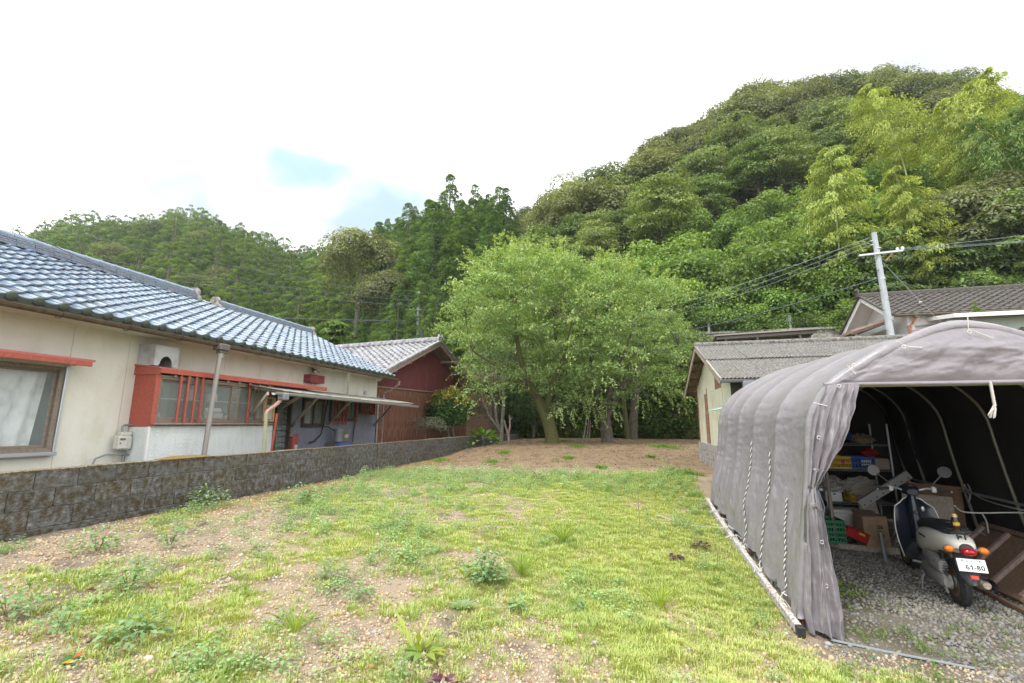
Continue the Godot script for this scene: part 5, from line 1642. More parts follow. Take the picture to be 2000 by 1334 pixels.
	mb.tube([L(10.62, tw + 0.06, 2.40), L(10.55, tw + 0.06, 2.05), L(10.50, tw + 0.07, 1.75), L(10.40, tw + 0.08, 1.48), L(10.15, tw + 0.09, 1.32), L(9.95, tw + 0.1, 1.30)], 0.017, 8)
	mb.tube([L(10.46, tw + 0.08, 1.70), L(10.62, tw + 0.12, 1.68), L(10.78, tw + 0.2, 1.58)], 0.017, 8)
	single("black_hose", mb, M.black, "black hose curving down the grey wall to the pump", "hose")
	mb = MB.new()
	mb.tube([L(12.05, tw + 0.05, 2.45), L(12.0, tw + 0.05, 1.9), L(11.9, tw + 0.06, 1.5), L(11.85, tw + 0.06, 0.9)], 0.015, 8)
	single("black_cable", mb, M.black, "black cable hanging down the grey wall right of the barred window", "cable")
	mb = MB.new()
	mb.box(L(9.45, tw + 0.06, 1.25), Vector3(0.09, 0.50, 0.20), Basis.IDENTITY, 0.01)
	var rb := single("red_box", mb, M.red, "red box with a white label beside the louvre door", "box")
	mb = MB.new()
	mb.box(L(9.47, tw + 0.110, 1.22), Vector3(0.004, 0.10, 0.10))
	part("paper_label", mb.mesh(), M.off_white, rb)
	# loose cable over the roof
	mb = MB.new()
	var cp := []
	for i in 20:
		var k := i / 19.0
		cp.append(L(lerpf(5.6, 8.2, k), lerpf(-10.4, -8.9, k), lerpf(5.08, 4.16, k) + 0.05 - 0.03 * sin(k * PI)))
	mb.tube(cp, 0.008, 5)
	single("roof_cable", mb, M.wire, "black cable lying down across the blue tiles from the ridge", "cable")
	# porch end pipes between the house and the red shed
	mb = MB.new()
	mb.tube([L(13.35, -6.98, 3.12), L(13.36, -7.0, 2.98)], 0.04, 10)
	mb.tube([L(13.36, -7.0, 3.0), L(13.42, -7.3, 2.8), L(13.45, -7.56, 2.72)], 0.03, 10)
	mb.tube([L(13.45, -7.56, 2.75), L(13.45, -7.56, 0.5)], 0.032, 10)
	single("corner_pipe", mb, M.gable_wood, "brown down pipe with a bent arm at the far house corner", "pipe")

# ---------------------------------------------------------------- the red shed behind the tiled house
func red_house() -> void:
	# its own axes: x out of the gable towards the lot, -z along the gable away from the camera, y up; origin below the apex
	var bas := Basis(Vector3.UP, -0.3805)
	var o := Vector3(-3.03, 0.6, -18.67)
	var root := thing("red_shed", "maroon corrugated shed with a grey tiled gable roof", "shed", o, bas)
	var hw := 3.55            # half width of the gable wall
	var wx := -0.55
	var ap := 4.52            # apex over the origin
	var sl := 0.458
	var mb := MB.new()
	# corrugated gable: upper field and lower field, with a drip board between
	var rib := func(z: float) -> float: return 0.020 * pow(absf(sin(z * 30.0)), 0.5)
	mb.sheet(260, 6, func(u: float, v: float) -> Vector3:
		var z: float = -hw + 2 * hw * u
		var top: float = ap - 0.22 - absf(z) * sl
		var y: float = lerpf(2.45, maxf(top, 2.46), v)
		return Vector3(wx + (rib as Callable).call(z), y, -z), false, -1)
	part("upper_sheeting", mb.mesh(), M.maroon, root)
	mb = MB.new()
	mb.sheet(260, 3, func(u: float, v: float) -> Vector3:
		var z: float = -hw + 2 * hw * u
		return Vector3(wx + 0.02 + (rib as Callable).call(z), lerpf(-0.1, 2.45, v), -z), false, -1)
	part("lower_sheeting", mb.mesh(), M.maroon_low, root)
	mb = MB.new()
	mb.box(Vector3(wx + 0.05, 2.45, 1.25), Vector3(0.08, 0.05, 4.4), Basis(Vector3(1, 0, 0), 0.01), 0.01)
	part("drip_board", mb.mesh(), M.gable_wood, root)
	mb = MB.new()
	mb.box(Vector3(wx - 3.5, 1.3, -hw), Vector3(7.0, 2.9, 0.1))
	mb.box(Vector3(wx - 3.5, 1.3, hw), Vector3(7.0, 2.9, 0.1))
	mb.box(Vector3(wx - 7.0, 1.3, 0), Vector3(0.1, 2.9, hw * 2 - 0.12))
	mb.box(Vector3(wx - 0.06, 1.3, 0), Vector3(0.06, 2.7, hw * 2 - 0.12))
	part("walls", mb.mesh(), M.maroon, root)
	# roof
	var run := 3.98
	var eu_l := sqrt(run * run + pow(run * sl, 2.0))
	for side in [1.0, -1.0]:
		var s: float = side
		var up := Vector3(0, sl, -s).normalized()
		var c := PackedVector2Array()
		mb = MB.new()
		mb.prism(PackedVector2Array([Vector2(s * run, ap - run * sl - 0.06), Vector2(s * run, ap - run * sl), Vector2(0, ap), Vector2(0, ap - 0.06)]), Vector3(0.0, 0, 0), Vector3(0, 0, 1), Vector3(0, 1, 0), Vector3(-7.6, 0, 0))
		part("roof_boards", mb.mesh(), M.gable_wood, root)
		if s > 0:
			tile_roof(root, bas.inverse() * o + Vector3(0.02, ap - run * sl + 0.01, s * run), Vector3(-1, 0, 0), up, 26, 16, 0.285, eu_l / 16.0, [M.grey_tile], M.grey_tile, 240, "far_roof_tiles")
		else:
			var tm := tile_mesh(false, 0.285, 0.32)
			var xs := []
			for j in 16:
				for i in 26:
					xs.append(Transform3D(Basis(Vector3(1, 0, 0), Vector3(1, 0, 0).cross(-up) * -1.0, -up), Vector3(-0.12 - i * 0.285, ap - run * sl + 0.01, s * run) + up * (j * eu_l / 16.0)))
			many("back_roof_tiles", tm, M.grey_tile, xs, [], root)
		mb = MB.new()                                              # verge: barge board under a row of edge tiles
		mb.bar(Vector3(0.03, ap - run * sl - 0.10, s * run), Vector3(0.03, ap - 0.10, 0.0), 0.05, 0.16, Vector3(0, 1, s * 0.4).normalized())
		part("barge_board", mb.mesh(), M.gable_wood, root)
		for k in 14:
			mb = MB.new()
			var q := (k + 0.5) / 14.0
			mb.box(Vector3(0.03, ap - run * sl * q + 0.03, s * run * q), Vector3(0.16, 0.09, 0.34), Basis(Vector3(1, 0, 0), s * atan(sl) + 0.03), 0.015)
			part("verge_tile", mb.mesh(), M.grey_tile, root)
		for k in 4:
			mb = MB.new()
			var q := 0.28 + 0.22 * k
			mb.box(Vector3(-0.28, ap - run * sl * q - 0.20, s * run * q), Vector3(0.58, 0.11, 0.11))
			part("purlin_end", mb.mesh(), M.gable_wood, root)
	mb = MB.new()
	for i in 26:
		mb.box(Vector3(-0.15 - i * 0.29, ap + 0.07, 0), Vector3(0.28, 0.10, 0.26), Basis.IDENTITY, 0.02)
	part("ridge_course", mb.mesh(), M.grey_tile, root)
	for i in 26:
		mb = MB.new()
		mb.lathe(Vector3(-0.02 - i * 0.29, ap + 0.14, 0), Vector3(-1, 0, 0), [[0.09, 0], [0.09, 0.05], [0.078, 0.055], [0.078, 0.30]], 10)
		part("ridge_cap", mb.mesh(), M.grey_tile, root)
	mb = MB.new()
	mb.prism(PackedVector2Array([Vector2(-0.2, -0.05), Vector2(0.2, -0.05), Vector2(0.16, 0.12), Vector2(0.1, 0.30), Vector2(-0.1, 0.30), Vector2(-0.16, 0.12)]), Vector3(0.0, ap, 0), Vector3(0, 0, 1), Vector3(0, 1, 0), Vector3(0.08, 0, 0))
	mb.lathe(Vector3(0.08, ap + 0.20, 0), Vector3(1, 0, 0), [[0.06, 0], [0.06, 0.08], [0.03, 0.1]], 12)
	part("ridge_end_tile", mb.mesh(), M.grey_tile, root)
	# window low behind the shrub
	mb = MB.new()
	mb.box(Vector3(wx + 0.05, 1.05, -1.3), Vector3(0.06, 0.06, 1.3), Basis.IDENTITY, 0.006)
	mb.box(Vector3(wx + 0.05, 1.95, -1.3), Vector3(0.06, 0.06, 1.3), Basis.IDENTITY, 0.006)
	for z in [-0.68, -1.3, -1.92]: mb.box(Vector3(wx + 0.05, 1.5, z), Vector3(0.05, 0.84, 0.05), Basis.IDENTITY, 0.006)
	var wd := part("window", mb.mesh(), M.off_white, root)
	mb = MB.new()
	mb.box(Vector3(wx + 0.045, 1.5, -1.3), Vector3(0.01, 0.84, 1.2))
	part("pane", mb.mesh(), M.dusty, wd)
	mb = MB.new()
	mb.tube([Vector3(wx + 0.10, 2.1, 3.2), Vector3(wx + 0.10, 0.0, 3.2)], 0.04, 10)
	part("down_pipe", mb.mesh(), M.taupe, root)
	# brown roof glimpsed past the ridge, and the black flue
	var rb := MB.new()
	for k in 12:
		rb.box(Vector3(-3.2 + 0.05 * k, 5.15 - 0.10 * k, -27.0 + k * 0.2), Vector3(5.0, 0.04, 0.26), Basis(Vector3.UP, 0.1) * Basis(Vector3(1, 0, 0), 0.35), 0.01)
	rb.box(Vector3(-2.9, 2.4, -26.0), Vector3(4.4, 3.2, 2.0))
	single("brown_roofed_hut", rb, M.brown_wood, "brown shingled roof glimpsed between the red shed and the trees", "hut", "", Basis.IDENTITY)
	rb = MB.new()
	rb.tube([Vector3(-5.1, 3.5, -27.0), Vector3(-5.5, 7.4, -27.0)], 0.11, 8)
	single("flue", rb, M.black, "short slanting black pipe rising behind the grey tiled ridge", "pipe", "", Basis.IDENTITY)

# a sheet with rounded corrugations between two edges, thin but closed; a0..a1 is the lower edge, b0..b1 the upper one
func corrugated(mb: MB, a0: Vector3, a1: Vector3, b0: Vector3, b1: Vector3, pitch: float, amp: float, per := 6, th := 0.008, rows := 2) -> MB:
	var len := a0.distance_to(a1)
	var n := int(len / pitch * per)
	var nrm := (a1 - a0).cross(b0 - a0).normalized()
	if nrm.y < 0: nrm = -nrm
	var flip := (a1 - a0).cross(b0 - a0).dot(nrm) < 0
	for side in 2:
		mb.sheet(n, rows, func(u: float, v: float) -> Vector3:
			var p := a0.lerp(a1, u).lerp(b0.lerp(b1, u), v)
			return p + nrm * (amp * sin(u * len / pitch * TAU) - side * th), flip != (side == 1))
	mb.smooth(-1)
	for k in n:
		var u := float(k) / n
		var u2 := float(k + 1) / n
		var p := a0.lerp(a1, u) + nrm * amp * sin(u * len / pitch * TAU)
		var q := a0.lerp(a1, u2) + nrm * amp * sin(u2 * len / pitch * TAU)
		if flip: mb.quad(q - nrm * th, p - nrm * th, p, q)
		else: mb.quad(p - nrm * th, q - nrm * th, q, p)
	return mb

func shed() -> void:
	var root := thing("yellow_shed", "pale yellow sheet metal shed under a grey corrugated roof", "shed", W(11.8, 3.5, 0.6))
	var wt := 2.05
	var t1 := 7.2
	var mb := MB.new()
	# block foundation
	var fb := MB.new().box(Vector3.ZERO, Vector3(0.14, 0.192, 0.392), Basis.IDENTITY, 0.006).mesh()
	var off := root.transform.basis.inverse() * root.position
	for j in 4:
		for i in 11:
			var s := 9.85 + i * 0.4 + (0.2 if j % 2 else 0.0)
			if s > 13.95: continue
			part("foundation_block", fb, M.pale_block, root, Transform3D(Basis.IDENTITY, L(s, wt + 0.05, 0.57 + j * 0.2) - off))
	for i in 4:
		mb = MB.new()
		mb.box(L(10.3 + i * 0.85, wt - 0.024, 0.98), Vector3(0.012, 0.12, 0.15))
		mb.box(L(10.3 + i * 0.85, wt - 0.026, 1.0), Vector3(0.012, 0.05, 0.05))
		lot("vent_block", mb, M.concrete, root)
	mb = MB.new()
	mb.box(L(11.85, wt + 0.05, 0.86), Vector3(0.10, 0.80, 4.2))
	mb.box(L(9.75, 4.6, 0.86), Vector3(5.2, 0.80, 0.14))
	mb.box(L(13.95, 4.6, 0.86), Vector3(5.2, 0.80, 0.14))
	lot("foundation", mb, M.pale_block, root)
	# metal sheets of the gable, three courses, each sheet a part
	var apex := 11.84
	var cols := [9.75, 10.55, 11.30, 11.95, 12.36, 12.82, 13.42, 13.92]
	var rows := [1.27, 2.02, 2.52, 3.6]
	for i in cols.size() - 1:
		for j in 3:
			var s0: float = cols[i]
			var s1: float = cols[i + 1]
			var y0: float = rows[j]
			var ya: float = minf(rows[j + 1], 3.52 - absf(s0 - apex) * 0.375)
			var yb: float = minf(rows[j + 1], 3.52 - absf(s1 - apex) * 0.375)
			if maxf(ya, yb) <= y0 + 0.02: continue
			var rusty := (i == 4 and j < 2) or (i == 1 and j == 2)
			var tt := wt + (0.006 if (i + j) % 2 else 0.0) + rng.randf_range(-0.002, 0.002)
			mb = MB.new()
			mb.prism(PackedVector2Array([Vector2(s0 - 0.015, y0 - 0.015), Vector2(s1 + 0.015, y0 - 0.015), Vector2(s1 + 0.015, maxf(yb, y0 + 0.01)), Vector2(s0 - 0.015, maxf(ya, y0 + 0.01))]), L(0, tt, 0), Vector3(0, 0, -1), Vector3(0, 1, 0), Vector3(-0.004, 0, 0))
			var o := lot("metal_sheet", mb, M.rust if rusty else M.yellow_sheet, root)
			if rusty: o.set_meta("label", "streaked rusty metal sheet")
	mb = MB.new()
	mb.box(L(12.36, wt - 0.014, 1.95), Vector3(0.006, 1.36, 0.05))
	mb.box(L(13.88, wt - 0.010, 1.9), Vector3(0.02, 1.3, 0.07), Basis.IDENTITY, 0.004)
	lot("rusty_strip", mb, M.rust, root)
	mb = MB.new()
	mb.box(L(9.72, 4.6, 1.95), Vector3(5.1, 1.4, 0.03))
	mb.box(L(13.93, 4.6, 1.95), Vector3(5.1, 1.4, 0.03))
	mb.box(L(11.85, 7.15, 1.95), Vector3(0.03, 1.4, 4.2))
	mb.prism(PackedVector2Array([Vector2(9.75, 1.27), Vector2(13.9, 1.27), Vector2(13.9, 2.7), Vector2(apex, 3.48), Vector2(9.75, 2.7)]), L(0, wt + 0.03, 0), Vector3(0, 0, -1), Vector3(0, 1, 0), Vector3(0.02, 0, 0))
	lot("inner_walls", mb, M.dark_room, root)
	# roof: sheets in two courses on each slope
	var r0 := 1.75
	var slope := 0.39
	var ry := 3.64
	for side in [-1.0, 1.0]:
		for k in 7:
			var ta: float = r0 + k * 0.85 - 0.012
			var tb: float = r0 + (k + 1) * 0.85 + 0.012
			for c in 2:
				var d0 := 2.70 if c == 0 else 1.40
				var d1 := 1.32 if c == 0 else 0.0
				var lift := 0.0 if c == 0 else 0.028
				var j := rng.randf_range(-0.008, 0.008)
				mb = MB.new()
				corrugated(mb, L(apex + side * d0, ta, ry - d0 * slope + lift + j), L(apex + side * d0, tb, ry - d0 * slope + lift + j), L(apex + side * d1, ta, ry - d1 * slope + lift * 0.4), L(apex + side * d1, tb, ry - d1 * slope + lift * 0.4), 0.066, 0.012)
				lot("roof_sheet", mb, M.asbestos if side < 0 else M.old_sheet, root)
		for k in 6:
			mb = MB.new()
			var d := 0.25 + k * 0.46
			mb.box(L(apex + side * d, 4.6, ry - d * slope - 0.06), Vector3(5.6, 0.07, 0.05))
			lot("purlin", mb, M.brown_wood, root)
		mb = MB.new()
		mb.bar(L(apex + side * 2.70, r0 + 0.02, ry - 2.70 * slope - 0.055), L(apex, r0 + 0.02, ry - 0.055), 0.03, 0.13, Vector3(0, 1, 0), 0.004)
		lot("verge_board", mb, M.wood, root)
	mb = MB.new()
	for k in 7:
		mb.lathe(L(apex, r0 + k * 0.84, ry + 0.015), Vector3(1, 0, 0), [[0.07, 0.0], [0.085, 0.02], [0.075, 0.04], [0.075, 0.83]], 10)
	lot("ridge_cap", mb, M.asbestos, root)
	# gutter with its hopper
	mb = MB.new()
	mb.sheet(10, 8, func(u: float, v: float) -> Vector3: return L(apex - 2.76 - 0.05 * cos(PI * v), r0 - 0.02 + u * 5.9, 2.545 - 0.05 * sin(PI * v)), false)
	mb.tube([L(apex - 2.81, r0 - 0.02, 2.547), L(apex - 2.81, 7.6, 2.547)], 0.007, 6)
	mb.tube([L(apex - 2.71, r0 - 0.02, 2.547), L(apex - 2.71, 7.6, 2.547)], 0.007, 6)
	lot("gutter", mb, M.grey_pipe, root)
	mb = MB.new()
	mb.box(L(apex - 2.76, 2.22, 2.46), Vector3(0.20, 0.13, 0.13), Basis.IDENTITY, 0.015)
	mb.tube([L(apex - 2.76, 2.22, 2.42), L(apex - 2.5, 2.24, 2.25), L(apex - 2.16, 2.26, 2.15), L(apex - 2.14, 2.26, 0.7)], 0.035, 10)
	lot("hopper", mb, M.grey_pipe, root)
	mb = MB.new()
	mb.box(L(9.68, 2.45, 2.3), Vector3(0.12, 0.6, 0.12))
	lot("corner_post", mb, M.brown_wood, root)
	mb = MB.new()
	corrugated(mb, L(9.35, 1.72, 2.02), L(10.4, 1.72, 2.02), L(9.35, 2.06, 2.12), L(10.4, 2.06, 2.12), 0.06, 0.008)
	single("green_awning", mb, flat("pale_green_sheet", Color(0.36, 0.46, 0.40), 0.5), "little pale green corrugated awning on the yellow shed wall", "awning")
	carport()

func carport() -> void:
	var root := thing("steel_lean_to", "brown steel framed lean to roof behind the yellow shed", "carport", W(23, 6.2, 2.6))
	var mb := MB.new()
	corrugated(mb, L(21.8, 4.15, 5.66), L(21.8, 8.3, 5.78), L(25.2, 4.15, 5.20), L(25.2, 8.3, 5.32), 0.076, 0.012, 5)
	lot("roof_sheet", mb, M.old_sheet, root)
	for s in [21.9, 22.6, 23.5, 24.4]:
		mb = MB.new()
		mb.bar(L(s, 4.2, 5.58 - (s - 21.8) * 0.135), L(s, 8.25, 5.70 - (s - 21.8) * 0.135), 0.06, 0.12)
		lot("beam", mb, M.dark_taupe, root)
	mb = MB.new()
	mb.bar(L(21.76, 4.1, 5.68), L(21.76, 8.35, 5.80), 0.05, 0.06)
	lot("front_trim", mb, M.taupe, root)
	for t in [4.6, 5.9, 7.6]:
		mb = MB.new()
		mb.bar(L(21.9, t, 5.50), L(25.0, t, 5.08), 0.07, 0.12)
		lot("rafter", mb, M.dark_taupe, root)
		mb = MB.new()
		mb.box(L(22.3, t, 4.0), Vector3(0.11, 2.9, 0.11), Basis.IDENTITY, 0.008)
		lot("post", mb, M.dark_taupe, root)

# ---------------------------------------------------------------- the white house on its terrace
func white_house() -> void:
	var mb := MB.new()
	mb.box(L(24.3, 19.0, 1.55), Vector3(26.0, 2.1, 14.6), Basis.IDENTITY, 0.05)
	single("terrace", mb, M.concrete, "", "").set_meta("kind", "structure")
	var root := thing("white_house", "white gabled house with a dark tiled roof on the terrace", "house", W(20.2, 14, 2.6))
	mb = MB.new()
	var gy := 5.55
	# walls
	mb.box(L(18.66, 15.0, 3.9), Vector3(10.2, 2.6, 0.12))
	lot("pink_front_wall", mb, M.pink_wall, root)
	for k in 22:
		mb = MB.new()
		mb.box(L(18.594, 10.2 + k * 0.46, 3.9), Vector3(0.012, 2.58, 0.010))
		lot("batten", mb, M.plaster, root)
	mb = MB.new()
	mb.box(L(18.63, 15.0, 5.33), Vector3(10.3, 0.34, 0.16))
	mb.prism(PackedVector2Array([Vector2(18.55, 5.0), Vector2(21.95, 5.0), Vector2(21.95, 5.56), Vector2(20.25, 6.58), Vector2(18.55, 5.56)]), L(0, 9.95, 0), Vector3(0, 0, -1), Vector3(0, 1, 0), Vector3(0.10, 0, 0))
	mb.box(L(21.3, 15.0, 3.9), Vector3(10.2, 2.6, 0.12))
	mb.box(L(20.2, 9.98, 3.8), Vector3(0.1, 2.4, 3.0))
	mb.box(L(20.2, 20.0, 4.0), Vector3(0.1, 2.9, 3.0))
	lot("white_walls", mb, M.plaster, root)
	mb = MB.new()
	mb.box(L(18.54, 15.0, 5.15), Vector3(10.3, 0.03, 0.05))
	lot("string_course", mb, M.alu, root)
	# roof
	var sl := 0.60
	var ry := 6.72
	for side in [-1.0, 1.0]:
		var up := Vector3(0, sl, -side * -1.0).normalized()
		mb = MB.new()
		mb.prism(PackedVector2Array([Vector2(20.25 + side * 1.95, ry - 1.95 * sl - 0.10), Vector2(20.25 + side * 1.95, ry - 1.95 * sl - 0.03), Vector2(20.25, ry - 0.03), Vector2(20.25, ry - 0.10)]), L(0, 9.32, 0), Vector3(0, 0, -1), Vector3(0, 1, 0), Vector3(10.9, 0, 0))
		lot("soffit", mb, M.plaster, root)
		mb = MB.new()
		mb.bar(L(20.25 + side * 1.97, 9.31, ry - 1.97 * sl - 0.12), L(20.25, 9.31, ry - 0.10), 0.05, 0.20, Vector3(0, 1, 0), 0.006)
		lot("barge_board", mb, M.white, root)
		mb = MB.new()
		mb.bar(L(20.25 + side * 2.0, 9.29, ry - 2.0 * sl + 0.02), L(20.25, 9.29, ry + 0.02), 0.14, 0.07, Vector3(0, 1, 0), 0.01)
		lot("verge_tiles", mb, M.dark_tile, root)
		if side < 0:
			tile_roof(root, L(20.25 - 2.02, 9.25, ry - 2.02 * sl + 0.0), Vector3(1, 0, 0), Vector3(0, sl, -1).normalized(), 40, 10, 0.275, sqrt(2.02 * 2.02 * (1 + sl * sl)) / 10.0, [M.dark_tile], M.dark_tile, 240, "far_roof_tiles")
		else:
			mb = MB.new()
			mb.sheet(1, 1, func(u: float, v: float) -> Vector3: return L(20.25 + v * 2.05, 9.25 + u * 11.0, ry + 0.02 - v * 2.05 * sl))
			lot("back_slope", mb, M.dark_tile, root)
	for k in 38:
		mb = MB.new()
		mb.lathe(L(20.25, 9.25 + k * 0.29, ry + 0.07), Vector3(1, 0, 0), [[0.085, 0], [0.085, 0.04], [0.075, 0.05], [0.075, 0.29]], 8)
		lot("ridge_cap", mb, M.dark_tile, root)
	mb = MB.new()
	mb.box(L(20.25, 14.7, ry + 0.02), Vector3(10.9, 0.10, 0.22))
	lot("ridge_course", mb, M.dark_tile, root)
	mb = MB.new()
	mb.box(L(20.25, 9.22, ry + 0.10), Vector3(0.08, 0.30, 0.26), Basis.IDENTITY, 0.03)
	mb.ball(L(20.25, 9.2, ry + 0.25), Vector3(0.08, 0.08, 0.1), 8, 6)
	lot("ridge_end_tile", mb, M.dark_tile, root)
	mb = MB.new()
	mb.lathe(L(20.25, 9.945, 6.28), Vector3(-1, 0, 0), [[0.07, 0], [0.07, 0.01], [0.05, 0.02]], 5)
	lot("gable_vent", mb, M.orange_brick, root)
	mb = MB.new()
	mb.tube([L(18.17, 9.3, 5.46), L(18.17, 20.2, 5.46)], 0.045, 8)
	lot("gutter", mb, M.gutter, root)
	mb = MB.new()
	mb.box(L(18.2, 9.95, 5.44), Vector3(0.14, 0.13, 0.12), Basis.IDENTITY, 0.015)
	lot("rain_hopper", mb, M.dark_taupe, root)
	mb = MB.new()
	mb.tube([L(18.22, 9.95, 5.38), L(18.36, 9.90, 5.22), L(18.46, 9.84, 5.12), L(18.48, 9.84, 2.7)], 0.035, 8)
	lot("down_pipe", mb, M.copper, root)
	# entrance canopy with scalloped green openings
	var po := thing("entrance_porch", "sage green entrance porch with scalloped arches and a white eave", "porch", W(18.2, 12.5, 2.6))
	mb = MB.new()
	mb.prism(PackedVector2Array([Vector2(17.2, 5.16), Vector2(18.56, 5.34), Vector2(18.56, 5.42), Vector2(17.2, 5.24)]), L(0, 10.45, 0), Vector3(0, 0, -1), Vector3(0, 1, 0), Vector3(6.5, 0, 0))
	lot("canopy", mb, M.concrete, po)
	mb = MB.new()
	mb.box(L(17.16, 13.7, 5.17), Vector3(6.6, 0.13, 0.05), Basis.IDENTITY, 0.006)
	mb.bar(L(17.2, 10.43, 5.18), L(18.5, 10.43, 5.35), 0.04, 0.13)
	lot("eave_board", mb, M.white, po)
	var yy := 4.98
	for q in [[10.62, 12.05], [12.18, 12.75], [12.88, 14.4]]:
		var poly := PackedVector2Array([Vector2(q[0] - 0.14, 5.12), Vector2(q[0] - 0.14, 2.6), Vector2(q[0], 2.6), Vector2(q[0], 4.55)])
		for sc in 4:
			for i in 4:
				var k := (sc + (i + 0.5) / 4.0) / 4.0
				var hw: float = (q[1] - q[0])
				poly.append(Vector2(q[0] + hw * k, 4.58 + minf(0.34, hw * 0.42) * pow(sin(PI * k), 0.55) - 0.04 * absf(cos(PI * 4.0 * k))))
		poly.append_array(PackedVector2Array([Vector2(q[1], 4.55), Vector2(q[1], 2.6), Vector2(q[1] + 0.0, 2.6), Vector2(q[1] + 0.0, 5.12)]))
		mb = MB.new()
		mb.prism(poly, L(17.6, 0, 0), Vector3(1, 0, 0), Vector3(0, 1, 0), Vector3(0, 0, -0.1))
		lot("arch", mb, M.sage, po)
	mb = MB.new()
	mb.box(L(18.52, 11.9, 3.8), Vector3(2.6, 2.4, 0.1))
	lot("brick_wall", mb, M.orange_brick, po)
	mb = MB.new()
	mb.box(L(18.0, 11.3, 4.86), Vector3(0.55, 0.06, 0.16), Basis.IDENTITY, 0.02)
	lot("ceiling_lamp", mb, M.off_white, po)
	mb = MB.new()
	mb.box(L(18.44, 12.35, 4.2), Vector3(0.5, 1.4, 0.04))
	mb.box(L(18.0, 12.9, 4.2), Vector3(0.6, 1.5, 0.04))
	lot("frosted_panel", mb, M.off_white, po)
	# open lean-to on the gable side
	var lt := thing("veranda", "brown boarded veranda roof on posts at the gable of the white house", "veranda", W(19.0, 8.8, 2.6))
	mb = MB.new()
	mb.prism(PackedVector2Array([Vector2(8.2, 5.06), Vector2(9.6, 5.50), Vector2(9.6, 5.56), Vector2(8.2, 5.12)]), L(18.85, 0, 0), Vector3(1, 0, 0), Vector3(0, 1, 0), Vector3(0, 0, -2.6))
	lot("roof_boards", mb, M.brown_wood, lt)
	for k in 9:
		mb = MB.new()
		mb.bar(L(18.9 + k * 0.31, 8.22, 5.01), L(18.9 + k * 0.31, 9.6, 5.44), 0.05, 0.07)
		lot("rafter", mb, M.gable_wood, lt)
	mb = MB.new()
	mb.bar(L(18.8, 8.2, 5.06), L(21.45, 8.2, 5.06), 0.04, 0.10)
	mb.bar(L(18.82, 8.2, 5.09), L(18.82, 9.6, 5.53), 0.04, 0.09)
	mb.bar(L(18.95, 8.4, 4.98), L(21.4, 8.4, 4.98), 0.09, 0.12)
	lot("eave_beam", mb, M.gable_wood, lt)
	for s in [18.95, 19.8, 20.6, 21.4]:
		mb = MB.new()
		mb.box(L(s, 8.4, 3.80), Vector3(0.10, 2.3, 0.10), Basis.IDENTITY, 0.008)
		lot("post", mb, M.wood, lt)
	mb = MB.new()
	mb.box(L(20.3, 9.6, 4.0), Vector3(0.06, 2.4, 2.4))
	lot("inner_wall", mb, M.cream, lt)
	for s in [19.4, 20.2, 21.0]:
		mb = MB.new()
		frame_rect(mb, s - 0.38, s + 0.38, 3.0, 4.75, 9.55, 0.06, 0.05)
		var w := lot("window", mb, M.brown_frame, lt)
		mb = MB.new()
		mb.box(L(s, 9.55, 3.87), Vector3(0.008, 1.6, 0.64))
		lot("pane", mb, M.dusty, w)
	mb = MB.new()
	mb.tube([L(18.95, 8.6, 4.75), L(21.2, 8.65, 4.7)], 0.018, 6)
	single("drying_pole", mb, flat("mint", Color(0.30, 0.50, 0.42), 0.5), "mint green drying pole hung under the veranda roof", "pole")
	# a weed on the canopy
	var lf := Leaves.new()
	for i in 60:
		var y := rng.randf()
		var az := i * 2.4
		lf.add(Vector3(0, y * 0.42, 0), (Vector3.UP + rdir() * 0.5).normalized(), Vector3(cos(az), 0.3, sin(az)).normalized(), 0.17 * (1.2 - y), 0.06, Color(0.14, 0.24, 0.05).lerp(Color(0.22, 0.33, 0.07), rng.randf()), 0.3)
	var wp := W(17.7, 11.35, 5.3)
	var we := plant("canopy_weed", lf.commit(ArrayMesh.new(), M.leaf), wp, 1.0, "green weed growing on the porch canopy of the white house", "weed")
	we.rotation.y = 0

# ---------------------------------------------------------------- poles and wires
func sag(a: Vector3, b: Vector3, d: float, n := 24) -> Array:
	var out := []
	for i in n + 1:
		var k := float(i) / n
		out.append(a.lerp(b, k) - Vector3(0, 4.0 * d * k * (1.0 - k), 0))
	return out

func line(a: Vector3, b: Vector3, d: float, r: float, m: Material, label: String) -> void:
	single("overhead_wire", MB.new().tube(sag(a, b, d), r, 5, false), m, label, "wire", "", Basis.IDENTITY)

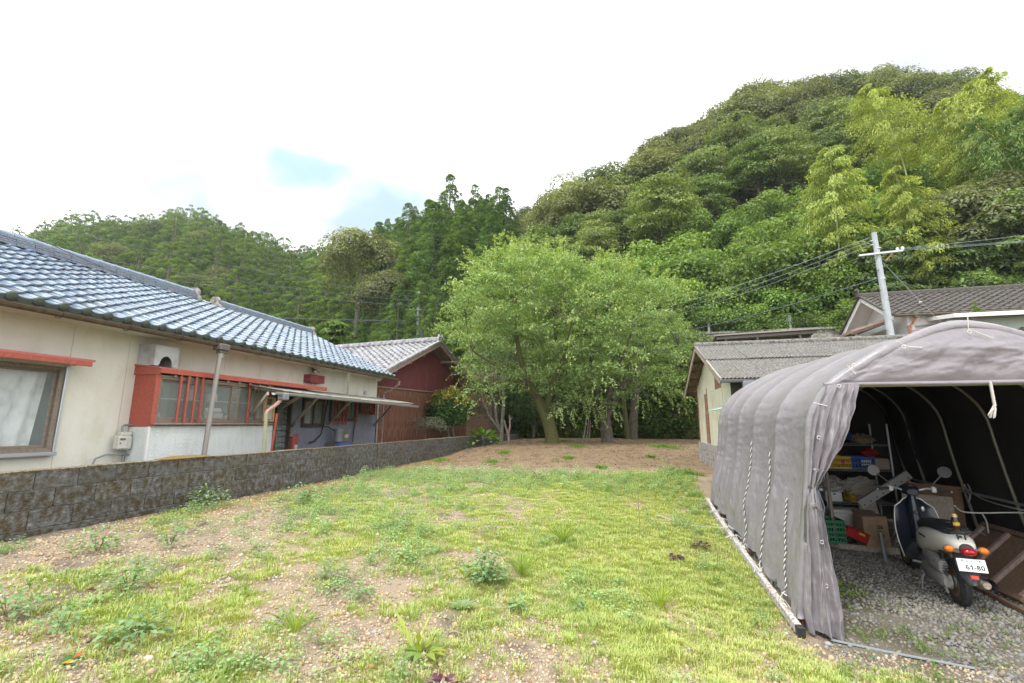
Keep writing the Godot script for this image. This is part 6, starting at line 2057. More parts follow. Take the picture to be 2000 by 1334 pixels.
func poles() -> void:
	var k := 16.0 / 20.5
	var c := func(t: float, y: float, s := 20.5) -> Vector3: return W(s * k, t * k, 1.75 + (y - 1.75) * k)
	var root := thing("utility_pole", "tall grey concrete utility pole in front of the white house", "utility pole", W(16.0, 8.03, 0.8))
	var mb := MB.new()
	mb.tube([L(16.0, 8.04, 0.8), L(16.0, 8.02, 3.0), L(16.0, 8.0, 5.5), L(16.0, 7.97, 7.74)], [0.118, 0.106, 0.090, 0.072], 18)
	lot("shaft", mb, M.pole, root)
	mb = MB.new()
	mb.bar(L(15.9, 7.42, 6.99), L(15.9, 8.62, 7.05), 0.06, 0.06, Vector3.UP, 0.004)
	lot("cross_arm", mb, M.steel, root)
	mb = MB.new()
	mb.bar(L(15.9, 8.12, 6.75), L(15.9, 8.35, 7.0), 0.03, 0.03)
	lot("arm_brace", mb, M.rust, root)
	for q in [[8.48, 7.1], [8.62, 7.12]]:
		mb = MB.new()
		mb.lathe(L(15.9, q[0], q[1]), Vector3.UP, [[0.03, -0.06], [0.05, -0.03], [0.035, 0], [0.05, 0.03], [0.02, 0.06]], 10)
		lot("insulator", mb, M.off_white, root)
	for y in [7.35, 7.48]:
		mb = MB.new()
		mb.bar(L(16.0, 7.84, y), L(16.0, 7.99, y), 0.03, 0.03)
		lot("bracket", mb, M.steel, root)
	for j in 11:
		mb = MB.new()
		mb.tube([L(15.98, 7.9 if j % 2 else 8.0, 3.6 + j * 0.32), L(15.86, 7.9 if j % 2 else 8.06, 3.6 + j * 0.32)], 0.008, 5)
		lot("step_bolt", mb, M.dark_taupe, root)
	for y in [4.4, 6.2, 7.2]:
		mb = MB.new()
		mb.tube([L(16.0, 8.0, y), L(16.0, 8.0, y + 0.03)], 0.108 if y < 5 else 0.092, 16)
		lot("band", mb, M.steel, root)
	mb = MB.new()
	mb.box(L(15.87, 8.03, 4.13), Vector3(0.07, 0.18, 0.02), Basis.IDENTITY, 0.01)
	lot("number_plate", mb, M.white, root)
	# far small pole
	root = thing("utility_pole", "slim pale utility pole far off behind the grey tiled shed roof", "utility pole", Vector3(-9.6, 2.0, -45))
	mb = MB.new()
	mb.tube([Vector3(-9.6, 2.0, -45), Vector3(-9.5, 15.1, -45)], [0.19, 0.13], 12)
	var sh := part("shaft", mb.mesh(), M.pole, root, Transform3D(FR.inverse(), FR.inverse() * -Vector3(-9.6, 2.0, -45)))
	for y in [13.2, 12.6]:
		mb = MB.new()
		mb.bar(Vector3(-10.4, y, -44.85), Vector3(-9.0 + (y - 12.6), y - 0.1, -44.85), 0.09, 0.09)
		part("cross_arm", mb.mesh(), M.steel, root, Transform3D(FR.inverse(), FR.inverse() * -Vector3(-9.6, 2.0, -45)))
	var hub := func(y: float) -> Vector3: return Vector3(-9.5, y, -44.8)
	# wires: from the far pole over the tiled house, and across behind the trees to the near pole
	line((hub as Callable).call(14.4), Vector3(-62.0, 24.5, -38.0), 1.0, 0.022, M.wire, "uppermost thin wire rising to the left from the far pole")
	line((hub as Callable).call(14.0), Vector3(-62.0, 21.6, -38.0), 1.2, 0.022, M.wire, "second thin wire to the left from the far pole")
	line((hub as Callable).call(13.5), Vector3(-62.0, 20.6, -38.0), 1.4, 0.022, M.wire, "third thin wire to the left from the far pole, low on the hill")
	line((hub as Callable).call(12.0), Vector3(-30.0, 12.4, -44.0), 0.15, 0.035, M.wire, "black cable running level to the left from the far pole")
	line((hub as Callable).call(12.0), Vector3(3.0, 12.2, -46.0), 0.1, 0.03, M.wire, "black cable from the far pole to the right into the garden trees")
	for q in [[14.5, 0], [14.1, 1], [13.8, 2]]:
		line((hub as Callable).call(q[0]), Vector3(3.0, q[0] - 0.2, -46.0), 0.1, 0.022, M.wire, ["upper of three wires from the far pole to the garden trees", "middle of three wires from the far pole to the garden trees", "lower of three wires from the far pole to the garden trees"][q[1]])
	line(W(16, 7.86, 7.48), W(25.5, 0.4, 7.35), 0.25, 0.006, M.wire_pale, "upper thin wire from the near pole to the left over the trees")
	line(W(16, 7.86, 7.35), W(25.5, 0.4, 7.05), 0.25, 0.006, M.wire_pale, "lower thin wire from the near pole to the left over the trees")
	line(W(16, 7.84, 7.60), W(25.5, 0.4, 7.6), 0.2, 0.008, M.wire_pale, "topmost thin wire from the near pole to the left over the trees")
	line(W(16, 7.95, 6.25), W(24.5, 0.9, 6.15), 0.22, 0.020, M.wire, "thick black cable sagging left from the near pole")
	line(W(15.9, 8.62, 7.12), W(15.5, 18, 7.6), 0.1, 0.006, M.wire_pale, "upper thin wire from the cross arm to the right")
	line(W(15.9, 8.62, 7.10), W(13.0, 18, 6.6), 0.2, 0.006, M.wire_pale, "lower thin wire from the cross arm to the right")
	line(W(15.9, 8.5, 7.06), W(14.4, 18, 6.9), 0.15, 0.006, M.wire_pale, "middle thin wire from the cross arm to the right")
	line(W(15.95, 8.05, 6.75), W(16.6, 10.1, 4.2), 0.0, 0.008, M.wire_pale, "pale guy wire slanting down right from the near pole")
	single("wire_ball", MB.new().ball(L(16.33, 9.09, 5.48), Vector3.ONE * 0.035, 10, 6), M.white, "small white bead on the slanting guy wire", "bead")

# ---------------------------------------------------------------- the fabric garage
const ARCH := [Vector2(1.385, -0.02), Vector2(1.42, 0.30), Vector2(1.49, 0.72), Vector2(1.55, 1.09), Vector2(1.60, 1.45), Vector2(1.65, 1.80), Vector2(1.775, 2.035), Vector2(1.99, 2.234), Vector2(2.42, 2.476), Vector2(2.93, 2.635)]
const HOOPS := [4.82, 5.72, 6.62, 7.45, 8.20, 8.82]

func arch(v: float) -> Vector2:                    # 0 left foot, 0.5 crown, 1 right foot
	var m := v > 0.5
	var f := (1.0 - v if m else v) * 2.0 * 9.0
	var i := clampi(int(f), 0, 8)
	var a: Vector2 = ARCH[i]
	var b: Vector2 = ARCH[i + 1]
	var p: Vector2 = a.cubic_interpolate(b, ARCH[maxi(i - 1, 0)], Vector2(3.44, 2.476) if i == 8 else ARCH[i + 2], f - i)
	return Vector2(5.86 - p.x, p.y) if m else p

func cover(s: float, v: float, inset: float) -> Vector3:
	var p := arch(v)
	var q := arch(clampf(v + 0.01, 0, 1)) - arch(clampf(v - 0.01, 0, 1))
	var nrm := Vector2(-q.y, q.x).normalized()
	var k := 0
	while k < 4 and s > HOOPS[k + 1]: k += 1
	var f := clampf((s - HOOPS[k]) / (HOOPS[k + 1] - HOOPS[k]), 0, 1)
	var side := absf(v - 0.5) * 2.0                  # 0 crown, 1 foot
	var low := smoothstep(0.62, 1.0, side)
	var bulge := -0.075 * pow(sin(PI * f), 0.75) * (0.45 + 0.55 * smoothstep(0.1, 0.5, side)) * (1.0 - 0.45 * low)
	var arc := v * 6.4
	var sh := smoothstep(0.25, 0.50, side) * (1.0 - smoothstep(0.62, 0.85, side))
	var wr := nz.get_noise_2d(arc * 9.0 + s * 0.9, s * 1.7) * 0.010 * sh * (0.35 + 0.65 * absf(cos(PI * f)))   # short puckers over the shoulder
	wr += nz2.get_noise_2d(s * 4.2 + arc * 0.5, arc * 0.7) * 0.028 * smoothstep(0.5, 0.95, side)               # long folds hanging below it
	wr += absf(nz.get_noise_2d(s * 2.6 - arc * 1.1 + 7.0, arc * 1.5)) * -0.010 * smoothstep(0.35, 0.7, side)
	wr += nz.get_noise_2d(s * 1.2 + arc * 2.0 + 40.0, arc * 1.3 - s) * 0.004
	if side > 0.80: wr += 0.010 * sin(s * 17.0 + nz.get_noise_2d(s, arc) * 4.0) * smoothstep(0.8, 1.0, side)
	p += nrm * (bulge + wr - inset)
	var hem := 0.12 + 0.075 * (s - 4.8) + 0.05 * sin(PI * f) * (1.0 if k % 2 else 0.4) + 0.03 * nz.get_noise_1d(s * 3.0)
	var y := p.y
	if y < 1.2: y = lerpf(hem, 1.2, y / 1.2)
	return L(s, p.x, y + 0.10 * (s - 4.8) / 4.0 * (1.0 - smoothstep(0.9, 1.0, side)))

func garage() -> void:
	var root := thing("fabric_garage", "pipe framed garage under a taupe fabric cover with its front open", "garage", W(4.8, 2.93, 0.02))
	var off := root.transform.basis.inverse() * root.position
	var mb := MB.new()
	mb.sheet(230, 300, func(u: float, v: float) -> Vector3: return cover(4.755 + u * 4.12, v, 0.0), true)
	lot("cover", mb, M.tarp, root)
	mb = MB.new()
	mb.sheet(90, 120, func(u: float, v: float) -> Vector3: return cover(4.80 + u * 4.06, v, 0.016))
	lot("inner_shade", mb, M.inner_shade, root)  # added inner sheet, its dark colour painting the shade under the cover
	# back cloth
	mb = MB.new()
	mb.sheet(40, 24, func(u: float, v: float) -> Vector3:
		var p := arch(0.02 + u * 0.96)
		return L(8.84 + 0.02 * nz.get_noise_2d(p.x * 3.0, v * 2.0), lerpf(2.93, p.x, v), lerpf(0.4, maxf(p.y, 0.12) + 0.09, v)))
	lot("back_cloth", mb, M.inner_shade, root)  # inner face of the back, in the same painted shade colour
	mb = MB.new()
	mb.sheet(40, 24, func(u: float, v: float) -> Vector3:
		var p := arch(0.02 + u * 0.96)
		return L(8.87 + 0.02 * nz.get_noise_2d(p.x * 3.0, v * 2.0), lerpf(2.93, p.x, v), lerpf(0.4, maxf(p.y, 0.12) + 0.09, v)), true)
	lot("back_cover", mb, M.tarp, root)
	# rolled front edge of the cover
	var rings := []
	for i in 121:
		var v := i / 120.0
		var p := arch(v)
		var q := (arch(clampf(v + 0.01, 0, 1)) - arch(clampf(v - 0.01, 0, 1))).normalized()
		var nrm := Vector2(-q.y, q.x)
		var crown := 1.0 - smoothstep(0.25, 0.55, absf(v - 0.5) * 2.0)
		var rr := 0.034 + 0.018 * crown + 0.008 * nz.get_noise_1d(v * 40.0)
		var ring := PackedVector3Array()
		for k in 14:
			var an := TAU * k / 14.0
			var w := 1.0 + 0.25 * nz2.get_noise_2d(v * 14.0, k * 0.9)
			var o := nrm * (sin(an) * rr * w - 0.012 - 0.02 * crown)
			ring.append(L(4.765 + cos(an) * rr * 0.9 * w, p.x + o.x, maxf(p.y + o.y, 0.10)))
		rings.append(ring)
	mb = MB.new()
	mb.loft(rings, true, true)
	lot("rolled_edge", mb, M.tarp, root)
	# front flap above the opening
	mb = MB.new()
	mb.sheet(120, 40, func(u: float, v: float) -> Vector3:
		var t := 1.80 + u * 2.26
		var vv := 0.5 - 0.5 * pow(absf(u - 0.5) * 2.0, 1.0)
		var top := 2.0
		var lo := 0.25
		var hi := 0.5
		for it in 18:
			var mid := (lo + hi) / 2.0
			if arch(mid).x < (t if t < 2.93 else 5.86 - t): lo = mid
			else: hi = mid
		top = arch(lo).y - 0.02
		var y := lerpf(2.105 + 0.006 * sin(u * 9.0), maxf(top, 2.11), v)
		var fold := 0.035 * nz.get_noise_2d(t * 1.1 + (y - 2.1) * 1.6, (y - 2.1) * 3.4 - t * 0.7) + 0.012 * nz2.get_noise_2d(t * 3.0 - y * 4.0, y * 5.0 + t)
		var drape := 0.045 * sin(PI * v) * sin(PI * u) + 0.02 * absf(sin(u * 4.0 * PI + (1.0 - v) * 2.5)) * (1.0 - v) * v * 3.0
		return L(4.735 - drape - fold * sin(PI * clampf(v * 1.1, 0, 1)), t, y))
	lot("front_flap", mb, M.tarp, root)
	mb = MB.new()
	mb.tube([L(4.735, 1.79, 2.105), L(4.725, 2.9, 2.100), L(4.735, 4.08, 2.105)], [0.016, 0.02, 0.016], 8)
	lot("flap_hem", mb, M.tarp, root)
	mb = MB.new()
	mb.tube([L(4.738, 1.85, 2.084), L(4.732, 2.9, 2.079), L(4.738, 4.05, 2.084)], 0.007, 6)
	lot("mouldy_edge", mb, flat("mould", Color(0.14, 0.16, 0.05), 0.9), root)
	# gathered curtain at the left of the opening
	var cy := [2.10, 1.92, 1.74, 1.56, 1.41, 1.27, 1.19, 1.12, 0.99, 0.65, 0.37, 0.20, 0.03]
	var cr := [2.05, 2.00, 1.94, 1.86, 1.76, 1.67, 1.625, 1.635, 1.655, 1.685, 1.71, 1.72, 1.70]
	var cl := [1.80, 1.71, 1.655, 1.61, 1.59, 1.57, 1.56, 1.545, 1.52, 1.47, 1.43, 1.41, 1.42]
	var ca2 := [0.035, 0.045, 0.055, 0.055, 0.05, 0.04, 0.022, 0.03, 0.045, 0.055, 0.065, 0.07, 0.085]
	rings = []
	for j in 97:
		var y := 2.10 - 2.07 * j / 96.0
		var i := 0
		while i < 11 and y < cy[i + 1]: i += 1
		var f: float = clampf((cy[i] - y) / (cy[i] - cy[i + 1]), 0, 1)
		f = f * f * (3.0 - 2.0 * f) * 0.4 + f * 0.6
		var tr: float = lerpf(cr[i], cr[i + 1], f)
		var tl: float = lerpf(cl[i], cl[i + 1], f)
		var am: float = lerpf(ca2[i], ca2[i + 1], f)
		var below := smoothstep(1.15, 0.9, y)
		var ring := PackedVector3Array()
		for k in 150:
			var a := k / 150.0
			var front := a < 0.72
			var u := a / 0.72 if front else 1.0 - (a - 0.72) / 0.28
			var ph := u * (3.6 if below < 0.5 else 2.6) * TAU + y * 1.2 + 2.0 * nz.get_noise_2d(u * 2.0, y * 0.8)
			var fold := pow(0.5 + 0.5 * sin(ph), 0.7) + 0.35 * nz2.get_noise_2d(u * 7.0, y * 1.4 + 3.0)
			var s := 4.735 - (am * (0.4 + fold) + 0.035 * sin(PI * u)) if front else 4.775 + 0.012 * sin(u * 20.0)
			ring.append(L(s + 0.012 * nz.get_noise_2d(u * 9.0, y * 5.0), lerpf(tl, tr, u) + 0.012 * sin(ph + 1.2), y + (0.03 * sin(u * 5.0) - 0.07 * u * (1.0 - u) if j > 92 else 0.0)))
		rings.append(ring)
	mb = MB.new()
	mb.loft(rings, true, false)
	var cur := lot("curtain", mb, M.tarp, root)
	mb = MB.new()
	for k in 3:
		mb.tube([L(4.70, 1.553, 1.195 + k * 0.008), L(4.68, 1.58, 1.19 + k * 0.008), L(4.68, 1.615, 1.187 + k * 0.007), L(4.72, 1.635, 1.188), L(4.79, 1.6, 1.195), L(4.75, 1.55, 1.195)], 0.0045, 6)
	mb.tube([L(4.62, 1.60, 1.19), L(4.60, 1.615, 1.0), L(4.605, 1.60, 0.8), L(4.60, 1.61, 0.72)], [0.007, 0.005, 0.005, 0.008], 6)
	mb.tube([L(4.62, 1.605, 1.19), L(4.60, 1.63, 1.05), L(4.60, 1.60, 0.9)], 0.0045, 6)
	mb.ball(L(4.615, 1.625, 1.19), Vector3(0.016, 0.013, 0.013), 8, 6)
	lot("tie_cord", mb, M.rope_dark, cur)
	# eyelets, white zip ties
	for q in [[4.70, 1.615, 0.155], [4.70, 1.575, 1.06], [4.695, 1.625, 1.35], [4.70, 1.675, 1.63], [4.70, 1.605, 0.75], [4.70, 1.60, 0.40], [4.695, 2.02, 2.27], [4.69, 2.915, 2.53], [4.695, 2.42, 2.42], [4.69, 1.88, 2.085]]:
		mb = MB.new()
		var pts := []
		for k in 13: pts.append(L(q[0] - 0.028, q[1] + 0.014 * cos(TAU * k / 12.0), q[2] + 0.014 * sin(TAU * k / 12.0)))
		mb.tube(pts, 0.0045, 6, false)
		lot("eyelet", mb, M.off_white, root)
	for q in [[[1.60, 1.355], [1.69, 1.345]], [[1.665, 1.94], [1.80, 1.90]], [[1.97, 2.27], [2.03, 2.19]], [[2.38, 2.47], [2.46, 2.42], [2.56, 2.41]], [[2.93, 2.66], [2.92, 2.56], [3.08, 2.47]]]:
		mb = MB.new()
		var pts := []
		for p in q: pts.append(L(4.675, p[0], p[1]))
		mb.tube(pts, 0.004, 5)
		lot("zip_tie", mb, M.rope, root)
	# hoops and pipes
	for s in [4.95, 5.75, 6.65, 7.48, 8.30, 8.74]:
		mb = MB.new()
		var pts := []
		for i in 49:
			var p := arch(i / 48.0)
			var c := Vector2(2.93, 1.0)
			p = c + (p - c) * 0.965
			pts.append(L(s, p.x, p.y + 0.10 * (s - 4.8) / 4.0 + 0.02))
		mb.tube(pts, 0.0165, 10)
		lot("hoop", mb, M.hoop, root)
	for q in [[4.27, 0.82], [1.66, 0.90], [2.93, 2.50]]:
		mb = MB.new()
		mb.tube([L(4.9, q[0], q[1]), L(8.8, q[0] , q[1] + 0.1)], 0.0155, 10)
		lot("long_pipe", mb, M.hoop if q[1] > 1.5 else M.grey_pipe, root)
	mb = MB.new()
	mb.tube([L(4.9, 1.72, 1.5), L(6.6, 2.6, 2.45)], 0.008, 5)
	mb.tube([L(8.3, 1.9, 1.2), L(6.6, 3.4, 2.5)], 0.007, 5)
	lot("brace_wire", mb, M.steel, root)
	# steel base rail and wooden block, loops of string
	var rl := thing("base_rail", "rusty galvanised base rail lying along the left foot of the garage", "rail", W(4.8, 1.37, 0.02))
	mb = MB.new()
	var base := func(s: float) -> Vector3: return L(s, 1.345 - 0.004 * sin(s * 2.0), GL(s, 1.35) + 0.055)
	var seg := 4.62
	while seg < 8.7:
		mb.bar((base as Callable).call(seg), (base as Callable).call(minf(seg + 0.72, 8.75)), 0.055, 0.075, Vector3.UP, 0.006)
		mb.bar((base as Callable).call(seg + 0.68) + Vector3(0, 0.002, 0), (base as Callable).call(minf(seg + 0.74, 8.75)) + Vector3(0, 0.002, 0), 0.062, 0.080, Vector3.UP, 0.004)
		seg += 0.72
	lot("rail", mb, M.rusty_rail, rl)
	mb = MB.new()
	mb.bar((base as Callable).call(4.56), (base as Callable).call(4.625), 0.060, 0.080, Vector3.UP, 0.004)
	lot("end_cap", mb, M.black, rl)
	var foot := 0
	for s in HOOPS:
		mb = MB.new()
		mb.tube([L(s, 1.43, GL(s, 1.4) - 0.1), L(s, 1.45, GL(s, 1.4) + 0.45)], 0.021, 10)
		lot("foot_pipe", mb, M.rust if foot % 2 == 0 else M.steel, root)
		foot += 1
	# twisted ropes down the side
	for q in [[5.16, 0.40, 1.0], [5.83, 0.30, 1.42], [6.55, 0.34, 1.52]]:
		var a := MB.new()
		var b := MB.new()
		var pa := []
		var pb := []
		for i in 90:
			var k := i / 89.0
			var y: float = lerpf(q[2], GL(q[0], 1.4) + 0.10, k)
			var lo := 0.0
			var hi := 0.45
			for it in 14:
				var mid := (lo + hi) / 2.0
				if cover(q[0] + 0.25 * (1.0 - k), mid, 0).y < y: lo = mid
				else: hi = mid
			var p := cover(q[0] + 0.30 * (1.0 - k) - 0.05, lo, -0.020)
			if k > 0.88: p.x = lerpf(p.x, 1.36, (k - 0.88) / 0.12)
			p.y = y
			var an := i * 1.15
			var w := Vector3(cos(an) * 0.0045, 0, sin(an) * 0.0045)
			pa.append(p + w)
			pb.append(p - w)
		a.tube(pa, 0.0055, 5)
		b.tube(pb, 0.0055, 5)
		var rp := thing("tie_rope", ["nearest black and white twisted rope down the garage side", "middle black and white twisted rope down the garage side", "farthest black and white twisted rope down the garage side"][0 if q[0] < 5.5 else (1 if q[0] < 6.2 else 2)], "rope", W(q[0], 1.36, 0.1))
		lot("white_strand", a, M.rope, rp)
		lot("dark_strand", b, M.rope_dark, rp)
		var kn := MB.new()
		var c: Vector3 = pa[89]
		for i in 6:
			var d := rdir() * 0.045
			kn.tube([c, c + d + Vector3(0, 0.02, 0), c + d * 1.6 + Vector3(rng.randf_range(-0.03, 0.03), -0.02, rng.randf_range(-0.05, 0.05))], 0.005, 4)
		kn.ball(c, Vector3(0.022, 0.018, 0.025), 7, 5)
		lot("knot", kn, M.rope, rp)
	for k in 4:
		var s := 6.9 + k * 0.42
		var kn := MB.new()
		for i in 9:
			var d := rdir() * 0.05
			var c := L(s, 1.345, GL(s, 1.35) + 0.11)
			kn.tube([c, c + Vector3(d.x, absf(d.y) * 0.5, d.z), c + Vector3(d.x * 2.2, -0.03, d.z * 2.0)], 0.0035, 4)
		single("string_tuft", kn, M.rope, ["frayed string on the base rail nearest the farthest rope", "second frayed string tuft along the base rail", "third frayed string tuft along the base rail", "last frayed string tuft at the far end of the base rail"][k], "string")
	var st := MB.new()
	var sp := []
	for i in 12: sp.append(L(7.3 + 0.1 * i * 0.3, 1.33 - i * 0.085, GL(7.4, 1.3 - i * 0.08) + 0.10 - 0.06 * sin(i * 0.3)))
	st.tube(sp, 0.003, 4)
	single("guy_string", st, M.rope, "thin white string stretched from the base rail into the grass", "string")
	# rope hanging from the flap
	var hr := thing("hanging_rope", "short white twisted rope with a frayed end hanging in the opening", "rope", W(4.70, 3.02, 2.10))
	var pa2 := []
	var pb2 := []
	for i in 30:
		var y := 2.10 - 0.20 * i / 29.0
		pa2.append(L(4.70 + cos(i * 1.2) * 0.006, 3.02 + sin(i * 1.2) * 0.006, y))
		pb2.append(L(4.70 - cos(i * 1.2) * 0.006, 3.02 - sin(i * 1.2) * 0.006, y))
	mb = MB.new()
	mb.tube(pa2, 0.008, 5)
	mb.tube(pb2, 0.008, 5)
	lot("cord", mb, M.rope, hr)
	mb = MB.new()
	for i in 40:
		var d := rdir()
		mb.tube([L(4.70, 3.02, 1.92), L(4.70 + d.z * 0.014, 3.012 + d.x * 0.016, 1.875), L(4.70 + d.z * 0.022, 2.99 + d.x * 0.026, 1.82 + d.y * 0.025)], [0.004, 0.0025, 0.0015], 4)
	lot("frayed_end", mb, M.rope, hr)

# ---------------------------------------------------------------- the scooter: x right, y up, -z ahead; origin where the rear wheel touches the ground
func oval(z: float, y: float, w: float, h: float, n := 22, e := 2.6, x0 := 0.0, tilt := 0.0) -> PackedVector3Array:   # a rounded section across the machine
	var r := PackedVector3Array()
	for i in n:
		var a := TAU * i / n
		var c := cos(a)
		var s := sin(a)
		var q := Vector2(signf(c) * pow(absf(c), 2.0 / e) * w, signf(s) * pow(absf(s), 2.0 / e) * h)
		r.append(Vector3(x0 + q.x, y + q.y, z + q.y * tilt))
	return r

func wheel(root: Node3D, z: float, yaw: float) -> void:
	var c := Vector3(0, 0.207, z)
	var ax := Basis(Vector3.UP, yaw) * Vector3(1, 0, 0)
	var prof := []
	for i in 13:
		var a := PI * (i / 12.0)
		prof.append([0.158 + 0.049 * sin(a), -0.046 * cos(a)])
	var mb := MB.new()
	mb.lathe(c, ax, [[0.132, -0.034], [0.150, -0.046]] + prof + [[0.150, 0.046], [0.132, 0.034]], 44, 1, false)
	var w := part("wheel", mb.mesh(), M.rubber, root)
	mb = MB.new()
	for i in 44:
		var an := TAU * i / 44.0
		var d := (Basis(ax, an) * Vector3.UP)
		for s in [-1, 1]:
			mb.box(c + d * 0.205 + ax * 0.018 * s, Vector3(0.022, 0.010, 0.020), Basis(ax, Vector3(d), ax.cross(d)) * Basis(Vector3.UP, 0.5 * s))
	part("tread", mb.mesh(), M.rubber, w)
	mb = MB.new()
	mb.lathe(c, ax, [[0.100, -0.040], [0.138, -0.042], [0.140, -0.036], [0.120, -0.026], [0.118, 0.026], [0.140, 0.036], [0.138, 0.042], [0.100, 0.040], [0.096, 0.0], [0.100, -0.040]], 36, 1, false)
	part("rim", mb.mesh(), flat("bronze", Color(0.25, 0.19, 0.12), 0.4, 0.6), w)
	mb = MB.new()
	for k in 3:
		var d := Basis(ax, TAU * k / 3.0 + 0.3) * Vector3.UP
		mb.bar(c + d * 0.02, c + d * 0.105, 0.045, 0.03, ax, 0.006)
	mb.lathe(c, ax, [[0.045, -0.035], [0.055, -0.02], [0.055, 0.03], [0.03, 0.04]], 18)
	part("hub", mb.mesh(), M.grey_pipe, w)

func scooter() -> void:
	var o := Vector3(4.36, 0.025, -4.80)
	var root := thing("scooter", "white and dark parked motor scooter seen from behind inside the garage", "scooter", o, Basis(Vector3.UP, -0.40))
	var cream := flat("scooter_white", Color(0.66, 0.65, 0.58), 0.25)
	cream.clearcoat_enabled = true
	cream.clearcoat = 0.6
	var navy := flat("scooter_navy", Color(0.012, 0.016, 0.026), 0.28)
	var dgrey := flat("dark_plastic", Color(0.045, 0.048, 0.054), 0.55)
	var eng := worn("engine_grey", ntex(noise(76, 0.04, 4), [0, 0.5, 1], 128, [Color(0.16, 0.155, 0.145), Color(0.25, 0.245, 0.235), Color(0.33, 0.325, 0.31)]), 4.0, 0.55)
	eng.metallic = 0.3
	wheel(root, 0.0, 0.0)
	wheel(root, -1.18, 0.0)
	# rear body
	var mb := MB.new()
	mb.loft([oval(0.30, 0.575, 0.045, 0.030), oval(0.26, 0.58, 0.085, 0.055), oval(0.16, 0.59, 0.120, 0.085), oval(0.0, 0.585, 0.140, 0.115), oval(-0.18, 0.56, 0.150, 0.135), oval(-0.34, 0.525, 0.148, 0.145), oval(-0.46, 0.50, 0.138, 0.140), oval(-0.52, 0.49, 0.115, 0.115), oval(-0.54, 0.49, 0.06, 0.06)])
	part("rear_body", mb.mesh(), cream, root)
	# seat
	mb = MB.new()
	mb.loft([oval(0.16, 0.685, 0.055, 0.020), oval(0.12, 0.695, 0.105, 0.038), oval(0.0, 0.712, 0.128, 0.048), oval(-0.2, 0.705, 0.130, 0.052), oval(-0.38, 0.680, 0.118, 0.055), oval(-0.50, 0.650, 0.095, 0.050), oval(-0.57, 0.615, 0.06, 0.035)], true, true)
	var seat := part("seat", mb.mesh(), flat("seat_black", Color(0.020, 0.020, 0.022), 0.5), root)
	var tm := TextMesh.new()
	tm.text = "HONDA"
	tm.font = sans()
	tm.font_size = 17
	tm.pixel_size = 0.0012
	tm.depth = 0.002
	part("lettering", tm, M.alu, seat, Transform3D(Basis(Vector3(1, 0, 0), -1.349), Vector3(0.0, 0.764, 0.045)))
	# badge on the left flank
	mb = MB.new()
	mb.box(Vector3(-0.150, 0.575, -0.24), Vector3(0.006, 0.018, 0.15), Basis(Vector3(1, 0, 0), 0.06), 0.002)
	part("badge", mb.mesh(), M.black, root)
	# floor board, leg shield, steering head
	mb = MB.new()
	mb.loft([oval(-0.42, 0.30, 0.13, 0.10), oval(-0.50, 0.27, 0.15, 0.07), oval(-0.60, 0.255, 0.16, 0.045), oval(-0.74, 0.26, 0.165, 0.05), oval(-0.84, 0.32, 0.15, 0.09)])
	part("floor_board", mb.mesh(), dgrey, root)
	mb = MB.new()
	mb.loft([oval(-0.20, 0.30, 0.05, 0.05), oval(-0.40, 0.36, 0.10, 0.14), oval(-0.52, 0.34, 0.12, 0.12)])
	part("under_cover", mb.mesh(), M.black, root)
	mb = MB.new()
	mb.smooth(1)
	var ring_of := func(k: float, dz: float) -> PackedVector3Array:
		var y := lerpf(0.24, 0.86, k)
		var w := 0.165 + 0.045 * sin(PI * clampf(k * 1.05, 0, 1)) - 0.08 * smoothstep(0.86, 1.0, k)
		var z := lerpf(-0.82, -0.90, k) + 0.03 * sin(PI * k) - dz
		var r := PackedVector3Array()
		for i in 17:
			var u := i / 8.0 - 1.0
			r.append(Vector3(u * w, y + 0.015 * cos(u * 2.0), z + 0.045 * u * u + (-0.03 * cos(u * PI / 2) if dz > 0 else -0.02 * cos(u * 4.0))))
		return r
	var inner := []
	var outer := []
	for j in 17:
		inner.append((ring_of as Callable).call(j / 16.0, 0.0))
		outer.append((ring_of as Callable).call(j / 16.0, 0.022))
	var shell_b := MB.new()
	shell_b.loft(inner, false, false)
	part("inner_shield", shell_b.mesh(), navy, root)
	shell_b = MB.new()
	for j in outer.size(): (outer[j] as PackedVector3Array).reverse()
	shell_b.loft(outer, false, false)
	part("leg_shield", shell_b.mesh(), cream, root)
	var edge := []
	for j in 17: edge.append(inner[j][0] + Vector3(-0.004, 0, -0.01))
	for i in 17: edge.append(inner[16][i] + Vector3(0, 0.006, -0.01))
	for j in 17: edge.append(inner[16 - j][16] + Vector3(0.004, 0, -0.01))
	part("shield_edge", MB.new().tube(edge, 0.007, 6).mesh(), cream, root)
	mb = MB.new()
	mb.loft([oval(-0.845, 0.34, 0.05, 0.06), oval(-0.845, 0.5, 0.055, 0.12), oval(-0.86, 0.62, 0.05, 0.12)], true, true)
	mb.tube([Vector3(0, 0.42, -0.80), Vector3(0, 0.65, -0.835), Vector3(0, 0.82, -0.85), Vector3(0, 0.90, -0.86)], [0.055, 0.06, 0.05, 0.035], 14)
	part("steering_column", mb.mesh(), navy, root)
	mb = MB.new()
	mb.lathe(Vector3(0.0, 0.72, -0.782), Vector3(0, 0.12, 1).normalized(), [[0.024, -0.01], [0.024, 0.006], [0.018, 0.008], [0.0, 0.008]], 16)
	part("ignition_lock", mb.mesh(), M.black, root)
	mb = MB.new()
	mb.ball(Vector3(0.085, 0.755, -0.845), Vector3(0.018, 0.030, 0.008), 12, 8)
	part("round_label", mb.mesh(), M.alu, root)
	mb = MB.new()
	mb.box(Vector3(-0.025, 0.545, -0.565), Vector3(0.05, 0.055, 0.004))
	part("warning_label", mb.mesh(), M.off_white, root)
	mb = MB.new()
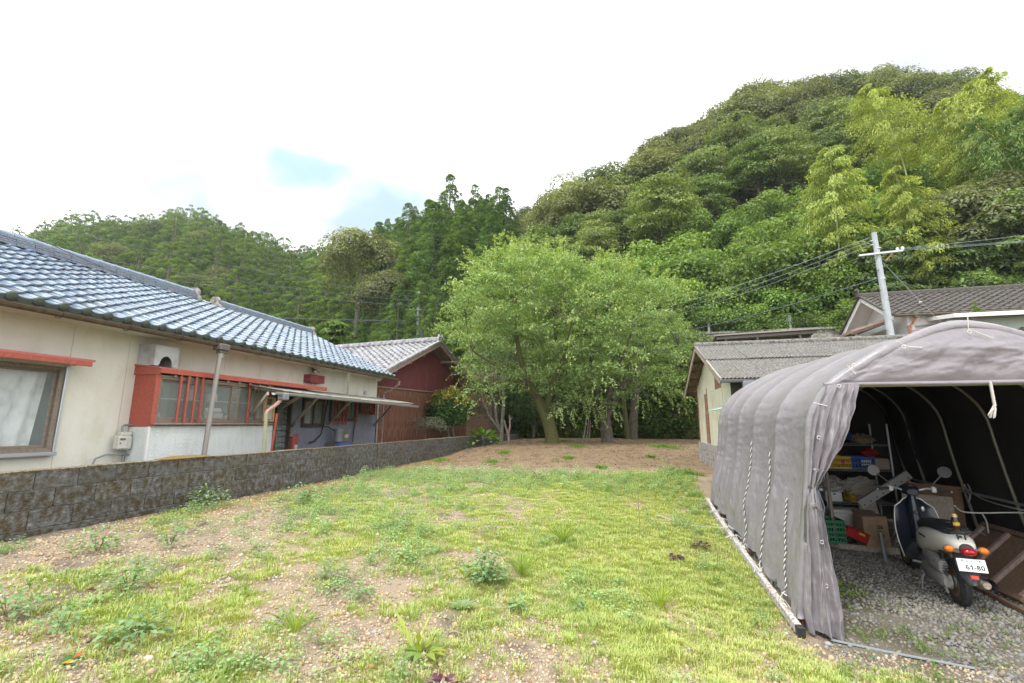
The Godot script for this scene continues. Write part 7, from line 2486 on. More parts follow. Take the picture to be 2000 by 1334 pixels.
	mb.box(Vector3(-0.025, 0.562, -0.562), Vector3(0.05, 0.016, 0.004))
	part("label_stripe", mb.mesh(), flat("label_orange", Color(0.6, 0.15, 0.04), 0.5), root)
	# handlebar
	var hub := Vector3(0, 0.93, -0.865)
	mb = MB.new()
	for s in [-1.0, 1.0]:
		mb.tube([hub + Vector3(0.015 * s, -0.01, 0), hub + Vector3(0.07 * s, 0.025, -0.01), hub + Vector3(0.15 * s, 0.055, 0.02), hub + Vector3(0.22 * s, 0.05, 0.06)], 0.012, 10)
	var bar := part("handlebar", mb.mesh(), M.alu, root)
	for s in [-1.0, 1.0]:
		mb = MB.new()
		mb.tube([hub + Vector3(0.22 * s, 0.05, 0.06), hub + Vector3(0.335 * s, 0.038, 0.10)], [0.017, 0.016], 10)
		part("grip", mb.mesh(), M.rubber, bar)
		mb = MB.new()
		mb.ball(hub + Vector3(0.34 * s, 0.037, 0.102), Vector3.ONE * 0.012, 8, 6)
		part("bar_end", mb.mesh(), M.alu, bar)
		mb = MB.new()
		mb.box(hub + Vector3(0.205 * s, 0.045, 0.05), Vector3(0.045, 0.055, 0.05), Basis(Vector3.UP, -0.35 * s), 0.008)
		mb.box(hub + Vector3(0.205 * s, 0.072, 0.03), Vector3(0.03, 0.018, 0.03), Basis(Vector3.UP, -0.35 * s), 0.004)
		part("lever_bracket", mb.mesh(), flat("bracket_white", Color(0.55, 0.55, 0.52), 0.4), bar)
		mb = MB.new()
		mb.tube([hub + Vector3(0.20 * s, 0.045, 0.01), hub + Vector3(0.27 * s, 0.035, 0.025), hub + Vector3(0.345 * s, 0.03, 0.065)], 0.006, 6)
		part("brake_lever", mb.mesh(), M.alu, bar)
		mb = MB.new()
		mb.tube([hub + Vector3(0.205 * s, 0.075, 0.04), hub + Vector3(0.215 * s, 0.12, 0.035), hub + Vector3(0.31 * s, 0.215, 0.02)], 0.006, 7)
		var mi := part("mirror", mb.mesh(), M.dark_taupe, bar)
		var face := Basis(Vector3.UP, -0.12 * s) * Vector3(0, 0.12, 1).normalized()
		mb = MB.new()
		mb.lathe(hub + Vector3(0.335 * s, 0.245, 0.015), face, [[0.02, -0.03], [0.058, -0.016], [0.066, 0.0], [0.063, 0.004]], 24)
		part("mirror_shell", mb.mesh(), M.black, mi)
		mb = MB.new()
		mb.lathe(hub + Vector3(0.335 * s, 0.245, 0.015), face, [[0.061, 0.0045], [0.061, 0.0060]], 24)
		part("mirror_glass", mb.mesh(), flat("mirror_glass", Color(0.035, 0.033, 0.031), 0.06, 1.0), mi)
	mb = MB.new()
	mb.loft([oval(-0.80, 0.945, 0.05, 0.03), oval(-0.83, 0.955, 0.075, 0.055), oval(-0.90, 0.965, 0.085, 0.065), oval(-0.98, 0.955, 0.07, 0.06), oval(-1.03, 0.95, 0.04, 0.04)])
	part("headlamp_cowl", mb.mesh(), navy, root)
	mb = MB.new()
	mb.box(Vector3(0.0, 1.005, -0.845), Vector3(0.085, 0.006, 0.05), Basis(Vector3(1, 0, 0), 0.75), 0.002)
	var dial := part("speed_dial", mb.mesh(), M.black, root)
	mb = MB.new()
	mb.box(Vector3(0.008, 1.012, -0.842), Vector3(0.05, 0.003, 0.008), Basis(Vector3.UP, 0.3) * Basis(Vector3(1, 0, 0), 0.75))
	mb.box(Vector3(0.0, 1.000, -0.828), Vector3(0.04, 0.003, 0.006), Basis(Vector3(1, 0, 0), 0.75))
	part("dial_marks", mb.mesh(), flat("dial_yellow", Color(0.6, 0.36, 0.03), 0.5), dial)
	# fork and front fender
	mb = MB.new()
	for s in [-1.0, 1.0]: mb.tube([Vector3(0.065 * s, 0.45, -1.0), Vector3(0.065 * s, 0.207, -1.18)], 0.018, 8)
	part("fork", mb.mesh(), M.grey_pipe, root)
	mb = MB.new()
	mb.sheet(14, 8, func(u: float, v: float) -> Vector3:
		var a := lerpf(-1.3, 1.3, u)
		return Vector3((v - 0.5) * 0.13, 0.207 + cos(a) * 0.25 - 0.06 * pow(absf(v - 0.5) * 2, 2.0), -1.18 - sin(a) * 0.25))
	part("front_fender", mb.mesh(), cream, root)
	# engine, transmission, air box, exhaust
	mb = MB.new()
	mb.loft([oval(0.07, 0.215, 0.03, 0.05, 18, 3.0, -0.10), oval(0.03, 0.22, 0.042, 0.075, 18, 3.0, -0.105), oval(-0.10, 0.225, 0.045, 0.070, 18, 3.0, -0.108), oval(-0.26, 0.235, 0.045, 0.078, 18, 3.0, -0.108), oval(-0.36, 0.245, 0.042, 0.085, 18, 3.0, -0.105), oval(-0.42, 0.25, 0.03, 0.06, 18, 3.0, -0.10)])
	part("drive_case", mb.mesh(), eng, root)
	mb = MB.new()
	mb.loft([oval(0.05, 0.345, 0.035, 0.055, 18, 3.5, -0.11), oval(0.0, 0.35, 0.045, 0.068, 18, 3.5, -0.115), oval(-0.16, 0.37, 0.047, 0.068, 18, 3.5, -0.115), oval(-0.30, 0.385, 0.042, 0.052, 18, 3.5, -0.11), oval(-0.36, 0.39, 0.025, 0.03, 18, 3.5, -0.105)])
	part("air_box", mb.mesh(), eng, root)
	mb = MB.new()
	mb.box(Vector3(-0.163, 0.365, -0.13), Vector3(0.002, 0.014, 0.035), Basis(Vector3(1, 0, 0), 0.1))
	part("air_box_sticker", mb.mesh(), flat("sticker_blue", Color(0.04, 0.22, 0.42), 0.4), root)
	mb = MB.new()
	mb.box(Vector3(-0.03, 0.25, -0.24), Vector3(0.14, 0.16, 0.26), Basis.IDENTITY, 0.03)
	mb.lathe(Vector3(-0.06, 0.207, 0.0), Vector3(-1, 0, 0), [[0.075, 0.0], [0.07, 0.035], [0.03, 0.045]], 18)
	mb.tube([Vector3(-0.11, 0.20, 0.03), Vector3(-0.115, 0.16, 0.05), Vector3(-0.10, 0.11, 0.04)], 0.012, 6)
	part("engine_block", mb.mesh(), eng, root)
	mb = MB.new()
	mb.tube([Vector3(-0.10, 0.25, 0.06), Vector3(-0.085, 0.52, -0.02)], 0.014, 8)
	for k in 9: mb.lathe(Vector3(-0.0985 + 0.0015 * k, 0.30 + k * 0.022, 0.045 - k * 0.006), Vector3(0.05, 1, -0.28).normalized(), [[0.026, 0], [0.030, 0.005], [0.026, 0.010]], 12)
	part("shock_absorber", mb.mesh(), M.black, root)
	mb = MB.new()
	mb.tube([Vector3(0.12, 0.24, -0.28), Vector3(0.135, 0.235, -0.12), Vector3(0.14, 0.24, 0.12), Vector3(0.14, 0.245, 0.20)], [0.03, 0.052, 0.056, 0.03], 16)
	part("exhaust", mb.mesh(), worn("exhaust_rust", ntex(noise(77, 0.06, 4), [0, 0.4, 0.6, 1], 128, [Color(0.22, 0.10, 0.05), Color(0.30, 0.22, 0.15), Color(0.38, 0.34, 0.28), Color(0.42, 0.39, 0.34)]), 5.0, 0.6), root)
	mb = MB.new()
	mb.sheet(10, 10, func(u: float, v: float) -> Vector3:
		var a := lerpf(-0.5, 1.9, v)
		return Vector3(0.14 + cos(a) * 0.068, 0.245 + sin(a) * 0.068, lerpf(-0.18, 0.22, u)), true)
	part("heat_shield", mb.mesh(), dgrey, root)
	# rear fender with plate, reflector, lamps
	mb = MB.new()
	var fend := func(k: float, dz: float) -> PackedVector3Array:
		var z := lerpf(0.17, 0.355, k)
		var y := lerpf(0.55, 0.275, k) + 0.03 * sin(PI * k)
		var w := 0.062 + 0.012 * sin(PI * k) - 0.03 * smoothstep(0.85, 1.0, k)
		var r := PackedVector3Array()
		for i in 11:
			var u := i / 5.0 - 1.0
			r.append(Vector3(u * w, y - 0.010 * u * u, z - 0.035 * u * u - dz))
		return r
	var fa := []
	var fb := []
	for j in 13:
		fa.append((fend as Callable).call(j / 12.0, 0.0))
		var q: PackedVector3Array = (fend as Callable).call(j / 12.0, 0.012)
		q.reverse()
		fb.append(q)
	fa.reverse(); fb.reverse()
	part("rear_fender", MB.new().loft(fa, false, false).loft(fb, false, false).mesh(), dgrey, root)
	mb = MB.new()
	mb.loft([oval(0.18, 0.60, 0.055, 0.07), oval(0.27, 0.575, 0.058, 0.05), oval(0.325, 0.56, 0.05, 0.036)])
	part("tail_frame", mb.mesh(), dgrey, root)
	mb = MB.new()
	mb.ball(Vector3(0, 0.555, 0.325), Vector3(0.060, 0.036, 0.042), 20, 12)
	var red := flat("red_lens", Color(0.30, 0.006, 0.012), 0.12)
	part("tail_lamp", mb.mesh(), red, root)
	for s in [-1.0, 1.0]:
		mb = MB.new()
		mb.tube([Vector3(0.04 * s, 0.565, 0.28), Vector3(0.115 * s, 0.565, 0.275)], 0.012, 8)
		mb.ball(Vector3(0.125 * s, 0.565, 0.270), Vector3(0.040, 0.034, 0.03), 14, 8)
		var ts := part("turn_signal", mb.mesh(), M.dark_taupe, root)
		mb = MB.new()
		mb.ball(Vector3(0.125 * s, 0.565, 0.284), Vector3(0.039, 0.032, 0.026), 16, 10)
		part("lens", mb.mesh(), flat("amber_lens", Color(0.62, 0.16, 0.012), 0.15), ts)
	var pb := Basis(Vector3(1, 0, 0), -0.30)
	mb = MB.new()
	mb.box(Vector3(0, 0.445, 0.345), Vector3(0.205, 0.108, 0.003), pb, 0.001)
	var pl := part("number_plate", mb.mesh(), flat("plate_white", Color(0.72, 0.73, 0.73), 0.35), root)
	var tx := TextMesh.new()
	tx.text = "61-80"
	tx.font = sans()
	tx.font_size = 40
	tx.pixel_size = 0.00140
	tx.depth = 0.002
	var ink := flat("plate_ink", Color(0.012, 0.014, 0.02), 0.5)
	part("lettering", tx, ink, pl, Transform3D(pb * Basis.IDENTITY.scaled(Vector3(1.0, 1.0, 1.0)), Vector3(0.018, 0.445, 0.345) + pb * Vector3(0, -0.018, 0.0025)))
	# the three small characters of the town and the kana, drawn as strokes (x, y, w, h in millimetres on the plate)
	mb = MB.new()
	for st in [[-34, 35, 10, 1.6], [-34, 30, 12, 1.6], [-34, 31, 1.6, 12], [-35, 23, 8, 1.4], [-35, 26, 8, 1.4], [-39, 24.5, 1.4, 5], [-31.5, 24.5, 1.4, 5], [-26, 31, 1.5, 16], [-23.5, 37, 5, 1.5], [-22, 33, 1.5, 6], [-22, 27, 1.5, 5],
			[-6, 31, 1.6, 13], [-6, 34, 8, 1.5], [-6.5, 25, 8, 1.5], [4, 35, 13, 1.5], [0.5, 30, 1.5, 12], [4, 30, 5, 1.4], [7, 30, 1.5, 14], [10, 25.5, 4, 1.4], [10, 38, 2, 2],
			[27, 35, 15, 1.6], [27, 38, 1.6, 4], [27, 28, 1.6, 14], [21.5, 28.5, 1.5, 8], [32.5, 28.5, 1.5, 8], [27, 32, 12, 1.5],
			[-83, -6, 1.5, 9], [-82, -2, 7, 1.5], [-79, -6, 1.5, 8], [-75, -4, 1.5, 5]]:
		mb.box(Vector3(0, 0.445, 0.345) + pb * Vector3(st[0] * 0.001, st[1] * 0.001, 0.0022), Vector3(st[2] * 0.001, st[3] * 0.001, 0.0012), pb)
	part("small_characters", mb.mesh(), ink, pl)
	for s in [-1.0, 1.0]:
		mb = MB.new()
		mb.lathe(Vector3(0, 0.445, 0.345) + pb * Vector3(0.062 * s, 0.039, 0.001), pb * Vector3(0, 0, 1), [[0.008, 0], [0.008, 0.004], [0.004, 0.006]], 10)
		part("bolt", mb.mesh(), M.grey_pipe, pl)
	mb = MB.new()
	mb.box(Vector3(0.0, 0.345, 0.360), Vector3(0.058, 0.032, 0.012), pb, 0.003)
	part("reflector", mb.mesh(), flat("reflector_red", Color(0.62, 0.03, 0.015), 0.2), root)
	# rear rack
	mb = MB.new()
	for s in [-1.0, 1.0]:
		mb.tube([Vector3(0.06 * s, 0.70, -0.08), Vector3(0.085 * s, 0.725, 0.05), Vector3(0.085 * s, 0.725, 0.26), Vector3(0.06 * s, 0.725, 0.31), Vector3(0.0, 0.725, 0.32)], 0.0065, 7)
		mb.tube([Vector3(0.03 * s, 0.725, 0.22), Vector3(0.025 * s, 0.60, 0.24)], 0.007, 6)
		mb.tube([Vector3(0.085 * s, 0.725, 0.20), Vector3(0.105 * s, 0.715, 0.20), Vector3(0.11 * s, 0.70, 0.20), Vector3(0.10 * s, 0.692, 0.20)], 0.005, 6)
	for z in [0.06, 0.16, 0.26]: mb.tube([Vector3(-0.085, 0.725, z), Vector3(0.085, 0.725, z)], 0.005, 6)
	mb.tube([Vector3(0.085, 0.725, 0.25), Vector3(0.15, 0.72, 0.26), Vector3(0.165, 0.70, 0.26), Vector3(0.15, 0.685, 0.26)], 0.006, 6)
	part("rear_rack", mb.mesh(), M.black, root)
	mb = MB.new()
	mb.tube([Vector3(-0.10, 0.21, -0.40), Vector3(-0.16, 0.12, -0.36), Vector3(-0.19, 0.01, -0.33)], 0.012, 7)
	mb.tube([Vector3(-0.12, 0.26, -0.42), Vector3(-0.20, 0.27, -0.44)], 0.014, 7)
	part("stand", mb.mesh(), M.grey_pipe, root)

var sans_font: SystemFont
func sans() -> SystemFont:
	if sans_font == null:
		sans_font = SystemFont.new()
		sans_font.font_names = PackedStringArray(["Droid Sans"])
		sans_font.font_weight = 700
	return sans_font

# ---------------------------------------------------------------- what is stored in the garage
func crate(called: String, label: String, c: Vector3, size: Vector3, m: Material, holes := Vector2i(6, 3), group := "") -> Node3D:     # c in lot axes, base centre; open topped, with slotted sides
	var root := thing(called, label, "crate", FR * c, FR, group)
	var mb := MB.new()
	mb.box(c + Vector3(0, 0.008, 0), Vector3(size.x - 0.01, 0.012, size.z - 0.01))
	lot("floor", mb, m, root)
	for k in 4:
		var along := size.x if k < 2 else size.z
		var d := (Vector3(0, 0, size.z / 2) if k == 0 else Vector3(0, 0, -size.z / 2)) if k < 2 else (Vector3(size.x / 2, 0, 0) if k == 2 else Vector3(-size.x / 2, 0, 0))
		var ux := Vector3(1, 0, 0) if k < 2 else Vector3(0, 0, 1)
		var th := Vector3(0, 0, 0.008) if k < 2 else Vector3(0.008, 0, 0)
		mb = MB.new()
		var n := holes.x
		for i in n + 1:
			mb.box(c + d + ux * (-along / 2 + along * i / n) + Vector3(0, size.y / 2, 0), ux * (along / n * 0.42) + th + Vector3(0, size.y, 0))
		for j in holes.y + 1:
			mb.box(c + d + Vector3(0, 0.012 + (size.y - 0.024) * j / holes.y, 0), ux * along + th * 1.3 + Vector3(0, 0.024, 0))
		lot("side", mb, m, root)
	mb = MB.new()
	mb.box(c + Vector3(0, size.y, size.z / 2), Vector3(size.x + 0.02, 0.022, 0.022), Basis.IDENTITY, 0.004)
	mb.box(c + Vector3(0, size.y, -size.z / 2), Vector3(size.x + 0.02, 0.022, 0.022), Basis.IDENTITY, 0.004)
	mb.box(c + Vector3(size.x / 2, size.y, 0), Vector3(0.022, 0.022, size.z), Basis.IDENTITY, 0.004)
	mb.box(c + Vector3(-size.x / 2, size.y, 0), Vector3(0.022, 0.022, size.z), Basis.IDENTITY, 0.004)
	lot("rim", mb, m, root)
	return root

func bag(c: Vector3, r: Vector3, m: Material, label: String) -> void:
	var sd := rng.randf() * 50.0
	var b := MB.new()
	var rows := []
	for j in 15:
		var ph := PI * j / 14.0
		var row := PackedVector3Array()
		for i in 22:
			var th := TAU * i / 22.0
			var d := Vector3(sin(ph) * cos(th), cos(ph), -sin(ph) * sin(th))
			var k := 1.0 + 0.35 * nz.get_noise_3d(d.x * 2.0 + sd, d.y * 2.0, d.z * 2.0) + 0.2 * nz2.get_noise_3d(d.x * 5.0 + sd, d.y * 5.0, d.z * 5.0)
			row.append(c + d * r * k)
		rows.append(row)
	rows.reverse()
	b.loft(rows, true, false, -1)
	single("plastic_bag", b, m, label, "bag")

func garage_things() -> void:
	var yel := flat("yellow_plastic", Color(0.55, 0.36, 0.02), 0.5)
	var blu := flat("blue_crate", Color(0.02, 0.07, 0.30), 0.5)
	var grn := flat("green_crate", Color(0.012, 0.12, 0.06), 0.45)
	var clear := StandardMaterial3D.new()
	clear.resource_name = "crumpled_film"
	clear.transparency = BaseMaterial3D.TRANSPARENCY_ALPHA
	clear.albedo_color = Color(0.75, 0.73, 0.70, 0.45)
	clear.roughness = 0.3
	# wire shelf
	var sh := thing("wire_shelf", "dark wire storage shelf at the back left of the garage", "shelf", W(8.3, 3.35, 0.2))
	var mb := MB.new()
	for q in [[8.05, 2.90], [8.05, 3.80], [8.55, 2.90], [8.55, 3.80]]:
		mb = MB.new()
		mb.tube([L(q[0], q[1], 0.2), L(q[0], q[1], 1.75)], 0.014, 8)
		lot("post", mb, M.steel, sh)
	for y in [0.30, 0.60, 1.08, 1.45]:
		mb = MB.new()
		for i in 10: mb.tube([L(8.05 + 0.5 * i / 9.0, 2.90, y), L(8.05 + 0.5 * i / 9.0, 3.80, y)], 0.004, 4)
		mb.tube([L(8.05, 2.90, y - 0.02), L(8.05, 3.80, y - 0.02)], 0.006, 5)
		for i in 4: mb.tube([L(8.05, 2.90 + 0.3 * i, y - 0.008), L(8.55, 2.90 + 0.3 * i, y - 0.008)], 0.005, 4)
		lot("wire_deck", mb, M.grey_pipe, sh)
	var yc := crate("plastic_crate", "yellow crate with a red mark on the upper garage shelf", L(8.2, 3.12, 1.09), Vector3(0.30, 0.17, 0.3), yel, Vector2i(9, 2))
	mb = MB.new()
	mb.lathe(L(8.044, 3.165, 1.19), Vector3(0, 0, 1), [[0.028, 0], [0.028, 0.004]], 16)
	lot("red_mark", mb, flat("mark_red", Color(0.5, 0.02, 0.02), 0.5), yc)
	var tm := TextMesh.new()
	tm.text = "12"
	tm.font = sans()
	tm.font_size = 32
	tm.pixel_size = 0.0014
	tm.depth = 0.002
	part("lettering", tm, M.mark_red, yc, Transform3D(Basis.IDENTITY, L(8.040, 3.225, 1.19) - L(8.2, 3.12, 1.09)))
	var bc := crate("plastic_crate", "blue crate with white marks on the upper garage shelf", L(8.2, 3.43, 1.09), Vector3(0.30, 0.17, 0.3), blu, Vector2i(7, 2))
	mb = MB.new()
	for i in 5:
		mb.box(L(8.041, 3.42 + i * 0.026, 1.205), Vector3(0.016, 0.038, 0.003))
		mb.box(L(8.041, 3.42 + i * 0.026, 1.155), Vector3(0.018, 0.022, 0.003))
	lot("white_marks", mb, M.off_white, bc)
	mb = MB.new()
	mb.box(L(8.2, 3.69, 1.165), Vector3(0.20, 0.16, 0.26), Basis.IDENTITY, 0.015)
	single("storage_box", mb, flat("dull_box", Color(0.28, 0.23, 0.20), 0.7), "dull brown box at the right end of the upper garage shelf", "box")
	bag(L(8.3, 3.15, 1.58), Vector3(0.28, 0.11, 0.2), flat("blue_sheet", Color(0.01, 0.05, 0.22), 0.4), "folded dark blue sheet on the top of the garage shelf")
	bag(L(8.3, 3.55, 1.52), Vector3(0.16, 0.08, 0.14), flat("dun", Color(0.20, 0.17, 0.10), 0.8), "dun coloured bundle beside the blue sheet on the garage shelf")
	bag(L(8.25, 3.62, 1.32), Vector3(0.11, 0.06, 0.1), flat("dim_red", Color(0.25, 0.01, 0.01), 0.6), "small red bundle above the dull brown box")
	bag(L(8.1, 2.98, 0.86), Vector3(0.19, 0.11, 0.14), clear, "crumpled clear plastic bag on the left of the middle shelf")
	bag(L(8.1, 3.38, 0.82), Vector3(0.22, 0.15, 0.12), clear, "crumpled clear plastic bag over the small yellow basket")
	bag(L(7.9, 3.35, 0.50), Vector3(0.12, 0.24, 0.06), clear, "clear plastic sheet hanging down in front of the white cooler")
	crate("plastic_basket", "small yellow basket on the middle garage shelf", L(8.2, 3.31, 0.61), Vector3(0.16, 0.16, 0.22), yel, Vector2i(5, 2))
	var wb := thing("white_carton", "white carton with red and blue print and open flaps", "box", W(8.15, 2.99, 0.61))
	mb = MB.new()
	mb.box(L(8.15, 2.99, 0.68), Vector3(0.22, 0.13, 0.22), Basis.IDENTITY, 0.006)
	lot("carton", mb, M.white, wb)
	mb = MB.new()
	mb.box(L(8.10, 3.03, 0.775), Vector3(0.18, 0.006, 0.14), Basis(Vector3(1, 0, 0), 0.4) * Basis(Vector3(0, 0, 1), 0.2))
	lot("flap", mb, M.white, wb)
	mb = MB.new()
	mb.box(L(8.038, 2.925, 0.67), Vector3(0.05, 0.06, 0.002))
	lot("red_print", mb, M.mark_red, wb)
	mb = MB.new()
	mb.box(L(8.0365, 2.92, 0.69), Vector3(0.03, 0.02, 0.002))
	mb.box(L(8.038, 3.0, 0.72), Vector3(0.04, 0.02, 0.002))
	lot("blue_print", mb, blu, wb)
	var co := thing("cool_box", "white lidded box on the floor below the garage shelf", "box", W(7.95, 3.06, 0.2))
	mb = MB.new()
	mb.box(L(7.95, 3.06, 0.35), Vector3(0.44, 0.28, 0.28), Basis.IDENTITY, 0.015)
	lot("body", mb, M.white, co)
	mb = MB.new()
	mb.box(L(7.95, 3.06, 0.51), Vector3(0.46, 0.05, 0.30), Basis.IDENTITY, 0.012)
	lot("lid", mb, M.white, co)
	crate("plastic_crate", "dark green slotted crate on the floor beside the curtain", L(7.2, 2.57, 0.24), Vector3(0.26, 0.27, 0.32), grn, Vector2i(8, 4))
	var tb := thing("tool_box", "red metal tool box with a yellow label lying tilted", "toolbox", W(7.22, 2.86, 0.22))
	mb = MB.new()
	var rb := Basis(Vector3(0, 0, 1), -0.42)
	mb.box(L(7.22, 2.86, 0.33), Vector3(0.27, 0.11, 0.22), rb, 0.012)
	lot("body", mb, flat("tool_red", Color(0.30, 0.012, 0.015), 0.3), tb)
	mb = MB.new()
	mb.box(L(7.22, 2.86, 0.33) + rb * Vector3(0, 0.062, 0), Vector3(0.275, 0.02, 0.225), rb, 0.008)
	lot("lid", mb, M.tool_red, tb)
	mb = MB.new()
	mb.box(L(7.105, 2.89, 0.345) + rb * Vector3(0.02, 0.012, 0), Vector3(0.07, 0.026, 0.003), rb)
	lot("yellow_label", mb, yel, tb)
	var cb := thing("cardboard_box", "brown cardboard box with tape standing beside the scooter", "box", W(7.3, 3.10, 0.15))
	var card := worn("cardboard", ntex(noise(78, 0.02, 4), [0, 0.5, 1], 256, [Color(0.25, 0.17, 0.10), Color(0.33, 0.23, 0.14), Color(0.38, 0.28, 0.18)]), 2.0, 0.85)
	mb = MB.new()
	mb.box(L(7.38, 3.14, 0.36), Vector3(0.29, 0.38, 0.24), Basis(Vector3.UP, 0.06) * Basis(Vector3(0, 0, 1), 0.04), 0.006)
	lot("carton", mb, card, cb)
	mb = MB.new()
	mb.box(L(7.250, 3.19, 0.42), Vector3(0.07, 0.045, 0.003), Basis(Vector3.UP, 0.06))
	mb.box(L(7.250, 3.19, 0.32), Vector3(0.07, 0.045, 0.003), Basis(Vector3.UP, 0.06))
	mb.box(L(7.45, 3.10, 0.57), Vector3(0.26, 0.004, 0.10), Basis(Vector3(1, 0, 0), 0.5))
	lot("tape", mb, M.brown_wood, cb)
	mb = MB.new()
	mb.bar(L(7.42, 2.50, 0.125), L(7.30, 3.45, 0.125), 0.11, 0.10, Vector3.UP, 0.008)
	single("timber_beam", mb, M.wood, "grey timber beam on the ground under the stored boxes", "beam")
	mb = MB.new()
	mb.tube([L(6.95, 3.07, 0.03), L(6.97, 3.06, 0.42)], 0.022, 10)
	single("short_post", mb, M.grey_pipe, "short grey post standing beside the scooter floor board", "post")
	mb = MB.new()
	mb.tube([L(7.15, 2.62, 0.2), L(7.75, 2.82, 1.15)], 0.022, 7)
	single("wooden_pole", mb, M.wood, "slanting round wooden pole behind the green crate", "pole")
	# punched steel strip
	var ps := thing("steel_strip", "grey punched steel strip leaning behind the scooter mirror", "strip", W(7.62, 3.47, 0.6))
	mb = MB.new()
	var a := L(7.6, 3.14, 0.64)
	var b := L(7.6, 3.78, 1.07)
	var d := (b - a).normalized()
	var up := Vector3(-d.y, d.x, 0)
	mb.box((a + b) / 2, Vector3(a.distance_to(b), 0.11, 0.006), Basis(d, up, Vector3(0, 0, 1)), 0.002)
	mb.box((a + b) / 2 + up * 0.055 + Vector3(0, 0, -0.02), Vector3(a.distance_to(b), 0.006, 0.045), Basis(d, up, Vector3(0, 0, 1)), 0.002)
	lot("strip", mb, flat("zinc", Color(0.26, 0.27, 0.26), 0.5, 0.3), ps)
	mb = MB.new()
	for i in 8:
		var p := a.lerp(b, 0.06 + i * 0.125) - up * 0.025
		mb.lathe(p + Vector3(0, 0, 0.0032), Vector3(0, 0, 1), [[0.011, 0], [0.011, 0.0015]], 10)
	lot("holes", mb, M.black, ps)
	# boards leaning at the right
	mb = MB.new()
	mb.box(L(7.55, 3.98, 0.58), Vector3(0.60, 0.74, 0.02), Basis(Vector3.UP, -0.20) * Basis(Vector3(1, 0, 0), -0.12) * Basis(Vector3(0, 0, 1), -0.06), 0.004)
	single("plywood_board", mb, worn("ply", ntex(noise(79, 0.02, 5), [0, 0.5, 1], 256, [Color(0.10, 0.055, 0.03), Color(0.17, 0.10, 0.055), Color(0.22, 0.14, 0.085)]), 2.0, 0.8), "dark brown plywood board leaning behind the handlebar", "board")
	mb = MB.new()
	mb.box(L(7.38, 3.82, 0.52), Vector3(0.52, 0.62, 0.018), Basis(Vector3.UP, -0.20) * Basis(Vector3(1, 0, 0), -0.14) * Basis(Vector3(0, 0, 1), -0.05), 0.004)
	single("grey_board", mb, M.wood, "greyish board leaning in front of the dark plywood", "board")
	# wooden lattice panel against the right wall
	var fr := thing("wooden_shutter", "brown slatted wooden panel leaning low at the right of the garage", "shutter", W(6.4, 3.6, 0.05))
	var p00 := L(6.95, 3.62, 0.06)
	var ux := Vector3(0, 0, 1)
	var uy := (L(6.95, 4.16, 0.56) - p00).normalized()
	var uz := ux.cross(uy)
	var bas := Basis(ux, uy, uz)
	var hgt := 0.74
	mb = MB.new()
	mb.box(p00 + ux * 0.60 + uy * hgt / 2 - uz * 0.0, Vector3(1.2, hgt - 0.02, 0.008), bas)
	lot("back_board", mb, M.brown_wood, fr)
	for k in 4:
		mb = MB.new()
		mb.box(p00 + ux * (0.03 + k * 0.38) + uy * hgt / 2 + uz * 0.022, Vector3(0.05, hgt - 0.09, 0.036), bas, 0.004)
		lot("slat", mb, M.gable_wood, fr)
	for k in 2:
		mb = MB.new()
		mb.box(p00 + ux * 0.60 + uy * (0.03 if k == 0 else hgt - 0.025) + uz * 0.022, Vector3(1.24, 0.055, 0.040), bas, 0.004)
		lot("edge_rail", mb, M.brown_wood, fr)
	mb = MB.new()
	mb.bar(L(5.0, 3.50, 0.035), L(6.9, 3.50, 0.10), 0.04, 0.035, Vector3.UP, 0.004)
	single("ground_rail", mb, M.brown_wood, "long dark brown batten on the gravel behind the rear wheel", "batten")
	# slack ropes at the right
	line2([L(7.45, 4.30, 0.93), L(6.9, 4.15, 0.86), L(6.2, 4.02, 0.86), L(5.4, 3.95, 0.90), L(4.9, 4.2, 1.0)], "grey rope drooping from the hoop knot to the right")
	line2([L(6.0, 3.35, 0.90), L(6.15, 3.5, 0.82), L(6.2, 3.75, 0.81), L(6.1, 3.95, 0.84), L(5.6, 4.1, 0.9)], "grey rope running from the leg shield to the right")
	line2([L(7.40, 4.31, 0.98), L(7.35, 4.30, 0.90), L(7.38, 4.28, 0.76), L(7.44, 4.33, 0.84), L(7.45, 4.30, 0.97)], "loop of grey rope knotted round the garage hoop")
	line2([L(6.55, 3.90, 0.76), L(6.53, 3.92, 0.66), L(6.55, 3.93, 0.54)], "short grey rope end hanging in front of the slatted panel")
	# bottle on the scooter rack
	var so := Transform3D(Basis(Vector3.UP, -0.40), Vector3(4.36, 0.025, -4.80))
	var bt := thing("bottle", "dark bottle with a yellow cap standing on the scooter rack", "bottle", so * Vector3(0.0, 0.70, 0.15), Basis(Vector3.UP, -0.40))
	mb = MB.new()
	mb.lathe(Vector3.ZERO, Vector3.UP, [[0.030, 0.0], [0.032, 0.01], [0.032, 0.10], [0.025, 0.125], [0.022, 0.135]], 18)
	part("bottle_body", mb.mesh(), flat("brown_glass", Color(0.035, 0.018, 0.01), 0.2), bt)
	mb = MB.new()
	mb.lathe(Vector3(0, 0.136, 0), Vector3.UP, [[0.026, 0], [0.026, 0.012]], 18)
	part("collar", mb.mesh(), M.alu, bt)
	mb = MB.new()
	mb.lathe(Vector3(0, 0.149, 0), Vector3.UP, [[0.020, 0], [0.020, 0.014], [0.016, 0.018]], 18)
	part("cap", mb.mesh(), yel, bt)
	mb = MB.new()
	mb.sheet(10, 2, func(u: float, v: float) -> Vector3: return Vector3(sin(lerpf(-0.9, 0.9, u)) * 0.0328, 0.060 + v * 0.03, cos(lerpf(-0.9, 0.9, u)) * 0.0328))
	part("yellow_label", mb.mesh(), yel, bt)

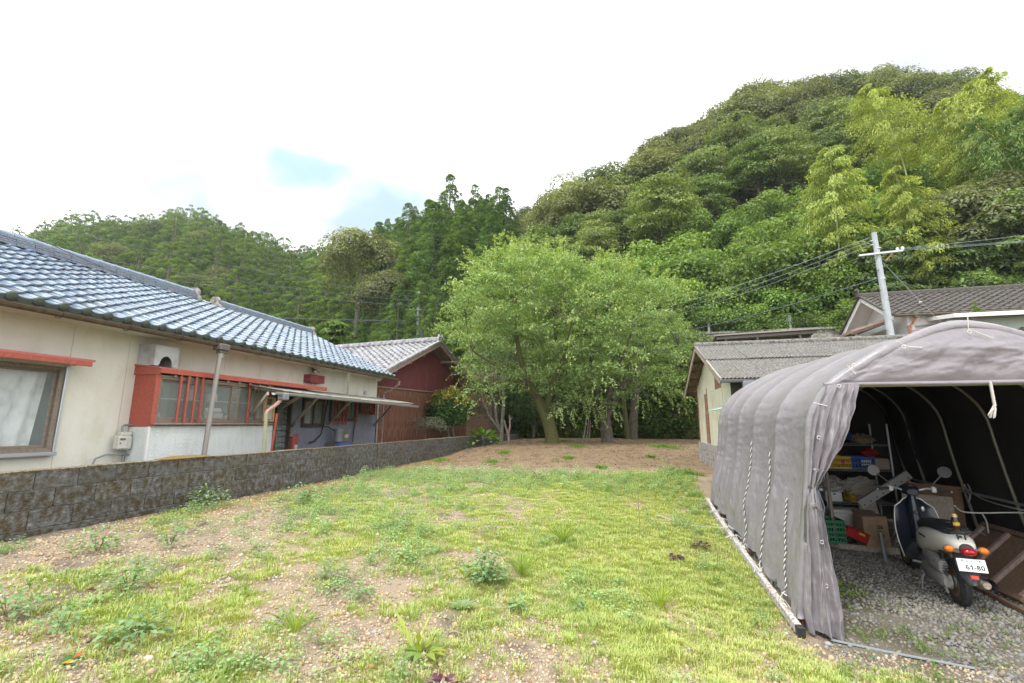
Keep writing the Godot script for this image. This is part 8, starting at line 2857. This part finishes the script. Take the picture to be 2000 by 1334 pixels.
func line2(pts: Array, label: String) -> void:
	var cv := Curve3D.new()
	for i in pts.size():
		var t: Vector3 = ((pts[mini(i + 1, pts.size() - 1)] as Vector3) - pts[maxi(i - 1, 0)]) / 6.0
		cv.add_point(pts[i], -t, t)
	var out := []
	for i in 41: out.append(cv.sample_baked(cv.get_baked_length() * i / 40.0, true))
	single("slack_rope", MB.new().tube(out, 0.0075, 6), M.grey_rope, label, "rope")

# ---------------------------------------------------------------- gravel, grass and weeds
func blade_mesh(n: int, len: float, wid: float, spread: float) -> ArrayMesh:
	var v := PackedVector3Array()
	var nn := PackedVector3Array()
	var ix := PackedInt32Array()
	for i in n:
		var az := i * 2.4 + rng.randf()
		var d := Vector3(cos(az), 0, sin(az))
		var side := Vector3(-d.z, 0, d.x) * wid * 0.5
		var b := d * rng.randf() * spread
		var l := len * rng.randf_range(0.5, 1.15)
		var lean := rng.randf_range(0.15, 0.9)
		var mid := b + d * l * lean * 0.3 + Vector3(0, l * 0.6, 0)
		var tip := b + d * l * lean + Vector3(0, l * (1.0 - lean * 0.35), 0)
		var k := v.size()
		v.append_array([b - side, b + side, mid + side * 0.8, mid - side * 0.8, tip])
		var no := (Vector3.UP * 0.8 - d * 0.5).normalized()
		for e in 5: nn.append(no)
		ix.append_array([k, k + 2, k + 1, k, k + 3, k + 2, k + 3, k + 4, k + 2])
	return raw(v, nn, ix)

func raw(v: PackedVector3Array, n: PackedVector3Array, ix: PackedInt32Array) -> ArrayMesh:
	var a := []
	a.resize(Mesh.ARRAY_MAX)
	a[Mesh.ARRAY_VERTEX] = v
	a[Mesh.ARRAY_NORMAL] = n
	a[Mesh.ARRAY_INDEX] = ix
	var m := ArrayMesh.new()
	m.add_surface_from_arrays(Mesh.PRIMITIVE_TRIANGLES, a)
	return m

func herb_mesh(h: float, leaves: int, size: float, round_ := 0.75) -> ArrayMesh:     # a little leafy weed with a stem
	var lf := Leaves.new()
	for i in leaves:
		var k := (i + 0.5) / leaves
		var az := i * 2.4 + rng.randf() * 0.5
		var d := Vector3(cos(az), 0, sin(az))
		var p := Vector3(0, h * (0.2 + 0.8 * k), 0) + d * size * (0.4 + 1.4 * (1.0 - k) * rng.randf_range(0.6, 1.2))
		lf.add(p, (Vector3.UP + d * 0.35 + rdir() * 0.25).normalized(), (d + Vector3(0, 0.1, 0)).normalized(), size * rng.randf_range(0.7, 1.25), size * round_, Color(1, 1, 1), 0.15)
	for i in 4:
		var az := i * 1.7
		lf.add(Vector3(0.003 * cos(az), 0, 0.003 * sin(az)), Vector3(cos(az), 0.1, sin(az)), Vector3(cos(az) * 0.15, 1, sin(az) * 0.15).normalized(), h * 0.9, 0.006, Color(0.8, 0.7, 0.5), 0.0)
	return raw(lf.v, lf.n, lf.ix)

func stone_mesh() -> ArrayMesh:
	var b := MB.new()
	var rows := []
	b.ball(Vector3.ZERO, Vector3(0.5 * rng.randf_range(0.8, 1.2), 0.5 * rng.randf_range(0.5, 0.8), 0.5 * rng.randf_range(0.8, 1.2)), 6, 4, Basis.from_euler(rdir() * 2.0))
	return b.mesh()

func pebbles_and_grass() -> void:
	M.grass = leafy("grass", Color(1, 1, 1), 0.8, 0.6)
	M.stone = flat("stone", Color(1, 1, 1), 0.9)
	M.stone.vertex_color_use_as_albedo = true
	# stones: fine tan ones over the lot, grey chips in and before the garage
	for variant in 3:
		var xf := []
		var cl := []
		for i in 26000:
			var d := 2.2 + 9.0 * pow(rng.randf(), 1.7)
			var x := rng.randf_range(-1.15, 1.05) * d
			var z := -d
			var s := x * sa + d * ca
			var t := x * ca - d * sa
			if t < -5.95 or (t > 1.4 and s > 4.5) or s > 11.5: continue
			if grass_at(x, z) > rng.randf_range(0.35, 1.1): continue
			if nz.get_noise_2d(x * 1.3 + 30.0, z * 1.3) > rng.randf_range(0.1, 0.7): continue
			var r := (0.006 + 0.010 * pow(rng.randf(), 2.0)) * (1.0 + 0.03 * d) * (2.0 if rng.randf() < 0.006 else 1.0)
			xf.append(Transform3D(Basis.from_euler(Vector3(rng.randf() * 0.8, rng.randf() * TAU, rng.randf() * 0.8)).scaled(Vector3.ONE * r * 1.6), Vector3(x, G(x, z) + r * 0.25 + nz2.get_noise_2d(x * 2.2, z * 2.2) * 0.022, z)))
			var w := rng.randf_range(0.65, 1.25)
			var q := rng.randf()
			cl.append(Color(0.40 * w, 0.30 * w, 0.195 * w) if q < 0.72 else (Color(0.44 * w, 0.39 * w, 0.31 * w) if q < 0.92 else (Color(0.34 * w, 0.20 * w, 0.09 * w) if q < 0.975 else Color(0.22 * w, 0.22 * w, 0.22 * w))))
		tag(many("gravel", stone_mesh(), M.stone, xf, cl), "loose tan gravel strewn over the bare lot", "gravel")
	var gx := []
	var gc := []
	for i in 24000:
		var s := rng.randf_range(3.6, 8.6)
		var t := 1.45 + 3.1 * rng.randf()
		if s < 4.7 and t < 2.4 and rng.randf() < 0.7: continue
		if t < 2.3 and rng.randf() < 0.55: continue
		var p := W(s, t, 0)
		var r := 0.009 + 0.015 * pow(rng.randf(), 2.0)
		p.y = G(p.x, p.z) + r * 0.2
		gx.append(Transform3D(Basis.from_euler(Vector3(rng.randf() * 0.8, rng.randf() * TAU, rng.randf() * 0.8)).scaled(Vector3.ONE * r * 1.7), p))
		var w := rng.randf_range(0.7, 1.3)
		gc.append(Color(0.205 * w, 0.19 * w, 0.16 * w) if rng.randf() < 0.8 else Color(0.18 * w, 0.185 * w, 0.19 * w))
	tag(many("gravel", stone_mesh(), M.stone, gx, gc), "grey crushed stone on the garage floor", "gravel")
	# fine grass, in three heights
	var yg := Color(0.50, 0.55, 0.175)
	var gg := Color(0.35, 0.46, 0.15)
	for variant in 3:
		var mesh := blade_mesh([44, 26, 14][variant], [0.020, 0.034, 0.060][variant], [0.0036, 0.0040, 0.0045][variant], [0.085, 0.065, 0.035][variant])
		var xf := []
		var cl := []
		for i in [62000, 42000, 9000][variant]:
			var d := 2.2 + 10.5 * pow(rng.randf(), 1.25)
			var x := rng.randf_range(-1.15, 1.05) * d
			var z := -d
			var s := x * sa + d * ca
			var t := x * ca - d * sa
			if t < -5.95 or t > 1.33 and s > 4.6 or t > 4.5: continue
			var g := grass_at(x, z)
			g += 0.35 * nz2.get_noise_2d(x * 9.0, z * 9.0)
			if g < rng.randf_range(0.18, 0.85): continue
			var big := rng.randf_range(0.6, 1.35) * (1.0 + d * 0.02)
			xf.append(Transform3D(Basis(Vector3.UP, rng.randf() * TAU).scaled(Vector3(big, big * rng.randf_range(0.7, 1.2), big)), Vector3(x, G(x, z) - 0.003 + nz2.get_noise_2d(x * 2.2, z * 2.2) * 0.022, z)))
			var c := yg.lerp(gg, clampf(rng.randf_range(-0.2, 0.75) + 0.5 * nz.get_noise_2d(x * 0.9 + 80.0, z * 0.9) + 0.25 * variant - 0.18 * smoothstep(-1.5, 0.5, t), 0, 1))
			cl.append(c * rng.randf_range(0.8, 1.15))
		tag(many("grass", mesh, M.grass, xf, cl), ["short yellow green grass covering the lot", "fresh green grass in tufts over the lot", "longer grass blades scattered over the lot"][variant], "grass")
	# low broad-leaved weeds, bluish green, thick along the wall side and in a band before the trees
	for variant in 3:
		var mesh := herb_mesh([0.07, 0.12, 0.20][variant], [9, 14, 22][variant], [0.026, 0.030, 0.034][variant])
		var xf := []
		var cl := []
		for i in [15000, 6500, 3000][variant]:
			var d := 2.3 + 9.5 * pow(rng.randf(), 1.1)
			var x := rng.randf_range(-1.15, 0.55) * d
			var z := -d
			var s := x * sa + d * ca
			var t := x * ca - d * sa
			if t < -5.9 or t > 1.3: continue
			var n := nz.get_noise_2d(x * 0.8 + 11.0, z * 0.8 - 5.0) + 0.5 * nz2.get_noise_2d(x * 2.7, z * 2.7)
			var want := (0.17 if variant == 0 else 0.04) + 0.30 * smoothstep(3.6, 5.5, s) * smoothstep(-1.2, -3.2, t) * smoothstep(-5.9, -4.9, t) * (1.0 - smoothstep(8.5, 10.5, s)) + 0.65 * smoothstep(8.6, 9.6, s) * (1.0 - smoothstep(10.4, 11.2, s)) + 0.3 * smoothstep(0.0, 1.0, t) * smoothstep(7.0, 8.5, s)
			if s > 11.6 or want + n * 0.55 < rng.randf_range(0.22, 0.75): continue
			var big := rng.randf_range(0.6, 1.3)
			xf.append(Transform3D(Basis.from_euler(Vector3(rng.randf_range(-0.15, 0.15), rng.randf() * TAU, rng.randf_range(-0.15, 0.15))).scaled(Vector3.ONE * big), Vector3(x, G(x, z), z)))
			cl.append(Color(0.23, 0.37, 0.145).lerp(Color(0.34, 0.48, 0.21), rng.randf()) * rng.randf_range(0.85, 1.15))
		tag(many("low_weeds", mesh, M.grass, xf, cl), ["tiny round leaved weeds over the lot", "small round leaved bluish green weeds over the lot", "taller round leaved weeds in patches over the lot"][variant], "weeds")
	# sparse seedlings before and inside the garage
	var hx := []
	var hc := []
	var hm := herb_mesh(0.06, 8, 0.022, 0.5)
	for i in 900:
		var s := rng.randf_range(3.2, 6.0)
		var t := rng.randf_range(1.4, 4.2)
		if rng.randf() < smoothstep(4.2, 5.6, s) * 0.9 or nz.get_noise_2d(s * 2.0, t * 2.0) < -0.05: continue
		var p := W(s, t, 0)
		p.y = G(p.x, p.z)
		hx.append(Transform3D(Basis(Vector3.UP, rng.randf() * TAU).scaled(Vector3.ONE * rng.randf_range(0.5, 1.3)), p))
		hc.append(Color(0.17, 0.28, 0.06) * rng.randf_range(0.8, 1.3))
	tag(many("seedlings", hm, M.grass, hx, hc), "sparse green seedlings on the gravel before the garage", "weeds")
	# leaf litter and twigs under the trees
	var lx := []
	var lc := []
	var one := Leaves.new()
	one.add(Vector3(-0.5, 0, 0), Vector3.UP, Vector3(1, 0, 0), 1.0, 0.55, Color(1, 1, 1), 0.15)
	var lm := raw(one.v, one.n, one.ix)
	for i in 9000:
		var s := rng.randf_range(10.6, 24.0)
		var t := rng.randf_range(-5.5, 3.5)
		if t > 1.8 and s > 9.5 and s < 14.2: continue
		if rng.randf() > 0.55 + nz.get_noise_2d(s, t): continue
		var p := W(s, t, 0)
		p.y = G(p.x, p.z) + 0.012
		var r := rng.randf_range(0.03, 0.07)
		lx.append(Transform3D(Basis.from_euler(Vector3(rng.randf_range(-0.5, 0.5), rng.randf() * TAU, rng.randf_range(-0.5, 0.5))).scaled(Vector3.ONE * r), p))
		var w := rng.randf_range(0.5, 1.3)
		lc.append(Color(0.24 * w, 0.15 * w, 0.08 * w) if rng.randf() < 0.8 else Color(0.36 * w, 0.26 * w, 0.10 * w))
	tag(many("leaf_litter", lm, M.grass, lx, lc), "brown fallen leaves on the bare earth under the trees", "leaf litter")
	# patches of green on that earth
	var px := []
	var pc := []
	var pm := blade_mesh(16, 0.11, 0.008, 0.08)
	for q in [[17.6, 1.3, 1.0, 240], [13.5, -1.6, 0.6, 60], [12.6, -3.6, 0.7, 70], [15.0, -3.9, 0.8, 70], [10.9, 1.3, 0.6, 60], [11.6, -0.6, 0.5, 40], [16.6, -1.6, 0.8, 60], [19.5, -2.5, 1.4, 70], [14.2, 0.7, 0.5, 30], [13.0, -5.4, 0.5, 60]]:
		for i in q[3]:
			var d := absf(rng.randfn(0.0, 0.75)) * float(q[2]) * (0.6 + nz.get_noise_2d(i * 0.7, q[0]))
			var az := rng.randf() * TAU
			var p := W(q[0] + cos(az) * d, q[1] + sin(az) * d * 0.6, 0)
			p.y = G(p.x, p.z)
			px.append(Transform3D(Basis(Vector3.UP, rng.randf() * TAU).scaled(Vector3.ONE * rng.randf_range(0.35, 1.2)), p))
			pc.append(Color(0.13, 0.24, 0.05).lerp(Color(0.22, 0.33, 0.08), rng.randf()))
	tag(many("grass", pm, M.grass, px, pc), "green grass patches on the earth under the trees", "grass")

func on(p: Vector2, up := 0.0) -> Vector3:
	return Vector3(p.x, G(p.x, p.y) + up, p.y)

func weed(called: String, p: Vector2, label: String, lf: Leaves) -> void:
	var o := thing(called, label, "weed" if called != "grass_tuft" else "grass", on(p), Basis.IDENTITY)
	part("leaves", lf.commit(ArrayMesh.new(), M.leaf), M.leaf, o)

func bush_weed(r: float, h: float, n: int, size: float, a: Color, b: Color, narrow := 0.7) -> Leaves:
	var lf := Leaves.new()
	for i in int(n * 1.5):
		var d := rdir()
		d.y = absf(d.y)
		var k := pow(rng.randf(), 0.5)
		var p := Vector3(d.x * r * k, 0.02 + h * (0.1 + 0.9 * d.y * k), d.z * r * k)
		lf.add(p, (Vector3.UP * 0.9 + d * 0.5 + rdir() * 0.35).normalized(), (d * Vector3(1, 0.1, 1) + rdir() * 0.4).normalized(), size * rng.randf_range(0.6, 1.3), size * narrow, a.lerp(b, rng.randf()), 0.15)
	for i in int(n / 14.0):
		var az := i * 2.4
		lf.add(Vector3.ZERO, Vector3(cos(az), 0.2, sin(az)), Vector3(cos(az) * 0.5, 1, sin(az) * 0.5).normalized(), h * 0.8, 0.003, Color(0.24, 0.30, 0.12), 0.1)
	return lf

func tuft(n: int, h: float, w: float, a: Color, b: Color, spread := 0.6) -> Leaves:
	var lf := Leaves.new()
	for i in n:
		var az := i * 2.4 + rng.randf()
		var d := Vector3(cos(az), 0, sin(az))
		var lean := rng.randf_range(0.05, spread)
		var dir := (d * lean + Vector3.UP).normalized()
		var l := h * rng.randf_range(0.5, 1.1)
		var c := a.lerp(b, rng.randf())
		var p := d * rng.randf() * 0.04
		var nrm := (Vector3.UP * 0.6 - d * 0.4 + rdir() * 0.3).normalized()
		lf.add(p, nrm, dir, l * 0.62, w, c, 0.0)
		lf.add(p + dir * l * 0.45, nrm, (dir + d * lean * 0.7).normalized(), l * 0.6, w * 0.8, c, 0.12 * lean)
	return lf

func weeds() -> void:
	var bl := Color(0.17, 0.30, 0.125)
	var bl2 := Color(0.30, 0.43, 0.21)
	var yg := Color(0.32, 0.44, 0.085)
	var yg2 := Color(0.45, 0.53, 0.13)
	weed("bushy_weed", Vector2(-0.24, -4.69), "bushy round leaved weed standing alone in the middle of the lot", bush_weed(0.21, 0.30, 210, 0.046, bl, bl2, 0.85))
	weed("grass_tuft", Vector2(0.10, -4.92), "grass tuft right behind the bushy round leaved weed", tuft(90, 0.26, 0.007, yg, Color(0.22, 0.36, 0.09), 0.8))
	weed("grass_tuft", Vector2(0.64, -6.08), "fan shaped grass tuft in the middle of the lot, farther back", tuft(110, 0.28, 0.008, Color(0.20, 0.34, 0.07), yg2, 0.8))
	weed("grass_tuft", Vector2(-1.51, -3.47), "low sprawling grass tuft in the left foreground gravel", tuft(70, 0.20, 0.008, Color(0.20, 0.36, 0.08), yg2, 1.2))
	weed("grass_tuft", Vector2(-0.76, -3.75), "thin tall grass stalks left of the yellow leaved plant", tuft(16, 0.26, 0.007, Color(0.18, 0.30, 0.08), yg, 0.6))
	weed("grass_tuft", Vector2(1.36, -4.54), "grass tuft near the garage curtain side of the lot", tuft(60, 0.24, 0.008, yg, yg2, 0.9))
	weed("grass_tuft", Vector2(3.2, -3.05), "tall grass blades at the lower right edge", tuft(40, 0.26, 0.009, Color(0.20, 0.34, 0.07), yg2, 0.9))
	weed("grass_tuft", Vector2(-2.17, -4.01), "thin upright grass shoot in the left gravel", tuft(9, 0.17, 0.009, Color(0.17, 0.30, 0.06), yg, 0.5))
	var lily := tuft(5, 0.30, 0.055, yg2, Color(0.45, 0.48, 0.12), 0.7)
	for i in 9:
		var az := i * 2.4
		lily.add(Vector3(cos(az) * 0.03 + 0.05, 0.03, sin(az) * 0.03 + 0.04), Vector3.UP, Vector3(cos(az), 0.25, sin(az)).normalized(), 0.13, 0.055, Color(0.33, 0.38, 0.07).lerp(Color(0.20, 0.33, 0.08), rng.randf()), 0.25)
	weed("yellow_leaved_plant", Vector2(-0.63, -3.36), "broad yellow green leaved plant in the centre foreground", lily)
	var ros := Leaves.new()
	for i in 11:
		var az := i * 2.4
		ros.add(Vector3.ZERO, (Vector3.UP + Vector3(cos(az), 0, sin(az)) * -0.4).normalized(), Vector3(cos(az), 0.7, sin(az)).normalized(), 0.13, 0.055, Color(0.23, 0.34, 0.15).lerp(Color(0.32, 0.42, 0.2), rng.randf()), 0.3)
	weed("rosette_weed", Vector2(-0.41, -4.08), "pale green leaf rosette below the bushy round leaved weed", ros)
	ros = Leaves.new()
	for i in 10:
		var az := i * 2.4
		ros.add(Vector3.ZERO, Vector3.UP, Vector3(cos(az), 0.5, sin(az)).normalized(), 0.11, 0.06, Color(0.24, 0.36, 0.12).lerp(yg2, rng.randf()), 0.3)
	weed("rosette_weed", Vector2(-0.10, -3.02), "small pale rosette at the bottom edge near the centre", ros)
	for q in [[-2.99, -3.84, 0.17, 0.22, 90, "round leaved weed clump in the left foreground beside the grass shoot", 0.042], [-2.38, -3.17, 0.20, 0.18, 100, "spreading weed clump at the lower left with one big leaf", 0.045], [-3.92, -4.59, 0.22, 0.24, 70, "weed with large round leaves near the block wall on the left", 0.055], [-3.35, -3.30, 0.20, 0.22, 80, "round leaved weed clump at the left edge of the lot", 0.05], [-3.43, -4.85, 0.15, 0.26, 70, "upright leafy weed left of the middle near the wall", 0.04], [0.04, -4.14, 0.06, 0.14, 24, "single small seedling below the grass tuft in the middle", 0.05], [-1.25, -4.02, 0.13, 0.12, 60, "light leafy weed left of the rosette", 0.04], [-2.89, -3.21, 0.14, 0.16, 70, "thin leafy weed between the two lower left clumps", 0.038], [0.55, -4.30, 0.05, 0.10, 16, "two leaved seedling right of the middle foreground", 0.05], [3.39, -5.03, 0.22, 0.10, 160, "bright green weed patch at the foot of the garage curtain", 0.024], [2.12, -5.10, 0.10, 0.26, 50, "loose weed beside the base rail of the garage", 0.026], [-4.3, -6.7, 0.3, 0.28, 150, "tall leafy weed clump half way along the block wall", 0.05], [-3.2, -7.4, 0.35, 0.26, 170, "wide leafy weed clump before the far part of the block wall", 0.05]]:
		weed("leafy_weed", Vector2(q[0], q[1]), q[5], bush_weed(q[2], q[3], q[4], q[6], bl if q[0] < 2 else yg, bl2 if q[0] < 2 else Color(0.25, 0.4, 0.08)))
	for q in [[0.54, -9.94, 0.14, "purple leaved weed in the far middle of the lot"], [2.41, -6.17, 0.10, "small purple leaved weed beside the garage rail"], [-0.42, -2.95, 0.08, "dark purple leaf sprig at the bottom edge"], [1.95, -5.75, 0.06, "tiny purple sprig in the grass left of the garage"]]:
		weed("purple_weed", Vector2(q[0], q[1]), q[3], bush_weed(q[2], q[2] * 0.9, 30, 0.05, Color(0.10, 0.04, 0.07), Color(0.20, 0.09, 0.13)))
	var st := MB.new()
	var p := on(Vector2(1.72, -6.49))
	st.tube([p, p + Vector3(0.005, 0.3, 0), p + Vector3(-0.002, 0.64, 0)], [0.007, 0.006, 0.003], 6)
	st.tube([p + Vector3(0, 0.42, 0), p + Vector3(-0.06, 0.33, 0.02)], 0.003, 4)
	single("dry_stalk", st, M.twig, "upright bare dry stalk in the grass left of the garage", "stalk", "", Basis.IDENTITY)
	for q in [[2.45, -6.9, 0.3, "dry stalk by the far half of the base rail"], [2.35, -5.6, 0.34, "branched dry stalk by the near half of the base rail"], [-4.75, -6.2, 0.3, "dry twig stuck in the ground before the block wall"]]:
		st = MB.new()
		p = on(Vector2(q[0], q[1]))
		st.tube([p, p + Vector3(0.02, q[2] * 0.5, 0), p + Vector3(-0.03, q[2], 0.01)], [0.005, 0.004, 0.002], 5)
		st.tube([p + Vector3(0.01, q[2] * 0.3, 0), p + Vector3(0.06, q[2] * 0.75, 0)], 0.003, 4)
		single("dry_stalk", st, M.twig, q[3], "stalk", "", Basis.IDENTITY)
	for q in [[-0.36, -3.66, 0.10, 0.1, "short curved twig on the gravel in the centre foreground"], [-3.23, -7.70, 0.28, 0.5, "grey dead branch lying before the block wall"], [-2.25, -3.35, 0.20, -1.1, "thin dead twig in the lower left weeds"], [-1.05, -3.12, 0.16, 0.9, "thin dead twig on the gravel left of the yellow leaved plant"], [1.05, -3.3, 0.18, 0.3, "thin dead twig on the gravel right of centre"]]:
		st = MB.new()
		var pts := []
		for i in 7: pts.append(on(Vector2(q[0] + cos(q[3]) * q[2] * (i / 3.0 - 1.0), q[1] - sin(q[3]) * q[2] * (i / 3.0 - 1.0)), 0.012 + 0.012 * sin(i * 1.3)))
		st.tube(pts, [0.008, 0.008, 0.007, 0.007, 0.006, 0.005, 0.003], 6)
		single("twig", st, M.twig, q[4], "twig", "", Basis.IDENTITY)
	# a turning leaf and a few larger stones
	var lf := Leaves.new()
	var lp := Vector3.ZERO
	lf.add(lp + Vector3(-0.02, 0.010, 0.03), Vector3(0.1, 1, 0.3).normalized(), Vector3(0.35, 0.10, -0.9).normalized(), 0.115, 0.075, Color(0.07, 0.16, 0.04), 0.12)
	lf.add(lp + Vector3(0.0, 0.018, 0.035), Vector3(0.3, 1, 0.2).normalized(), Vector3(0.8, 0.05, -0.35).normalized(), 0.075, 0.03, Color(0.55, 0.30, 0.03), 0.1)
	lf.add(lp + Vector3(0.01, 0.02, -0.02), Vector3(0.3, 1, 0.2).normalized(), Vector3(0.4, 0.2, -0.8).normalized(), 0.06, 0.03, Color(0.50, 0.13, 0.06), 0.1)
	var o := thing("fallen_leaf", "fallen leaf half green and half orange in the left foreground", "leaf", on(Vector2(-2.53, -2.87), 0.01), Basis.IDENTITY)
	part("blade", lf.commit(ArrayMesh.new(), M.leaf), M.leaf, o)
	lf = Leaves.new()
	lf.add(Vector3(-0.03, 0.01, 0), Vector3(0.1, 1, 0.3).normalized(), Vector3(1, 0.1, -0.2).normalized(), 0.08, 0.04, Color(0.12, 0.035, 0.02), 0.3)
	o = thing("fallen_leaf", "dark red brown fallen leaf left of the round leaved clump", "leaf", on(Vector2(-3.22, -3.75), 0.01), Basis.IDENTITY)
	part("blade", lf.commit(ArrayMesh.new(), M.leaf), M.leaf, o)
	for q in [[-2.05, -3.06, 0.022, "small bluish grey stone in the left foreground"], [-0.98, -3.55, 0.022, "grey stone on the gravel left of the yellow leaved plant"], [0.95, -2.78, 0.035, "whitish stone at the bottom edge right of centre"], [0.62, -3.75, 0.024, "grey stone in the gravel right of centre"], [2.55, -4.05, 0.03, "grey stone before the garage curtain"]]:
		st = MB.new()
		st.ball(on(Vector2(q[0], q[1]), q[2] * 0.4), Vector3(q[2], q[2] * 0.6, q[2] * 0.75), 8, 6)
		single("loose_stone", st, M.pale_block, q[3], "stone", "", Basis.IDENTITY)
	# grey strip half buried before the garage
	st = MB.new()
	var q0 := on(Vector2(2.62, -4.12), 0.016)
	var q1 := on(Vector2(3.40, -3.72), 0.010)
	for i in 10:
		var a := q0.lerp(q1, i / 10.0)
		var b := q0.lerp(q1, (i + 1) / 10.0)
		a.y = G(a.x, a.z) + 0.012
		b.y = G(b.x, b.z) + 0.012
		st.bar(a, b, 0.026, 0.008)
	single("grey_strip", st, flat("strip_grey", Color(0.27, 0.30, 0.32), 0.6), "straight grey strip half buried in the ground before the garage", "strip", "", Basis.IDENTITY)
